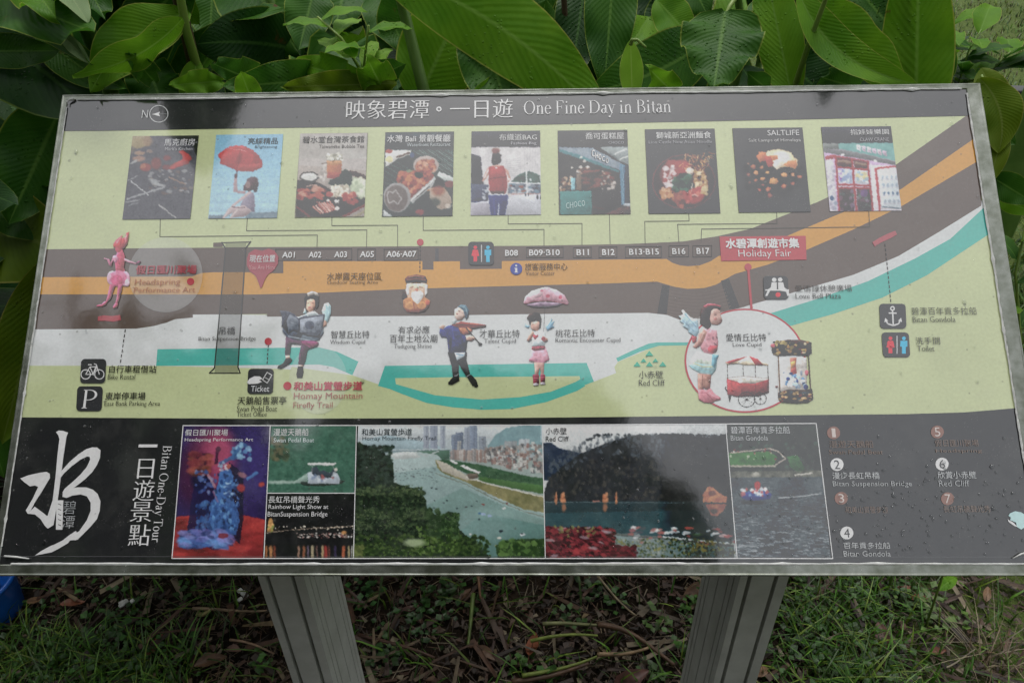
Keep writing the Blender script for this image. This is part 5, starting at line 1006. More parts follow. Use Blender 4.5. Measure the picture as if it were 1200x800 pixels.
c.spots(30,(340,140,440,230),['#4C8EBE','#2C5C94','#78B0D0'],(6,16),.8).line([(265,250),(340,215),(380,160)],20,'#2F6098',.8).line([(420,335),(480,295)],16,'#3A6AA8').spots(40,(100,190,220,300),['#7C2C34','#A04A3C','#3E1C30','#6A3A2C'],(8,20),.6,2).line([(258,180),(250,250)],18,'#4A2440',.9).ell(262,168,14,16,'#5A3048')
c.spots(40,(140,290,230,420),['#2A4A8A','#7A90C0','#1C2450','#4464A4'],(5,14),.7).line([(205,305),(245,380)],14,'#C08A94',.7).spots(12,(260,240,330,290),['#D0C4CC','#8EA8C8'],(5,10),.8).ell(320,262,12,14,'#A85048').ell(388,382,22,22,'#A82A30',.9,.5).ell(500,362,16,13,'#B0362E',.9,.5).ell(395,310,26,14,'#B4767C',.7,.5,20).line([(235,400),(260,460)],10,'#A0688C',.6).spots(30,(300,350,345,430),['#8EB4D8','#2A4C88'],(3,7),.8,2).ell(290,645,30,14,'#7C1E28',.8)
c.grain(.05).done(.012, k=.8)
# B pedal boat on green water
c = Cv((310, 490), 4.706, [(317,498.5),(418.2,498.5),(415.5,577.5),(313,577.5)], '#3E6A58', res=1.7, seed=111)
t = c.n(6, 3)[..., None]; c.im = hx('#4A7B66')*(1-t)+hx('#2E5546')*t
for i in range(240):
    x=c.rng.uniform(0,518); y=c.rng.uniform(30,410); c.line([(x,y),(x+c.rng.uniform(8,22),y+c.rng.uniform(-2,2))],c.rng.uniform(1.5,3.5),['#6B9A86','#2C4F42','#5C8C76','#36604F'][i%4],.5)
c.spots(60,(30,100,130,230),['#5A5F40','#3C4A34','#6E6448','#2E4032'],(8,18),.6)
c.ell(90,350,90,9,'#A9BDB4',.8,.8).poly([(150,355),(215,315),(235,300),(235,355)], '#9DB3AA',.8).poly([(200,348),(445,340),(430,356),(340,372),(240,370),(200,358)], '#3A4540').poly([(235,300),(262,290),(400,300),(415,330),(410,358),(240,358)], '#A9B4C0').poly([(255,270),(290,262),(300,290),(330,285),(360,300),(390,270),(398,290),(380,325),(300,330),(260,305)], '#3B4650').spots(14,(245,300,410,345),['#7488A8','#C4CCD4','#8898B0','#B05A5A'],(5,12),.7)
c.poly([(238,247),(262,242),(398,244),(384,258),(240,256)], '#D4D5D2').line([(262,256),(262,300)],3,'#9AA09C').line([(375,258),(392,300)],3,'#9AA09C').ell(393,280,8,10,'#C9C4B8').line([(200,360),(240,368),(340,370)],4,'#26302C').grain(.03).done(.014, k=.8)
# C bridge lights at night
c = Cv((310, 490), 4.706, [(312.8,577.5),(415,577.5),(414.3,653.8),(309.5,653.8)], '#1C1D1F', res=1.7, seed=121)
t = c.n(14)[..., None]; c.im = hx('#2A2A2B')*(1-t)+hx('#141517')*t
c.line([(10,630),(120,615),(260,604),(380,598),(490,592)],3,'#B9A084').spots(34,(60,592,490,612),['#E0D4BC','#F0E4CC'],(2,4.5),.9).poly([(20,560),(32,545),(46,560),(50,620),(15,625)], '#A8783C').spots(16,(18,555,50,622),['#E0B060','#7E9040','#C89040'],(4,8),.8)
for i in range(90): x=c.rng.uniform(175,490); c.ell(x,c.rng.uniform(630,655),c.rng.uniform(3,7),c.rng.uniform(2,4),['#D8C8BC','#B08E80','#8E4A44','#E8E0D8','#7A6A62'][i%5],.8,.5)
c.ell(437,628,14,9,'#C0823C',.9,.6).line([(20,640),(80,600)],2,'#5A4A34')
for x,q,w in ((10,'#A8642C',12),(35,'#B8783C',16),(55,'#7A3A24',12),(188,'#A07860',10),(217,'#9A5A38',12),(240,'#6A5A70',8),(265,'#B8A880',14),(288,'#6A4A44',8),(320,'#C0A070',13),(338,'#A83028',16),(356,'#6A3A34',8),(390,'#3A3054',10),(435,'#B85A30',16),(465,'#A89868',11),(485,'#A0A09A',12)):
    for k in range(4): c.ell(x+c.rng.uniform(-2,2),712+k*17,w*.6,14,q,.75,.7)
c.grain(.03).done(.010, k=.85)
# D the river from the hill
c = Cv((410, 490), 4.704, [(418.2,498.3),(635.5,497.8),(639,653.8),(415,653.8)], '#90A09C', res=1.7, seed=131)
c.poly([(0,30),(1082,30),(1082,220),(0,220)], '#A9B5BA').poly([(0,30),(1082,30),(1082,110),(0,110)], '#C2C9CC',.8).poly([(60,120),(200,90),(420,130),(560,170),(560,210),(100,190)], '#8FA6AE').poly([(760,150),(800,90),(860,52),(940,38),(1082,36),(1082,200),(760,180)], '#6F929A',1,(12,'#7C9EA4',2)).poly([(1050,30),(1082,30),(1082,140),(1050,130)], '#A4B8C0')
for x,w,t_,q in ((405,30,45,'#8E97A6'),(440,42,40,'#848EA0'),(497,28,42,'#929BAA'),(560,26,90,'#6F7C90'),(580,45,78,'#5F6C82'),(592,20,125,'#9C9C98'),(628,32,50,'#8A94A4'),(660,40,42,'#76849A'),(707,44,100,'#7E8894'),(850,72,125,'#868C8E'),(930,60,115,'#A2AAAE')):
    c.poly([(x,t_),(x+w,t_-4),(x+w,205),(x,205)], q)
    for yy in range(t_+6,180,9): c.line([(x+2,yy),(x+w-2,yy-2)],2.5,'#B0B6BC',.45)
    c.line([(x+w*.6,t_),(x+w*.6,190)],2.5,'#5C6678',.6)
c.poly([(370,180),(550,165),(550,225),(420,230)], '#4F7060').poly([(200,190),(360,180),(480,200),(520,240),(600,330),(760,420),(1082,520),(1082,800),(400,800),(240,350),(235,240)], '#96A9A8')
q = np.clip((np.arange(c.h)[:, None]/c.res-35)/110, 0, 1); mk = np.zeros((c.h, c.w))
c.poly([(240,300),(500,260),(640,350),(800,440),(1082,530),(1082,800),(400,800),(300,450)], '#7B9694',.8).poly([(420,480),(620,380),(850,480),(1082,560),(1082,800),(560,800)], '#65857F',.8).poly([(600,620),(740,520),(1082,590),(1082,800),(650,800)], '#4C7670',.8).ell(720,600,190,75,'#7F9F9C',.5,.9).ell(780,520,150,30,'#86A8A4',.5,.9)
c.poly([(140,165),(280,172),(550,163),(552,172),(280,184),(140,178)], '#7E9298').line([(150,175),(550,167)],4,'#B8C4C6').line([(200,185),(262,200),(300,185)],5,'#6A8088').line([(360,182),(420,205),(490,180)],7,'#A8B2B2').poly([(215,195),(300,182),(360,185),(390,215),(250,225)], '#B6BCBA')
c.poly([(480,232),(520,225),(700,250),(1082,340),(1082,400),(760,340),(640,300)], '#4A6A4C',1,(6,'#365A40',3)).poly([(470,225),(510,240),(600,290),(700,340),(860,380),(1082,430),(1082,520),(960,500),(800,430),(640,350),(520,305),(480,270)], '#8C8656',1,(9,'#6E6E44',3)).poly([(720,320),(1082,372),(1082,418),(900,385),(700,338)], '#486E3C').poly([(470,228),(530,245),(620,300),(700,338),(640,340),(560,310),(510,290)], '#B4AEA2',.9)
c.line([(640,320),(760,358),(900,392),(1070,432)],6,'#C4C2BA').line([(470,300),(640,362),(800,445),(960,512),(1070,540)],5,'#6A6450',.6).poly([(545,232),(560,228),(596,245),(585,252)], '#D8DAD8').poly([(605,262),(625,255),(720,295),(710,305)], '#D8DAD8').poly([(640,305),(700,300),(710,325),(660,335)], '#6A5E54')
for i in range(420):
    x=c.rng.uniform(600,1075); y=c.rng.uniform(max(150,190-(x-600)*.1),min(310,215+(x-600)*.23)); w=c.rng.uniform(8,22); h=c.rng.uniform(10,24)
    q=['#A8A29C','#8E8480','#96786E','#B6B4B0','#76706E','#9A9894','#8E6A64','#5E6064','#C0C0BC'][c.rng.integers(9)]; c.poly([(x,y-h),(x+w,y-h),(x+w,y),(x,y)],q,.9)
    if i%2: c.line([(x+2,y-h*.5),(x+w-2,y-h*.5)],2.2,'#4E4C4E',.7)
for i in range(60): x=c.rng.uniform(550,740); c.poly([(x,175),(x+12,172),(x+12,225+(x-550)*.1),(x,225+(x-550)*.1)],['#A8968C','#8A7068','#B0ACA8','#7C7A7C'][i%4],.7)
c.poly([(750,285),(1082,330),(1082,365),(900,340),(740,318)], '#35553C',1,(4,'#46684A',3))
for i in range(60):
    x=c.rng.uniform(240,470); y=c.rng.uniform(270,340); c.ell(x,y,5,2.2,'#5A6668',.8,.5)
for x,y,q,w in ((450,380,'#39464A',7),(475,388,'#39464A',6),(466,450,'#39464A',6),(462,490,'#2C383C',6),(535,452,'#2C383C',6),(515,463,'#48545A',6),(588,495,'#2C383C',7),(640,488,'#4A4648',7),(670,482,'#39464A',7),(698,455,'#39464A',5),(733,472,'#8E3A38',8),(848,493,'#C8CCC8',10),(865,467,'#7A4A48',7),(712,522,'#3A6E98',8),(770,535,'#8EA4C4',12),(712,555,'#39464A',8),(735,525,'#90A8C8',14),(832,620,'#2F3A40',11),(822,655,'#C8C4B8',11),(808,700,'#C0B46A',9),(950,637,'#C8CCD0',15),(948,632,'#3A4448',7),(662,638,'#C8C8C4',8)): c.ell(x,y,w,w*.6,q,.95,.3)
G = ['#2A3A28','#34482E','#1E2B20','#435836','#3A4C30','#263424']
c.poly([(0,135),(50,128),(120,165),(190,195),(240,245),(242,350),(300,370),(370,385),(420,450),(425,500),(490,540),(545,510),(590,520),(590,600),(650,650),(700,690),(760,750),(790,800),(0,800)], '#2A3829')
c.spots(700,(10,150,235,420),['#222F28','#2A3A2F','#18221E','#33443A'],(4,11),.8,1.3).spots(700,(10,380,410,640),G,(4,12),.8,1.2)
for cx,cy,rx,ry in ((80,430,70,55),(200,430,90,70),(330,440,85,75),(120,560,90,70),(220,600,80,75),(60,620,60,60),(360,560,70,70)):
    for i in range(130):
        a=c.rng.uniform(0,6.28); r_=math.sqrt(c.rng.random()); x=cx+rx*r_*math.cos(a); y=cy+ry*r_*math.sin(a); sh=(y-cy)/ry
        c.ell(x,y,c.rng.uniform(3,9),c.rng.uniform(3,7),['#46583A','#38492F','#54643F'][i%3] if sh<-.1 else ['#1C281E','#243226','#161F18'][i%3],.75,.5)
c.spots(700,(20,640,700,770),['#31471F','#26391D','#41592A','#1D2A16','#4C622F'],(3,10),.8,1.3).spots(260,(370,590,600,740),['#4C6A2C','#3D5826','#5E7A38','#2C4419'],(3,9),.8).spots(220,(480,520,600,660),['#35502C','#233821','#456236'],(4,9),.85).spots(160,(600,650,770,780),['#2C421E','#1F3018','#3D5628'],(4,10),.85).spots(50,(420,500,500,640),['#3E5434','#2C4028'],(7,16),.85).ell(355,683,58,22,'#96A87C',.9,.6)
c.spots(80,(0,700,70,780),['#5E6A34','#47542C','#6E7A40'],(6,14),.8)
c.poly([(800,700),(850,670),(960,660),(1082,660),(1082,800),(820,800)], '#2C4428').spots(170,(820,670,1075,780),['#46682E','#2C4422','#587A38','#223818'],(6,16),.8)
c.grain(.03).done(.012, k=.8)
# E dark cliff with lights over teal water
c = Cv((630, 490), 4.704, [(635.5,497.8),(850,496.6),(863.5,653.8),(639,653.8)], '#B9BDBD', res=1.7, seed=141)
c.poly([(0,20),(1082,20),(1082,200),(0,220)], '#C3C7C8').poly([(10,135),(70,130),(120,165),(190,180),(240,190),(240,330),(10,340)], '#263650',1,(9,'#1C2A40',2))
c.poly([(20,440),(60,330),(140,260),(240,190),(300,165),(360,140),(430,115),(500,98),(560,88),(640,90),(700,82),(790,86),(880,98),(960,104),(1000,95),(1045,80),(1082,80),(1082,470),(20,470)], '#2D3036',1,(10,'#23262A',3))
for i in range(700):
    x=c.rng.uniform(60,1070); top=92+max(0,(330-x))*.55; y=top+c.rng.random()**1.2*(440-top); f=(y-top)/(440-top)
    c.ell(x,y,c.rng.uniform(4,11),c.rng.uniform(6,13),(['#46505A','#3A424B','#535D66'] if f<.35 else ['#403F3D','#2A2A2C','#4A4842','#1E1F22'])[i%3],.6,.6)
for i in range(60): x=c.rng.uniform(240,1040); c.ell(x,92+max(0,(330-x))*.5+c.rng.uniform(-9,4)+ (4 if x>850 else 0),c.rng.uniform(5,12),c.rng.uniform(4,8),'#343A40',.9,.4)
c.poly([(10,455),(1082,455),(1082,800),(10,800)], '#2C5158',1,(16,'#24424A',2)).poly([(10,455),(1082,455),(1082,500),(10,520)], '#26343A',.7).line([(45,460),(1060,464)],2.5,'#8A9694',.7)
for i in range(140): x=c.rng.uniform(30,1070); y=c.rng.uniform(480,620); c.line([(x,y),(x+c.rng.uniform(15,50),y)],2.5,['#3A636A','#20383E','#34585E'][i%3],.4)
for x,w in ((100,9),(143,20),(370,22),(432,8)):
    for k in range(5): c.ell(x+c.rng.uniform(-w*.4,w*.4),452-k*9,w*.75*(1-k*.13),12,['#C8784A','#D08A58','#9C5434'][k%3],.85,.6)
    c.ell(x,490 if w>15 else 465,w*.6,22 if w>15 else 8,'#A86A48',.8,.6)
c.ell(322,455,22,5,'#B07060',.8)
c.poly([(910,460),(908,420),(935,372),(965,378),(1000,410),(1040,430),(1040,462)], '#C6946E',1,(4,'#B4805C',3)).poly([(920,470),(1040,470),(1030,500),(985,540),(950,530)], '#BC8A66',.9,(4,'#A87858',3)).ell(960,412,20,16,'#7A5E50',.7,.5).ell(968,510,22,14,'#5E5048',.7,.5)
c.poly([(300,628),(520,640),(1082,680),(1082,800),(300,800)], '#6C7F80').line([(240,618),(500,642),(800,668),(1082,700)],14,'#5A6260')
for x,y,q in ((530,600,'#D0CCCC'),(520,615,'#9C6064'),(560,625,'#4A4E58'),(660,612,'#C8C8C4'),(680,628,'#A85E5A'),(752,605,'#D4D4D2'),(740,625,'#B8BCC0'),(760,635,'#3E4650'),(832,602,'#B4624C'),(820,628,'#C8C8CC'),(880,638,'#5C8450'),(985,608,'#B45C50'),(980,632,'#D0CCCC'),(1050,645,'#B86A66'),(1020,645,'#C0A8A8')): c.ell(x,y,c.rng.uniform(18,30),c.rng.uniform(6,11),q,.9,.5)
c.spots(46,(500,600,1080,690),['#C8CACC','#4C5258','#A8625E','#8A9094','#E0E0E0'],(4,9),.8,2.2).line([(690,650),(860,668),(1080,690)],8,'#B8BCBE')
c.spots(700,(430,660,1082,780),['#4C5C33','#737234','#3A4A30','#84803C','#5A6A62','#788686','#303F2A','#8C948C'],(3,8),.75).spots(26,(840,670,1000,730),['#8C8636','#968C34'],(5,9),.75)
c.poly([(40,590),(120,595),(260,618),(380,640),(430,650),(420,690),(520,710),(540,780),(40,790)], '#5C1C28')
c.spots(900,(45,600,420,780),['#5A1824','#6E1C28','#300F16','#821F2A','#42181F','#92262F','#28181A'],(3,8),.85,2.2,20).spots(160,(400,700,540,780),['#5A1824','#6E1C28','#3C181E'],(3,8),.8,1.8).spots(9,(200,690,330,750),['#A0262E','#8C2A30'],(7,14),.8,1.5).spots(12,(60,600,400,770),['#A0909A','#B8A8AC'],(4,9),.6,3).spots(26,(80,590,320,650),['#6E8040','#8A9448'],(5,10),.6).grain(.035)
c.done(.006, (.15, 770, 815), k=.82)
# F blue boat on rippled grey water
c = Cv((845, 490), 4.703, [(850,496.6),(956,496),(975.5,654),(863.5,653.8)], '#74787A', res=1.9, seed=151)
c.poly([(0,20),(700,20),(700,330),(0,330)], '#67706C',1,(10,'#5A6460',2)).spots(160,(30,130,560,330),['#5C6862','#76807C','#525C58'],(6,16),.5)
c.poly([(35,190),(150,185),(265,180),(310,215),(290,255),(60,262),(38,240)], '#57804F',1,(8,'#6A8E5C',2)).poly([(360,210),(420,200),(440,240),(465,280),(430,300),(380,270)], '#5A7E62').line([(45,190),(265,165),(310,180),(355,218),(290,262)],6,'#B4A8A0').line([(50,262),(300,262)],9,'#A8A498').line([(55,256),(290,256)],3,'#8A8A84').spots(16,(40,165,350,225),['#B8AEA8','#A05A58','#D0CCC8'],(4,8),.7)
c.poly([(50,290),(560,285),(560,330),(50,330)], '#8E8C84',.8,(6,'#747470',2)).line([(400,312),(500,300)],7,'#C0BDB4').ell(190,310,26,14,'#A8A69C',.7,.6)
t = c.n(26, 4)
c.poly([(0,325),(700,320),(700,800),(0,800)], '#73797C',1,(18,'#646A6E',2))
for i in range(950):
    y=330+470*c.rng.random()**.8; x=c.rng.uniform(30,640); f=(y-330)/450; l=c.rng.uniform(8,20)*(1+f*1.4); s_=c.rng.uniform(-4,8)*(f+.2)
    c.line([(x,y),(x+l*.5,y-s_*.4),(x+l,y+s_*.3)],2+3*f,['#A9AFB3','#4C5155','#8A9196','#5C6266'][i%4],.25+.55*f)
c.poly([(108,425),(130,405),(255,400),(278,420),(265,440),(200,452),(130,445)], '#4C6494').spots(26,(105,385,270,425),['#C9CDD2','#8EA4C0','#B86A6C','#5A7AA8','#E0E0E2'],(5,12),.85).ell(198,368,17,24,'#B23C4A').line([(196,345),(198,395)],4,'#8A6A60').ell(118,415,14,14,'#C07A7C',.8).ell(170,462,60,10,'#4A5056',.7,.6).line([(310,436),(420,430),(550,412)],5,'#BCC0C2',.8).ell(190,305,16,10,'#B4B2A8',.7)
c.grain(.03).done(.13)

# ------------------------------------------------------------------ rain drops lying on the sheet, and a torn blue sticker
def drop_mat():
    m, nt, b = newmat('rain_water'); L = nt.links.new; t = N(nt, 'ShaderNodeBsdfTransparent'); g = N(nt, 'ShaderNodeBsdfGlossy', Roughness=.03)
    f = N(nt, 'ShaderNodeFresnel', IOR=1.45); ms = N(nt, 'ShaderNodeMixShader'); L(f.outputs[0], ms.inputs[0]); L(t.outputs[0], ms.inputs[1]); L(g.outputs[0], ms.inputs[2])
    t.inputs[0].default_value = (.90, .91, .91, 1); L(ms.outputs[0], nt.nodes['Material Output'].inputs[0]); return m
M_drop = drop_mat()
dm = MB()
def dome(px, py, r, asp=1.0, rot=0.0):
    u, v = B(px, py); V = []; n = 9
    if abs(u) > hx_-.004 or abs(v) > hy_-.004: return
    wob = [random.uniform(.75, 1.2) for _ in range(n)]
    for j, (rr, h) in enumerate(((1, 0), (.8, .22), (.45, .36))):
        for i in range(n):
            a = 2*math.pi*i/n; x, y = rr*r*wob[i]*asp*math.cos(a), rr*r*wob[i]*math.sin(a)
            V.append((u+x*math.cos(rot)-y*math.sin(rot), v+x*math.sin(rot)+y*math.cos(rot), .00135+h*r))
    V.append((u, v, .00135+.4*r)); Fc = []
    for j in range(2):
        for i in range(n): Fc.append((j*n+i, j*n+(i+1) % n, (j+1)*n+(i+1) % n, (j+1)*n+i))
    for i in range(n): Fc.append((2*n+i, 2*n+(i+1) % n, 3*n))
    dm.add(V, Fc)
for i in range(560):
    if i < 260: px, py = random.gauss(1080, 85), random.gauss(605, 40)
    elif i < 330: px, py = random.gauss(880, 70), random.gauss(600, 50)
    else: px, py = random.uniform(10, 1200), random.uniform(110, 655)
    dome(px, py, random.uniform(.0005, .0016)*(1.5 if random.random() < .1 else 1), random.uniform(1, 1.6), random.uniform(0, 3))
d_ = dm.build('raindrops', M_drop, sign, True); d_['kind'] = 'stuff'
st = Ink(.0010); st.poly([(1183,601),(1189,598.5),(1196,600),(1201,603),(1201,617),(1196,620),(1191,617),(1190,612),(1186,610),(1183,609),(1184,606),(1181,604)], '#B5D0DC'); st.poly([(1180,608),(1187,612),(1192,617),(1188,616),(1181,611)], '#D8DDDE'); st.done('torn_sticker')

# ------------------------------------------------------------------ ground
gm = MB(); n = 90; V = []; Fc = []
def gz(x, y): return .018*math.sin(x*2.3+1)*math.cos(y*1.9)+.012*math.sin(x*6.1+y*4.3)
xs = [-60, -30, -15, -8]+[-5+i*.12 for i in range(84)]+[8, 15, 30, 60]; ys = [-60, -30, -12, -5]+[-2+i*.12 for i in range(84)]+[12, 20, 35, 60]
for y in ys:
    for x in xs:
        V.append((x, y, gz(x, y)+(random.random()-.5)*.012 if abs(x) < 7 and -3 < y < 9 else 0))
w_ = len(xs)
for j in range(len(ys)-1):
    for i in range(w_-1): Fc.append((j*w_+i, j*w_+i+1, (j+1)*w_+i+1, (j+1)*w_+i))
def ground_mat():
    m = noise_mat('wet_ground', (.008, .006, .004), (.032, .022, .014), 9, rough=.85, bump=1, bscale=60, bdist=.02)
    nt = m.node_tree; L = nt.links.new; b = nt.nodes['Principled BSDF']; b.inputs['Specular IOR Level'].default_value = .12; src = b.inputs['Base Color'].links[0].from_socket
    ge = N(nt, 'ShaderNodeNewGeometry'); sx = N(nt, 'ShaderNodeSeparateXYZ'); L(ge.outputs['Position'], sx.inputs[0])
    no = N(nt, 'ShaderNodeTexNoise', Scale=2.2, Detail=6.); L(ge.outputs['Position'], no.inputs['Vector'])
    ad = N(nt, 'ShaderNodeMath', operation='MULTIPLY_ADD'); L(no.outputs[0], ad.inputs[0]); ad.inputs[1].default_value = .8; L(sx.outputs[0], ad.inputs[2])
    mr = N(nt, 'ShaderNodeMapRange'); mr.inputs['From Min'].default_value = 1.1; mr.inputs['From Max'].default_value = 1.5; L(ad.outputs[0], mr.inputs[0])
    nf = N(nt, 'ShaderNodeTexNoise', Scale=30., Detail=6.); L(ge.outputs['Position'], nf.inputs['Vector'])
    gr = N(nt, 'ShaderNodeMix', data_type='RGBA'); L(nf.outputs[0], gr.inputs[0]); gr.inputs[6].default_value = (.045, .08, .015, 1); gr.inputs[7].default_value = (.13, .17, .05, 1)
    mx = N(nt, 'ShaderNodeMix', data_type='RGBA'); L(mr.outputs[0], mx.inputs[0]); L(src, mx.inputs[6]); L(gr.outputs[2], mx.inputs[7]); L(mx.outputs[2], b.inputs['Base Color'])
    return m
ground = mesh('ground', V, Fc, ground_mat(), None, True); ground['kind'] = 'structure'

# dark path with its low stone edge on the right
k0 = onground(1163, 128); k1 = onground(1230, 136)
kd = Vector((1, -.12, 0)).normalized(); kn = Vector((.12, 1, 0)).normalized()
a = Vector((k0.x-.15, k0.y-.0, 0))
Pp = [a, a+kd*12, a+kd*12-kn*.85, a-kn*.85+kd*.05]
pth = mesh('path', [(p.x, p.y, .035) for p in Pp], [(3, 2, 1, 0)], M_path); pth['kind'] = 'structure'
KL = ['dark wet kerb stone nearest the board, first of the row by the path', 'second dark kerb stone from the left along the path', 'third dark kerb stone from the left along the path', 'fourth dark kerb stone from the left along the path', 'fifth dark kerb stone from the left along the path', 'farthest dark kerb stone at the right end of the row']
for i in range(6):
    p = a + kd*(i*.62); mb = MB(); mb.box((.004, -.06, -.05), (.605, .06, .14+.006*math.sin(i*7)), None)
    o = mb.build('kerb_stone', M_kerb); o.location = (p.x, p.y, 0); o.rotation_euler = (0, 0, math.atan2(kd.y, kd.x))
    bv = o.modifiers.new('b', 'BEVEL'); bv.width = .012; bv.segments = 2
    tag(o, KL[i], 'kerb stone', 'stones edging the dark path')

# ------------------------------------------------------------------ leaves
def leaf(name, base_, tip_, width, mat, parent, sag=0.0, roll=0.0, fold=.12, ripple=.04, curl=0.0, bend=0.0, na=18, nc=10, seed=None, shape=.85, facing=None, ragged=0):
    rd = random.Random(seed if seed is not None else random.random())
    b0, t0 = Vector(base_), Vector(tip_); L_ = (t0-b0).length
    ax = (t0-b0).normalized(); toc = ((CAM if facing is None else facing)-(b0+t0)/2).normalized()
    side = ax.cross(toc).normalized(); nr = side.cross(ax).normalized()
    if nr.dot(toc) < 0: nr = -nr
    cr_, sr_ = math.cos(R(roll)), math.sin(R(roll)); s2 = side*cr_+nr*sr_; n2 = nr*cr_-side*sr_
    V, UV, Fc = [], [], []; ph = rd.uniform(0, 6); ph2 = rd.uniform(0, 6); fr = rd.uniform(1.6, 3.2)
    for i in range(na+1):
        t = i/na; p = b0.lerp(t0, t)+Vector((0, 0, sag*L_*4*t*(1-t)))+s2*(bend*L_*4*t*(1-t))+n2*(curl*L_*t*t)
        w = width/2*max(math.sin(math.pi*min(1, t**shape*1.0)), 0)**.72
        if t == 0: w = width*.05
        if i == na: w = width*.004
        for j in range(nc+1):
            u = j/nc*2-1; au = abs(u)
            rip = (ripple*1.3+.012)*width*au**1.6*(math.sin(fr*t*6.283+ph+(1.7 if u > 0 else 0))+.18*math.sin(fr*1.9*t*6.283+ph2+u))
            rg = 1-(ragged*rd.random()*.25 if au > .95 else 0)
            q = p+s2*(u*w*rg)+n2*(fold*au*w*2*.5+rip - .25*fold*w*au*au)
            V.append(q); UV.append((u*.5+.5, t))
    for i in range(na):
        for j in range(nc):
            q = i*(nc+1)+j; Fc.append((q, q+1, q+nc+2, q+nc+1))
    o = mesh(name, V, Fc, mat, None, True, uv=UV)
    if parent is not None:
        inv = parent['_inv'] if False else None
        o.parent = parent; o.matrix_parent_inverse = Matrix.Translation(-parent.location)
    return o
def stalk(pts, rad, mat, parent, name='stalk'):
    mb = MB(); P = [Vector(p) for p in pts]; Q = []; 
    for i in range(len(P)-1):
        for k in range(4): Q.append(P[i].lerp(P[i+1], k/4))
    Q.append(P[-1]); r_ = [rad*(1-.45*i/len(Q)) for i in range(len(Q))]
    mb.tube(Q, r_, 8); o = mb.build(name, mat, None, True); o.parent = parent; o.matrix_parent_inverse = Matrix.Translation(-parent.location); return o
def plant(x, y, label): 
    o = empty('canna_plant', (x, y, 0)); tag(o, label, 'canna plant', 'broad-leaved canna plants behind the board'); return o
# hand-placed leaves: (base px, py, Y) (tip px, py, Y) width_px material options
def pw(px, py, Y, wpx):      # a width in photo pixels at that place, in metres
    return (at(px+wpx/2, py, Y)-at(px-wpx/2, py, Y)).length
def LF(pl, b_, t_, wpx, m, **k):
    mx_, my_, mY = (b_[0]+t_[0])/2, (b_[1]+t_[1])/2, (b_[2]+t_[2])/2
    return leaf('leaf', at(*b_), at(*t_), pw(mx_, my_, mY, wpx), ML[m], pl, seed=hash((b_, t_)) % 9999, **k)

P1 = plant(-.78, 1.12, 'canna with huge dark leaves at the far left, above the corner of the board')
LF(P1, (-110, -20, 1.25), (128, 150, 1.02), 135, 'dark', fold=.15, sag=.05)
LF(P1, (-90, -10, 1.2), (108, 76, 1.0), 52, 'mid', fold=-.3, bend=-.08, roll=-20)
LF(P1, (-60, -75, 1.2), (112, 38, .98), 92, 'mid', fold=.25, bend=.05, ripple=.1)
LF(P1, (60, -40, 1.05), (104, 28, 1.0), 34, 'pale', fold=.3, roll=25)
LF(P1, (70, 38, 1.03), (106, 75, 1.0), 16, 'pale', fold=.3)
LF(P1, (80, -60, 1.15), (124, 24, 1.05), 50, 'mid', fold=.3, ripple=.15)
stalk([(-.80, 1.15, 0), (-.74, 1.2, .7), at(128, 95, 1.2), at(100, 30, 1.1), at(70, -60, 1.05)], .016, M_stalk, P1)
LF(P1, (-70, -30, 1.4), (75, 235, 1.15), 110, 'dark', fold=.1)
P2 = plant(-.62, 1.2, 'canna with a fresh yellow-green folded leaf over the left end of the board')
LF(P2, (214, 22, 1.05), (84, 88, .99), 40, 'bright', fold=-.45, bend=-.10, roll=30, ripple=.12)
LF(P2, (222, 15, 1.12), (106, 108, 1.02), 62, 'bright', fold=.3, bend=.10, roll=-15)
LF(P2, (225, -30, 1.2), (136, 62, 1.16), 62, 'mid', fold=.15)
LF(P2, (170, 70, 1.16), (195, 135, 1.1), 60, 'mid', fold=.2, ripple=.12)
LF(P2, (232, 70, 1.12), (215, 125, 1.08), 26, 'bright', fold=.4)
stalk([(-.62, 1.2, 0), (-.55, 1.2, .7), at(240, 110, 1.14), at(218, 35, 1.1), at(205, -40, 1.08)], .009, M_stalkY, P2)
stalk([(-.60, 1.23, 0), (-.56, 1.23, .8), at(232, 95, 1.16), at(214, 20, 1.13), at(196, -60, 1.1)], .013, M_stalkB, P2)
P3 = plant(-.42, 1.3, 'canna with dull dark green leaves behind the left half of the header')
LF(P3, (372, 66, 1.3), (228, 52, 1.15), 82, 'dark', fold=.12, bend=.05)
LF(P3, (262, -70, 1.45), (352, 66, 1.24), 105, 'mid', fold=.12)
LF(P3, (250, -30, 1.5), (245, 60, 1.4), 50, 'mid')
LF(P3, (420, -80, 1.5), (392, 35, 1.3), 85, 'mid', fold=.15)
LF(P3, (330, -50, 1.6), (430, 50, 1.5), 70, 'dark')
stalk([(-.42, 1.3, 0), (-.40, 1.35, .7), at(345, 95, 1.3), at(300, -60, 1.35)], .012, M_stalk, P3)
P4 = plant(-.24, 1.15, 'canna with low nibbled leaves just over the top edge, left of the title')
LF(P4, (398, 48, 1.2), (408, 150, 1.0), 118, 'mid', fold=.12, ripple=.12)
LF(P4, (400, 92, 1.12), (262, 102, 1.02), 50, 'mid', fold=.3, ripple=.15)
LF(P4, (465, 98, 1.04), (330, 102, 1.02), 34, 'olive', fold=.2, ripple=.2)
LF(P4, (455, 118, 1.06), (430, 68, 1.0), 44, 'bright', fold=-.5, ripple=.1)
LF(P4, (300, 130, 1.02), (282, 84, 1.0), 30, 'bright', fold=-.5)
LF(P4, (450, 60, 1.35), (468, 108, 1.2), 60, 'dark')
stalk([(-.24, 1.2, 0), (-.22, 1.2, .8), at(402, 100, 1.14), at(398, 46, 1.2)], .008, M_stalk, P4)
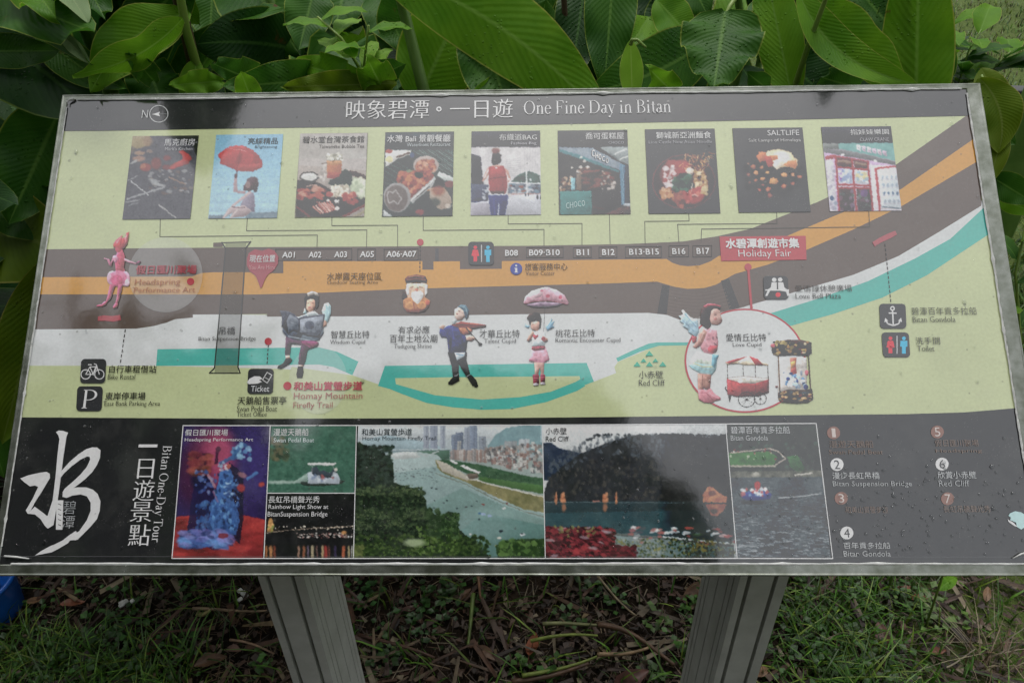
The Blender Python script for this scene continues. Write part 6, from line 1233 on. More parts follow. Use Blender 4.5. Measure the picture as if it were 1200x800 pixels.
P5 = plant(-.10, 1.1, 'canna with the big glossy diagonal leaf above the middle of the title')
LF(P5, (488, 122, 1.18), (560, -35, 1.25), 98, 'bright', fold=.14, shape=.75)
LF(P5, (430, -40, 1.15), (716, 150, .98), 92, 'bright', fold=-.10, bend=-.07, sag=.0, ripple=.03, shape=.95)
LF(P5, (560, 10, 1.14), (600, 150, 1.0), 80, 'mid', fold=.2)
LF(P5, (530, -60, 1.3), (585, 40, 1.2), 60, 'bright', fold=.2)
stalk([(-.08, 1.15, 0), (-.09, 1.15, .7), at(500, 120, 1.12), at(470, 0, 1.16), at(440, -60, 1.15)], .012, M_stalk, P5)
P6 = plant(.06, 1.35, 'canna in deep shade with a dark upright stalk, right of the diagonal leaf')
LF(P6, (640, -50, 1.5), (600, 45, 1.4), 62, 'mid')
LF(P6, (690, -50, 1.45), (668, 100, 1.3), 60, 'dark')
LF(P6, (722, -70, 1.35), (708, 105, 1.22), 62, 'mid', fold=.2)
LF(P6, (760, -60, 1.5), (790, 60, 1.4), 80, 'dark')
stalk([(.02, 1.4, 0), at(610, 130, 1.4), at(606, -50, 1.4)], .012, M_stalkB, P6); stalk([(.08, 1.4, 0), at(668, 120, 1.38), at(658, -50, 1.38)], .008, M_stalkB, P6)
P7 = plant(.2, 1.15, 'canna with a tightly rolled pale bud leaf beside a broad dark leaf')
LF(P7, (838, 40, 1.25), (690, 108, 1.08), 78, 'mid', fold=.15, bend=-.05)
LF(P7, (741, 118, 1.02), (739, 47, 1.0), 28, 'lime', fold=-.5, ripple=.02)
stalk([at(739, 52, 1.0), at(741, 47, .995), at(747, 47, .99), at(757, 56, .985)], .0028, M_stalkY, P7)
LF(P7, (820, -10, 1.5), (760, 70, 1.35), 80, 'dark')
P8 = plant(.3, 1.15, 'canna with a heart shaped drop-speckled leaf hanging over the board edge')
LF(P8, (850, 14, 1.12), (836, 106, 1.0), 96, 'mid', fold=.16, shape=.62, ripple=.05)
stalk([(.34, 1.2, 0), (.34, 1.2, .9), at(872, 60, 1.2), at(862, -30, 1.15)], .009, M_stalk, P8); stalk([at(866, -8, 1.15), at(855, 8, 1.13), at(850, 20, 1.12)], .004, M_stalkY, P8)
LF(P8, (790, -60, 1.4), (830, 20, 1.3), 60, 'mid')
P9 = plant(.42, 1.15, 'canna with a narrow upright leaf and leaning yellow stalk right of the heart shaped leaf')
LF(P9, (930, 125, 1.08), (892, -60, 1.2), 52, 'bright', fold=.35)
LF(P9, (910, 60, 1.2), (985, 130, 1.05), 60, 'dark'); LF(P9, (870, 80, 1.25), (905, 130, 1.1), 40, 'dark')
stalk([(.44, 1.2, 0), at(926, 118, 1.1), at(950, 45, 1.08), at(975, -20, 1.06)], .0055, M_stalkY, P9)
P10 = plant(.56, 1.12, 'canna with a long arching leaf that droops to the right part of the frame')
LF(P10, (935, -12, 1.12), (1076, 99, .99), 42, 'bright', fold=.5, bend=.13, sag=.0, roll=20, ripple=.03)
LF(P10, (950, -8, 1.14), (1068, 112, 1.0), 58, 'bright', fold=-.2, bend=.02, roll=-25)
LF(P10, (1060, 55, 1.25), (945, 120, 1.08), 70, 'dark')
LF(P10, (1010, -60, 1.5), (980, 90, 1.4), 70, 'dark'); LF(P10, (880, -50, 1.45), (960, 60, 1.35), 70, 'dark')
P11 = plant(.68, 1.15, 'canna with a tall flat upright leaf near the right end of the header')
LF(P11, (1072, 170, 1.1), (1078, -90, 1.2), 78, 'bright', fold=.12, shape=.8)
LF(P11, (1040, 130, 1.2), (1055, -40, 1.25), 50, 'mid', fold=.2)
stalk([(.68, 1.2, 0), at(1074, 150, 1.12), at(1060, -60, 1.2)], .009, M_stalk, P11)
P12 = plant(-.92, .85, 'canna with leaves drooping down the left side of the board')
LF(P12, (75, 118, 1.12), (10, 262, 1.0), 88, 'mid', fold=.16, ripple=.07, shape=.8)
LF(P12, (-60, 270, 1.05), (88, 300, .98), 120, 'olive', fold=.1, ripple=.05, bend=-.05)
LF(P12, (60, 300, 1.0), (2, 520, .86), 66, 'olive', fold=.15)
LF(P12, (-50, 380, .95), (5, 560, .85), 60, 'mid', fold=.15)
LF(P12, (-60, 120, 1.2), (60, 290, 1.05), 90, 'dark'); LF(P12, (-60, 440, 1.0), (-20, 640, .9), 60, 'dark')
LF(P12, (-80, 200, 1.0), (20, 240, .9), 60, 'dark')
stalk([(-1.35, .95, 0), (-1.3, .95, .7), at(-30, 200, 1.0), at(-40, 40, 1.1)], .014, M_stalk, P12)

# the leafy weeds: pointed little leaves on thin stems
def weed(label, stems, n, lw, m, group='small weeds growing among the cannas', ll=None):
    b0 = stems[0][0]; o = empty('broadleaf_weed', (b0.x, b0.y, 0)); tag(o, label, 'weed', group)
    for st_ in stems:
        stalk(st_, .0025, M_stalkY, o, 'stem')
        for i in range(n):
            t = (i+.6)/n; q = t*(len(st_)-1); k = min(int(q), len(st_)-2); p = Vector(st_[k]).lerp(Vector(st_[k+1]), q-k)
            a = i*2.4+random.random(); d = Vector((math.cos(a), math.sin(a)*.8, random.uniform(-.15, .5))).normalized()
            l = (ll or lw*2.3)*random.uniform(.7, 1.15)
            leaf('leaf', p, p+d*l, lw*random.uniform(.8, 1.2), ML[random.choice(m)], o, fold=.25, na=8, nc=6, sag=.08, facing=p+Vector((0, -.3, 1.5)))
    return o
weed('bright lime pointed weed left of the title, above the board edge', [[Vector((-.22, 1.12, 0)), at(425, 90, 1.06), at(432, 30, 1.04)], [at(430, 95, 1.07), at(400, 45, 1.06), at(372, 20, 1.08)]], 6, .03, ['lime', 'bright'])
weed('upright leafy weed beyond the top right corner of the board', [[Vector((.95, 1.75, 0)), at(1120, 110, 1.7), at(1135, 60, 1.7), at(1150, 35, 1.72)], [at(1120, 108, 1.7), at(1105, 70, 1.72), at(1098, 25, 1.75)], [at(1125, 100, 1.7), at(1160, 85, 1.68), at(1185, 60, 1.68)]], 9, .05, ['mid', 'bright', 'mid'])
weed('weed with brown stem and small leaves behind the upright canna', [[Vector((.8, 1.9, 0)), at(1100, 120, 1.85), at(1112, 60, 1.85), at(1120, 10, 1.85)]], 12, .05, ['mid', 'dark', 'bright'])
P13 = plant(.82, 1.05, 'young canna with a yellowing leaf drooping beside the top right corner')
LF(P13, (1148, 92, 1.05), (1170, 180, .98), 46, 'olive', fold=.3, bend=-.12)
LF(P13, (1150, 80, 1.1), (1182, 150, 1.02), 34, 'olive', fold=.3); LF(P13, (1146, 130, 1.05), (1190, 170, 1.0), 26, 'mid'); LF(P13, (1176, 150, 1.0), (1160, 215, .96), 24, 'olive')
LF(P13, (1160, 206, 1.0), (1212, 238, .95), 34, 'mid', fold=.3); LF(P13, (1168, 232, 1.0), (1215, 250, .95), 22, 'bright')
stalk([(.86, 1.05, 0), at(1172, 330, 1.0), at(1166, 240, 1.0), at(1178, 160, 1.0), at(1150, 88, 1.06)], .003, M_stalkY, P13)
weed('thin vine weed with small leaves along the right side of the frame', [[Vector((.9, .95, 0)), at(1196, 400, .85), at(1190, 320, .88), at(1205, 250, .92)]], 9, .022, ['mid', 'bright'])

for pl_, b_, t_, w_, m_, kw in [
 (P1, (40, 30, 1.12), (150, 105, 1.03), 46, 'mid', dict(fold=.3, bend=.06)), (P1, (20, -40, 1.1), (66, 22, 1.0), 60, 'bright', dict(fold=.3, ripple=.12)), (P1, (-30, 60, 1.1), (70, 60, 1.05), 40, 'mid', dict(fold=.3)),
 (P2, (150, 20, 1.3), (160, 100, 1.15), 60, 'mid', dict(fold=.25)), (P2, (180, 95, 1.08), (150, 60, 1.02), 30, 'mid', dict(fold=.5, ripple=.15)), (P2, (260, 95, 1.1), (200, 100, 1.03), 30, 'bright', dict(fold=.4, ripple=.15)), (P2, (165, -30, 1.3), (235, 30, 1.2), 50, 'bright', dict(fold=.3)),
 (P3, (330, 20, 1.4), (400, 80, 1.25), 70, 'mid', dict(fold=.2)), (P3, (310, 100, 1.12), (250, 75, 1.04), 44, 'mid', dict(fold=.35, ripple=.12)), (P3, (440, -20, 1.4), (475, 60, 1.25), 60, 'mid', dict(fold=.2)),
 (P4, (350, 75, 1.1), (440, 100, 1.02), 40, 'bright', dict(fold=.4, ripple=.16)), (P4, (430, 95, 1.1), (475, 75, 1.05), 34, 'mid', dict(fold=.4)), (P4, (370, -20, 1.3), (350, 60, 1.2), 56, 'mid', dict(fold=.3)),
 (P5, (560, 80, 1.25), (640, 40, 1.2), 60, 'mid', dict(fold=.2)), (P5, (480, 60, 1.3), (460, -20, 1.3), 60, 'mid', dict(fold=.2)), (P5, (600, 100, 1.1), (555, 108, 1.03), 30, 'bright', dict(fold=.4)),
 (P6, (620, 80, 1.4), (640, 0, 1.4), 60, 'mid', dict(fold=.3)), (P6, (680, 100, 1.2), (650, 60, 1.2), 40, 'bright', dict(fold=.4, ripple=.1)), (P6, (760, 20, 1.4), (730, 70, 1.3), 50, 'bright', dict(fold=.3)),
 (P7, (790, 110, 1.1), (760, 80, 1.05), 34, 'bright', dict(fold=.4, ripple=.14)), (P7, (800, 50, 1.3), (775, 100, 1.2), 46, 'mid', dict(fold=.3)), (P8, (895, -10, 1.25), (905, 60, 1.15), 46, 'mid', dict(fold=.35)), (P8, (770, 0, 1.3), (815, 50, 1.2), 44, 'bright', dict(fold=.3)),
 (P9, (900, 105, 1.1), (875, 85, 1.05), 26, 'mid', dict(fold=.4)), (P9, (965, 40, 1.3), (1000, 100, 1.2), 60, 'mid', dict(fold=.3)), (P10, (1000, -20, 1.3), (1050, 40, 1.2), 60, 'mid', dict(fold=.3)), (P10, (1010, 105, 1.1), (960, 90, 1.05), 40, 'mid', dict(fold=.3, ripple=.12)),
 (P11, (1105, 100, 1.2), (1095, 30, 1.2), 36, 'mid', dict(fold=.4)), (P12, (10, 290, 1.05), (60, 215, 1.05), 44, 'mid', dict(fold=.3, ripple=.1)), (P12, (-20, 230, 1.05), (75, 275, 1.02), 60, 'mid', dict(fold=.3)), (P12, (-30, 430, .95), (20, 470, .9), 50, 'bright', dict(fold=.3)), (P12, (14, 400, 1.0), (-10, 500, .9), 44, 'mid', dict(fold=.3))]:
    LF(pl_, b_, t_, w_, m_, **kw)
# filler plants further back: prototype copied with its leaves
def random_canna(x, y, h, seed, mats, label, nl=9):
    rd = random.Random(seed); o = plant(x, y, label); o.location = (x, y, 0)
    top = Vector((x+rd.uniform(-.1, .1), y+rd.uniform(-.1, .1), h))
    mb = MB(); stalk([(x, y, 0), ((x+top.x)/2, (y+top.y)/2, h*.5), top], .014, M_stalk, o)
    for i in range(nl):
        z = h*(.25+.75*(i+1)/nl); p = Vector((x, y, 0)).lerp(top, z/h); a = rd.uniform(0, 6.28); el = rd.uniform(.1, 1.1)
        l = rd.uniform(.32, .5); d = Vector((math.cos(a)*math.cos(el), math.sin(a)*math.cos(el), math.sin(el)))
        leaf('leaf', p, p+d*l, l*rd.uniform(.34, .46), ML[rd.choice(mats)], o, fold=rd.uniform(.05, .3), sag=rd.uniform(.05, .2), na=12, nc=6, seed=rd.random(), facing=p+Vector((0, 0, 3)))
    return o
def copy_tree(o, label):
    c = o.copy(); COL.objects.link(c); c['label'] = label
    for ch in o.children:
        d = ch.copy(); COL.objects.link(d); d.parent = c; d.matrix_parent_inverse = ch.matrix_parent_inverse.copy()
    return c
protos = [random_canna(-.9, 1.75, 1.15, 5, ['dark', 'mid', 'mid'], 'shaded canna in the second row behind the left corner'),
          random_canna(0.1, 1.75, 1.1, 6, ['dark', 'mid'], 'shaded canna in the second row behind the title'),
          random_canna(.55, 1.7, 1.05, 8, ['mid', 'mid', 'bright'], 'shaded canna in the second row behind the long arching leaf')]
zone = lambda x: 'beyond the board end' if x < -1.1 else 'behind the left photos' if x < -.5 else 'behind the title' if x < -.05 else 'behind the English title' if x < .35 else 'towards the lawn'
row = lambda y: 'near' if y < 1.45 else 'second' if y < 1.8 else 'third' if y < 2.3 else 'rearmost'
bg_l = lambda x, y: 'shaded canna in the %s row of the bed, %s' % (row(y), zone(x))
spots = [(-1.3, 1.5, 0), (-1.5, 1.05, 1), (-.5, 1.6, 2), (-.15, 1.55, 0), (.35, 1.5, 1), (-1.25, 2.0, 2), (-.75, 2.1, 1), (-.3, 2.1, 0), (.2, 2.15, 2), (.7, 2.1, 0), (-1.7, 1.7, 2), (-1.0, 2.5, 0), (-.4, 2.6, 1), (.15, 2.6, 2), (.6, 2.6, 1), (-1.6, 2.4, 1), (-2.1, 2.0, 0), (-2.2, 1.3, 2), (-1.9, .7, 1), (-1.45, .55, 0), (-1.0, 3.1, 2), (-.2, 3.1, 0), (.5, 3.1, 1), (-1.8, 3.0, 0), (-1.35, 1.2, 2)]
spots += [(-.62, 1.35, 0), (-.9, 1.3, 1), (-.35, 1.85, 2), (-.7, 1.7, 1), (0, 1.95, 1), (.45, 1.95, 0), (.3, 2.5, 2), (-.15, 2.35, 1)]
for i, (x, y, k) in enumerate(spots):
    nth = ['first', 'second', 'third', 'fourth', 'fifth', 'sixth', 'seventh', 'eighth', 'ninth', 'tenth', 'eleventh', 'twelfth', 'thirteenth', 'fourteenth'][sorted(q for q in spots if row(q[1]) == row(y)).index((x, y, k))]
    c = copy_tree(protos[k], 'shaded canna, %s from the left in the %s row of the bed' % (nth, row(y))); c.location = (x, y, 0); c.rotation_euler = (0, 0, i*2.1); s_ = .92+.16*((i*37) % 10)/10; c.scale = (s_,)*3

# ------------------------------------------------------------------ grass, ground cover and litter
def blades(name, pts, hmin, hmax, w, cols, spread=.5):
    n = len(pts); V = np.zeros((n, 7, 3), np.float32); C = np.zeros((n, 7, 3), np.float32)
    p = np.array(pts, np.float32); h = rng.uniform(hmin, hmax, n); a = rng.uniform(0, 6.28, n); ln_ = rng.uniform(.1, spread, n)*h; ww = w*rng.uniform(.6, 1.3, n)
    dx, dy = np.cos(a), np.sin(a); sx_, sy_ = -dy*ww, dx*ww; cc = np.array(cols)[rng.integers(0, len(cols), n)]*rng.uniform(.6, 1.4, (n, 1))
    for k, (t, wk) in enumerate(((0, 1), (.4, .9), (.75, .6))):
        for s_, q in ((-1, 0), (1, 1)):
            V[:, 2*k+q, 0] = p[:, 0]+dx*ln_*t**2*1.6+sx_*s_*wk; V[:, 2*k+q, 1] = p[:, 1]+dy*ln_*t**2*1.6+sy_*s_*wk; V[:, 2*k+q, 2] = p[:, 2]+h*t*(1-.25*t*ln_/h)
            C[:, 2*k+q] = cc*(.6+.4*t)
    V[:, 6, 0] = p[:, 0]+dx*ln_*1.7; V[:, 6, 1] = p[:, 1]+dy*ln_*1.7; V[:, 6, 2] = p[:, 2]+h*(1-.25*ln_/h); C[:, 6] = cc
    b = np.arange(n)[:, None]*7; q4 = np.concatenate([b+np.array([[0, 1, 3, 2]]), b+np.array([[2, 3, 5, 4]])], 0); t3 = b+np.array([[4, 5, 6]])
    Fc = [tuple(f) for f in q4.tolist()]+[tuple(f) for f in t3.tolist()]
    o = mesh(name, V.reshape(-1, 3), Fc, M_grass, None, True, cols=C.reshape(-1, 3)); o['kind'] = 'stuff'; return o
GC = [(.045, .13, .012), (.07, .19, .018), (.10, .23, .02), (.04, .09, .012), (.16, .24, .03)]
def dens(px, py):                                     # where grass is thick in the strip seen under the board
    d = .06
    if px < 230: d = max(d, np.clip((py-725-.05*px)/40, 0, 1)*1.0)
    if 150 < px < 420: d = max(d, .12)
    if px > 880: d = max(d, .9*np.exp(-((px-985)/85)**2))
    if px > 1080: d = max(d, .10)
    return d
pts = []
while len(pts) < 5200:
    px, py = rng.uniform(-150, 1350), rng.uniform(640, 900)
    if rng.random() < dens(px, py): g = onground(px, py); pts.append((g.x, g.y, gz(g.x, g.y)))
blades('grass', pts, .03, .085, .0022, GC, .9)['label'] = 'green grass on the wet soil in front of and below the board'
pts = []
for i in range(26000):
    y = 1.5+8*rng.random()**1.3; x = .95+rng.random()*(1.2+y*.75)
    if y > 3.5 and abs((Vector((x, y, 0))-a).dot(kn)+.42) < .45 and x > a.x: continue
    pts.append((x, y, gz(x, y)))
for i in range(6000): x, y = rng.uniform(1.35, 4.2), rng.uniform(-.6, 1.6); pts.append((x, y, gz(x, y)))
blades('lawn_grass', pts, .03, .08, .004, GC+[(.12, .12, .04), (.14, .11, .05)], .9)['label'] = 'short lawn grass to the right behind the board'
pts = [(rng.uniform(.9, 2.0), rng.uniform(1.2, 2.8), 0) for i in range(5200)]
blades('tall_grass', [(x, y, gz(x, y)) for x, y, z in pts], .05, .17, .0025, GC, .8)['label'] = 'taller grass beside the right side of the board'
pts = [(rng.uniform(-2.6, 1.0), rng.uniform(1.2, 4), 0) for i in range(5000)]
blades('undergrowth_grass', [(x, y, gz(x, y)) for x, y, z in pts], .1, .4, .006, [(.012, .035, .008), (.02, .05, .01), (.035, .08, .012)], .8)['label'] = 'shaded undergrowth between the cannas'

# small-leaved ground cover
cv = MB()
def sprig(x, y, r, n, c, hh=.02):
    z0 = gz(x, y)
    for i in range(n):
        a = random.uniform(0, 6.28); d = random.uniform(0, r); px_, py_ = x+d*math.cos(a), y+d*math.sin(a); zz = z0+random.uniform(.005, hh+.02)
        l = random.uniform(.010, .021); w = l*.42; b = random.uniform(0, 6.28); cb, sb = math.cos(b), math.sin(b); up_ = random.uniform(-.2, .5)*l; k = random.uniform(.6, 1.4)
        cv.add([(px_, py_, zz), (px_+cb*l*.5-sb*w, py_+sb*l*.5+cb*w, zz+up_*.5+.001), (px_+cb*l, py_+sb*l, zz+up_), (px_+cb*l*.5+sb*w, py_+sb*l*.5-cb*w, zz+up_*.5+.001)], [(0, 1, 2, 3)], (c[0]*k, c[1]*k, c[2]*k))
for px, py, r, n, c in [(560, 700, .05, 16, (.04, .12, .02)), (640, 790, .04, 16, (.05, .14, .02)), (720, 700, .04, 14, (.04, .11, .02)), (430, 700, .05, 30, (.03, .10, .02)), (790, 760, .03, 14, (.05, .13, .02)), (220, 700, .04, 12, (.04, .11, .02)), (140, 735, .05, 24, (.04, .12, .02)), (490, 725, .10, 70, (.022, .07, .012)), (520, 700, .08, 60, (.025, .07, .012)), (452, 780, .05, 40, (.03, .08, .015)), (665, 725, .035, 26, (.05, .11, .03)), (770, 730, .03, 22, (.06, .12, .02)), (612, 775, .03, 22, (.05, .12, .02)),
        (762, 790, .03, 18, (.05, .11, .02)), (812, 712, .04, 34, (.05, .13, .02)), (310, 785, .03, 28, (.05, .14, .02)), (1085, 720, .07, 80, (.09, .16, .03)), (1000, 700, .10, 120, (.05, .12, .02)), (935, 690, .06, 60, (.05, .11, .02)), (1050, 700, .07, 60, (.04, .10, .02)),
        (60, 780, .22, 420, (.03, .10, .012)), (150, 790, .16, 240, (.03, .10, .012)), (960, 775, .15, 200, (.03, .09, .012)), (1010, 790, .12, 160, (.04, .10, .015)), (690, 690, .04, 30, (.04, .10, .02))]:
    g = onground(px, py); sprig(g.x, g.y, r, n, c)
for i in range(120): sprig(random.uniform(.9, 3.5), random.uniform(1.2, 6), .12, 24, random.choice(GC), .04)
o = cv.build('ground_cover', M_grass); o['kind'] = 'stuff'; o['label'] = 'small-leaved ground cover plants on the soil'

lt = MB(); LC = [(.09, .04, .02), (.11, .06, .03), (.05, .025, .013), (.17, .12, .06), (.035, .02, .011), (.07, .035, .02), (.24, .19, .12)]
for i in range(11000):
    if i % 3: px, py = random.uniform(-100, 1300), random.uniform(655, 860); g = onground(px, py); x, y = g.x, g.y
    else: x, y = random.uniform(-1.6, 1.8), random.uniform(.3, 2.6)
    z0 = gz(x, y)+random.uniform(.004, .022); b = random.uniform(0, 6.28); tl = random.uniform(-.25, .25); k = random.random()
    l, w = (random.uniform(.01, .05), random.uniform(.0005, .0016)) if k < .7 else (random.uniform(.008, .022), random.uniform(.003, .008))
    if k > .955: l, w = random.uniform(.045, .12), random.uniform(.003, .008); z0 += .01
    cb, sb = math.cos(b), math.sin(b); c = np.array(random.choice(LC))*random.uniform(.3, .85)
    lt.add([(x-cb*l/2-sb*w, y-sb*l/2+cb*w, z0), (x-cb*l/2+sb*w, y-sb*l/2-cb*w, z0), (x+cb*l/2+sb*w*.5, y+sb*l/2-cb*w*.5, z0+tl*l), (x+cb*l/2-sb*w*.5, y+sb*l/2+cb*w*.5, z0+tl*l+w*.5)], [(0, 1, 2, 3)], c)
o = lt.build('plant_litter', M_litter); o['kind'] = 'stuff'; o['label'] = 'rotting straw, twigs and leaf scraps on the soil'

# dead leaves one can pick out
def dead_leaf(px, py, lpx, ang, col, label, group='dead leaves lying on the soil', wf=.45):
    g = onground(px, py, .03); l = lpx/520; n = 8; m = 4; V = []; Fc = []; rd = random.Random(int(px*7+py)); cu = rd.uniform(.1, .5)
    o_ = Vector((g.x, g.y, gz(g.x, g.y)+.015))
    for i in range(n+1):
        t = i/n; w = l*wf*.5*math.sin(math.pi*max(.02, min(.98, t**.85)))**.8
        for j in range(m+1):
            u = j/m*2-1; V.append(((t-.5)*l, u*w*rd.uniform(.85, 1.1), cu*w*abs(u)**1.5+.12*l*math.sin(t*5+px)*.4+.01+rd.uniform(-.001, .001)))
    for i in range(n):
        for j in range(m): q = i*(m+1)+j; Fc.append((q, q+1, q+m+2, q+m+1))
    mm = MB(); mm.add(V, Fc, col); mm.tube([((-.5-.15)*l, 0, .006), (-.45*l, 0, .010), (.3*l, 0, .009)], .0009, 4, np.array(col)*.6)
    b = mm.build('dead_leaf', M_deadleaf, None, True); b.location = o_; b.rotation_euler = (rd.uniform(-.3, .3), rd.uniform(-.3, .3), R(ang)); tag(b, label, 'dead leaf', group); return b
RB, BR, TN_ = (.20, .065, .03), (.12, .065, .035), (.25, .14, .07)
for a_ in [(82, 703, 26, 20, RB, 'orange brown dead leaf right of the blue tub'), (180, 752, 28, 70, RB, 'reddish dead leaf standing on edge left of the left leg'), (1060, 688, 26, 15, RB, 'brick red dead leaf just under the frame on the right'), (1080, 695, 20, -10, RB, 'narrow red dead leaf at the end of the brick red one'),
        (1160, 690, 20, 60, TN_, 'tan dead leaf near the bottom right corner of the board'), (822, 690, 44, 10, BR, 'big curled brown leaf left of the right leg'), (245, 772, 34, 30, BR, 'grey brown dead leaf near the left leg'), (1035, 745, 36, 80, (.16, .09, .07), 'pinkish brown dead leaf in the grass right of the right leg'),
        (570, 760, 26, -40, BR, 'dark curled leaf in the middle of the litter'), (480, 712, 22, 30, (.08, .04, .03), 'dark wet leaf behind the left leg'), (740, 790, 46, 20, (.10, .04, .03), 'maroon dead leaf at the bottom edge, left of the right leg'), (625, 750, 36, 75, RB, 'long reddish leaf between the fallen stalks'),
        (1100, 760, 18, 0, RB, 'small rust coloured leaf on bare soil at lower right'), (890, 785, 24, 20, TN_, 'tan leaf tucked beside the foot of the right leg'), (60, 755, 18, 10, BR, 'small brown leaf on the left weeds'), (545, 690, 20, 50, BR, 'brown leaf scrap under the frame in the middle'),
        (275, 760, 22, -20, (.15, .08, .06), 'pinkish leaf scrap beside the left leg'), (1140, 735, 16, 45, BR, 'crumpled brown leaf on bare soil at right'), (40, 700, 20, 5, TN_, 'tan strip of leaf behind the blue tub'), (955, 690, 24, 8, (.12, .06, .05), 'purplish leaf by the top of the right leg')]:
    dead_leaf(*a_)
# fallen stalks
def fallen(p0, p1, r_, col, label, bend_=.0):
    a0, a1 = onground(*p0, .03), onground(*p1, .03); mm = MB(); n = 9; P = []
    for i in range(n+1): t = i/n; q = a0.lerp(a1, t); q.z = .035+.012*math.sin(t*3.14+p0[0]); q.y += bend_*math.sin(3.14*t); P.append(q)
    c0 = P[n//2].copy(); P = [p-c0 for p in P]; mm.tube(P, [r_*(1-.4*i/n) for i in range(n+1)], 7, col); o = mm.build('fallen_stalk', M_deadleaf, None, True); o.location = c0
    tag(o, label, 'fallen stalk', 'fallen canna stalks in the litter'); return o
YG, BRN = (.20, .26, .05), (.10, .055, .03)
fallen((636, 736), (720, 730), .0045, (.20, .21, .09), 'pale broken stalk, upper of the two short ones')
fallen((622, 752), (700, 746), .004, YG, 'thin yellow-green stalk below the pale broken one')
fallen((612, 795), (700, 768), .0045, YG, 'thick yellow-green stalk at the bottom middle')
fallen((700, 770), (760, 758), .005, (.25, .17, .09), 'straw coloured stalk continuing the thick green one')
fallen((600, 800), (690, 778), .006, BRN, 'brown rotten stalk at the bottom edge of the litter')
fallen((700, 735), (790, 778), .0065, BRN, 'thick brown stalk sloping towards the right leg', .03)
fallen((420, 742), (510, 775), .005, (.08, .04, .025), 'dark reddish stalk lying right of the left leg')
fallen((228, 718), (312, 713), .004, (.24, .17, .10), 'thin tan twig reaching the left leg'); fallen((230, 717), (248, 718), .006, (.38, .33, .14), 'short yellow stalk end left of the left leg')
fallen((270, 750), (322, 768), .003, (.25, .16, .10), 'pinkish twig beside the left leg')
fallen((555, 700), (548, 755), .005, (.10, .15, .03), 'green stalk standing in the litter middle'); fallen((560, 676), (563, 700), .004, (.20, .10, .05), 'orange brown twig under the frame middle')
fallen((1110, 780), (1140, 765), .002, (.30, .26, .18), 'pale straw on bare soil at lower right'); fallen((700, 678), (745, 720), .003, (.25, .2, .12), 'dry pale stem leaning left of the right leg')
# dry grass tuft lower right
pts = []
for i in range(60): g = onground(random.gauss(1160, 16), random.gauss(780, 10)); pts.append((g.x, g.y, gz(g.x, g.y)))
blades('dry_grass', pts, .05, .12, .0012, [(.25, .2, .12), (.3, .26, .16), (.16, .11, .06)], 1.6)['label'] = 'dry straw-coloured grass tuft at the lower right'
for px, py, l in ((286, 700, 'white chalky scrap beside the left leg'), (145, 710, 'small whitish root scrap left of the left leg')):
    g = onground(px, py, .02); mm = MB()
    for k in range(5):
        q = Vector((random.gauss(0, .007), random.gauss(0, .006), random.uniform(0, .01))); mm.box((q.x-.006, q.y-.004, q.z), (q.x+.006, q.y+.005, q.z+.006))
    o = mm.build('white_scrap', M_white); o.location = (g.x, g.y, .02); o.rotation_euler = (.3, .2, 1); bv = o.modifiers.new('b', 'BEVEL'); bv.width = .002; bv.segments = 2; tag(o, l, 'scrap')

# blue plastic tub at the lower left
g = onground(-20, 703, .05); tub = empty('plastic_tub', (g.x, g.y, 0)); tag(tub, 'blue plastic tub standing on the soil at the lower left corner', 'tub')
def lathe(prof, n=28):
    V = []; Fc = []
    for r_, z in prof:
        for i in range(n): a_ = 2*math.pi*i/n; V.append((r_*math.cos(a_), r_*math.sin(a_), z))
    for j in range(len(prof)-1):
        for i in range(n): Fc.append((j*n+i, j*n+(i+1) % n, (j+1)*n+(i+1) % n, (j+1)*n+i))
    return V, Fc
V, Fc = lathe([(.0, .004), (.064, .004), (.070, .012), (.082, .11), (.084, .115), (.080, .115), (.068, .014), (.0, .012)]); mesh('tub_wall', V, Fc, M_blue, tub, True)
V, Fc = lathe([(.0835, .108), (.090, .108), (.091, .114), (.088, .119), (.083, .118), (.0835, .108)]); mesh('tub_rim', V, Fc, M_blue, tub, True)

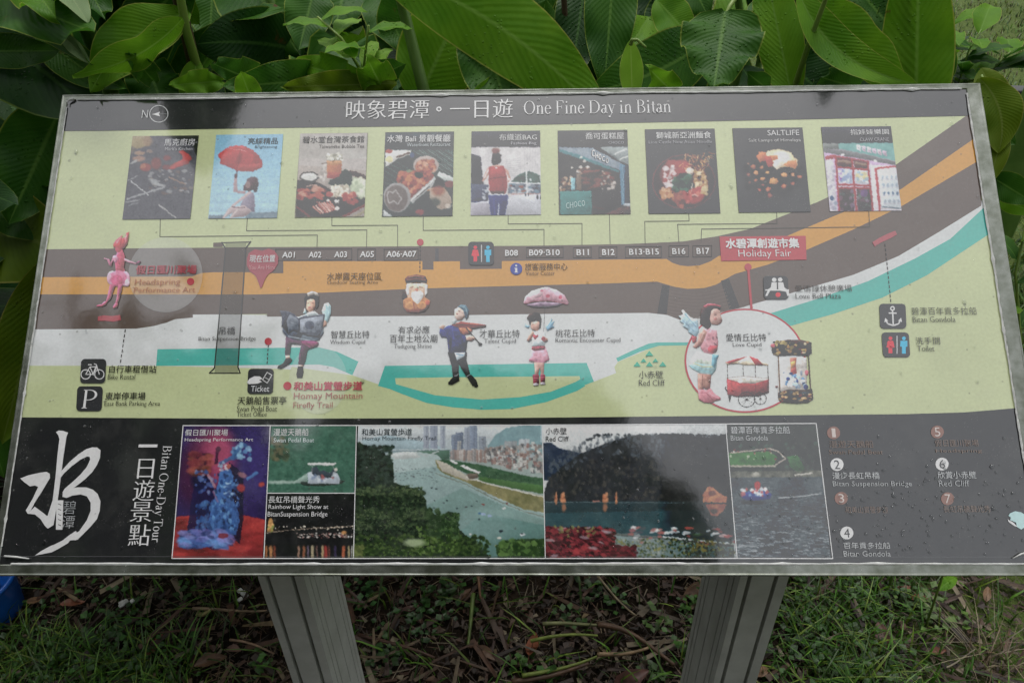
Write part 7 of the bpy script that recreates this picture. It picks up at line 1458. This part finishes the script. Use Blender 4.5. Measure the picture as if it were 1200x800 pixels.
# ------------------------------------------------------------------ trees added behind the viewpoint, unseen, to mirror dark in the sheet
M_bark = noise_mat('wet_bark', (.03, .024, .018), (.08, .065, .05), 12, rough=.8, bump=1, bdist=.02)
M_crown = vcmat('tree_leaves', .5, .2)
def tree(x, y, h, r, trunk_r, label, n=5200, seed=1, squash=.75, zc=None, solid=False):
    rd = np.random.default_rng(seed); o = empty('added_mirror_tree', (x, y, 0)); tag(o, label, 'tree', 'unseen trees added behind the viewpoint for the dark reflections')
    mb = MB(); mb.tube([(0, 0, -.1), (.05, .02, h*.3), (-.04, .06, h*.62), (.02, 0, h*.9)], [trunk_r, trunk_r*.8, trunk_r*.55, trunk_r*.15], 10)
    for i in range(9):
        a_ = i*2.4; z0 = h*(.35+.05*i); e = Vector((math.cos(a_)*r*.7, math.sin(a_)*r*.7, z0+h*.18)); mb.tube([(0, .03, z0), e*.5+Vector((0, 0, z0*.5)), e], [trunk_r*.35, trunk_r*.2, trunk_r*.06], 6)
    mb.build('trunk', M_bark, o, True)
    zc = zc or h*.68; K = 40; cl_ = rd.normal(size=(K, 3)); cl_ /= np.linalg.norm(cl_, axis=1)[:, None]; cl_ *= r*rd.uniform(.15, .78, (K, 1)); cl_[:, 2] *= squash
    ci = rd.integers(0, K, n); p = cl_[ci]+rd.normal(size=(n, 3))*r*.2; p[:, 2] += zc
    if solid:
        q = rd.normal(size=(n, 3)); q /= np.linalg.norm(q, axis=1)[:, None]; bump = 1+.10*np.sin(q[:, 0:1]*7+1)*np.cos(q[:, 2:3]*6)+.06*np.sin(q[:, 1:2]*15)
        p = q*r*(rd.random((n, 1))**.33)*bump; p[:, 2] *= squash; p[:, 2] += zc
    s_ = rd.uniform(.10, .19, n)*r/1.8; d1 = rd.normal(size=(n, 3)); d1 /= np.linalg.norm(d1, axis=1)[:, None]; d2 = np.cross(d1, rd.normal(size=(n, 3))); d2 /= np.linalg.norm(d2, axis=1)[:, None]
    V = np.stack([p-d1*s_[:, None], p+d2*s_[:, None]*.45, p+d1*s_[:, None], p-d2*s_[:, None]*.45], 1).reshape(-1, 3)
    c = np.repeat(np.array([(.035, .075, .018)])*rd.uniform(.5, 1.6, (n, 1)), 4, 0); b = np.arange(n)[:, None]*4
    mesh('crown', V, [tuple(f) for f in (b+np.array([[0, 1, 2, 3]])).tolist()], M_crown, o, cols=c); return o
tree(-2.6, -3.0, 4.5, 2.15, .16, 'unseen leafy tree added behind left, darkening the reflection at the lower left of the board', seed=3, n=15000)
tree(-.62, -3.5, 6.0, 1.85, .16, 'unseen leafy tree added straight behind, shaped to darken the reflection in the lower middle', seed=4, n=26000, zc=4.0, squash=1.12, solid=True)  # stands in for the dark viewer mirrored there; crown shaped to that edge
tree(3.0, -5.6, 4.2, 2.0, .14, 'smaller unseen tree added behind right of the viewpoint for the lower right reflection', seed=5, n=6000)

# unseen banana plants added overhead so their leaves mirror dark in the header
def banana(x, y, tips, label):
    o = empty('added_mirror_plant', (x, y, 0)); tag(o, label, 'banana plant', 'unseen banana plants added to mirror dark in the header')
    top = Vector((x, y, 2.4)); stalk([(x, y, -.05), (x+.03, y, 1.2), top], .09, M_stalk, o)
    for (b_, t_, w_) in tips:
        stalk([top, (top+Vector(b_))/2+Vector((0, 0, .15)), b_], .02, M_stalk, o)
        leaf('leaf', b_, t_, w_, ML['dark'], o, fold=-.1, sag=.04, ripple=.03, shape=.6, facing=Vector((b_[0], b_[1], -5)), na=24)
    return o
banana(-2.1, 2.1, [((-1.15, 1.5, 3.35), (-1.22, .40, 2.84), .62), ((-1.9, 1.6, 3.2), (-2.4, .9, 2.9), .4), ((-2.4, 2.4, 3.1), (-3.2, 2.9, 2.8), .4)], 'unseen banana plant added left of the bed, its leaf mirrored dark in the header')
banana(1.9, 2.6, [((1.35, 1.6, 3.3), (1.12, .55, 2.96), .36), ((2.2, 2.2, 3.2), (2.9, 1.9, 2.8), .4), ((1.8, 3.2, 3.2), (1.7, 4, 2.9), .4)], 'unseen banana plant added on the right, its leaf mirrored dark in the header')
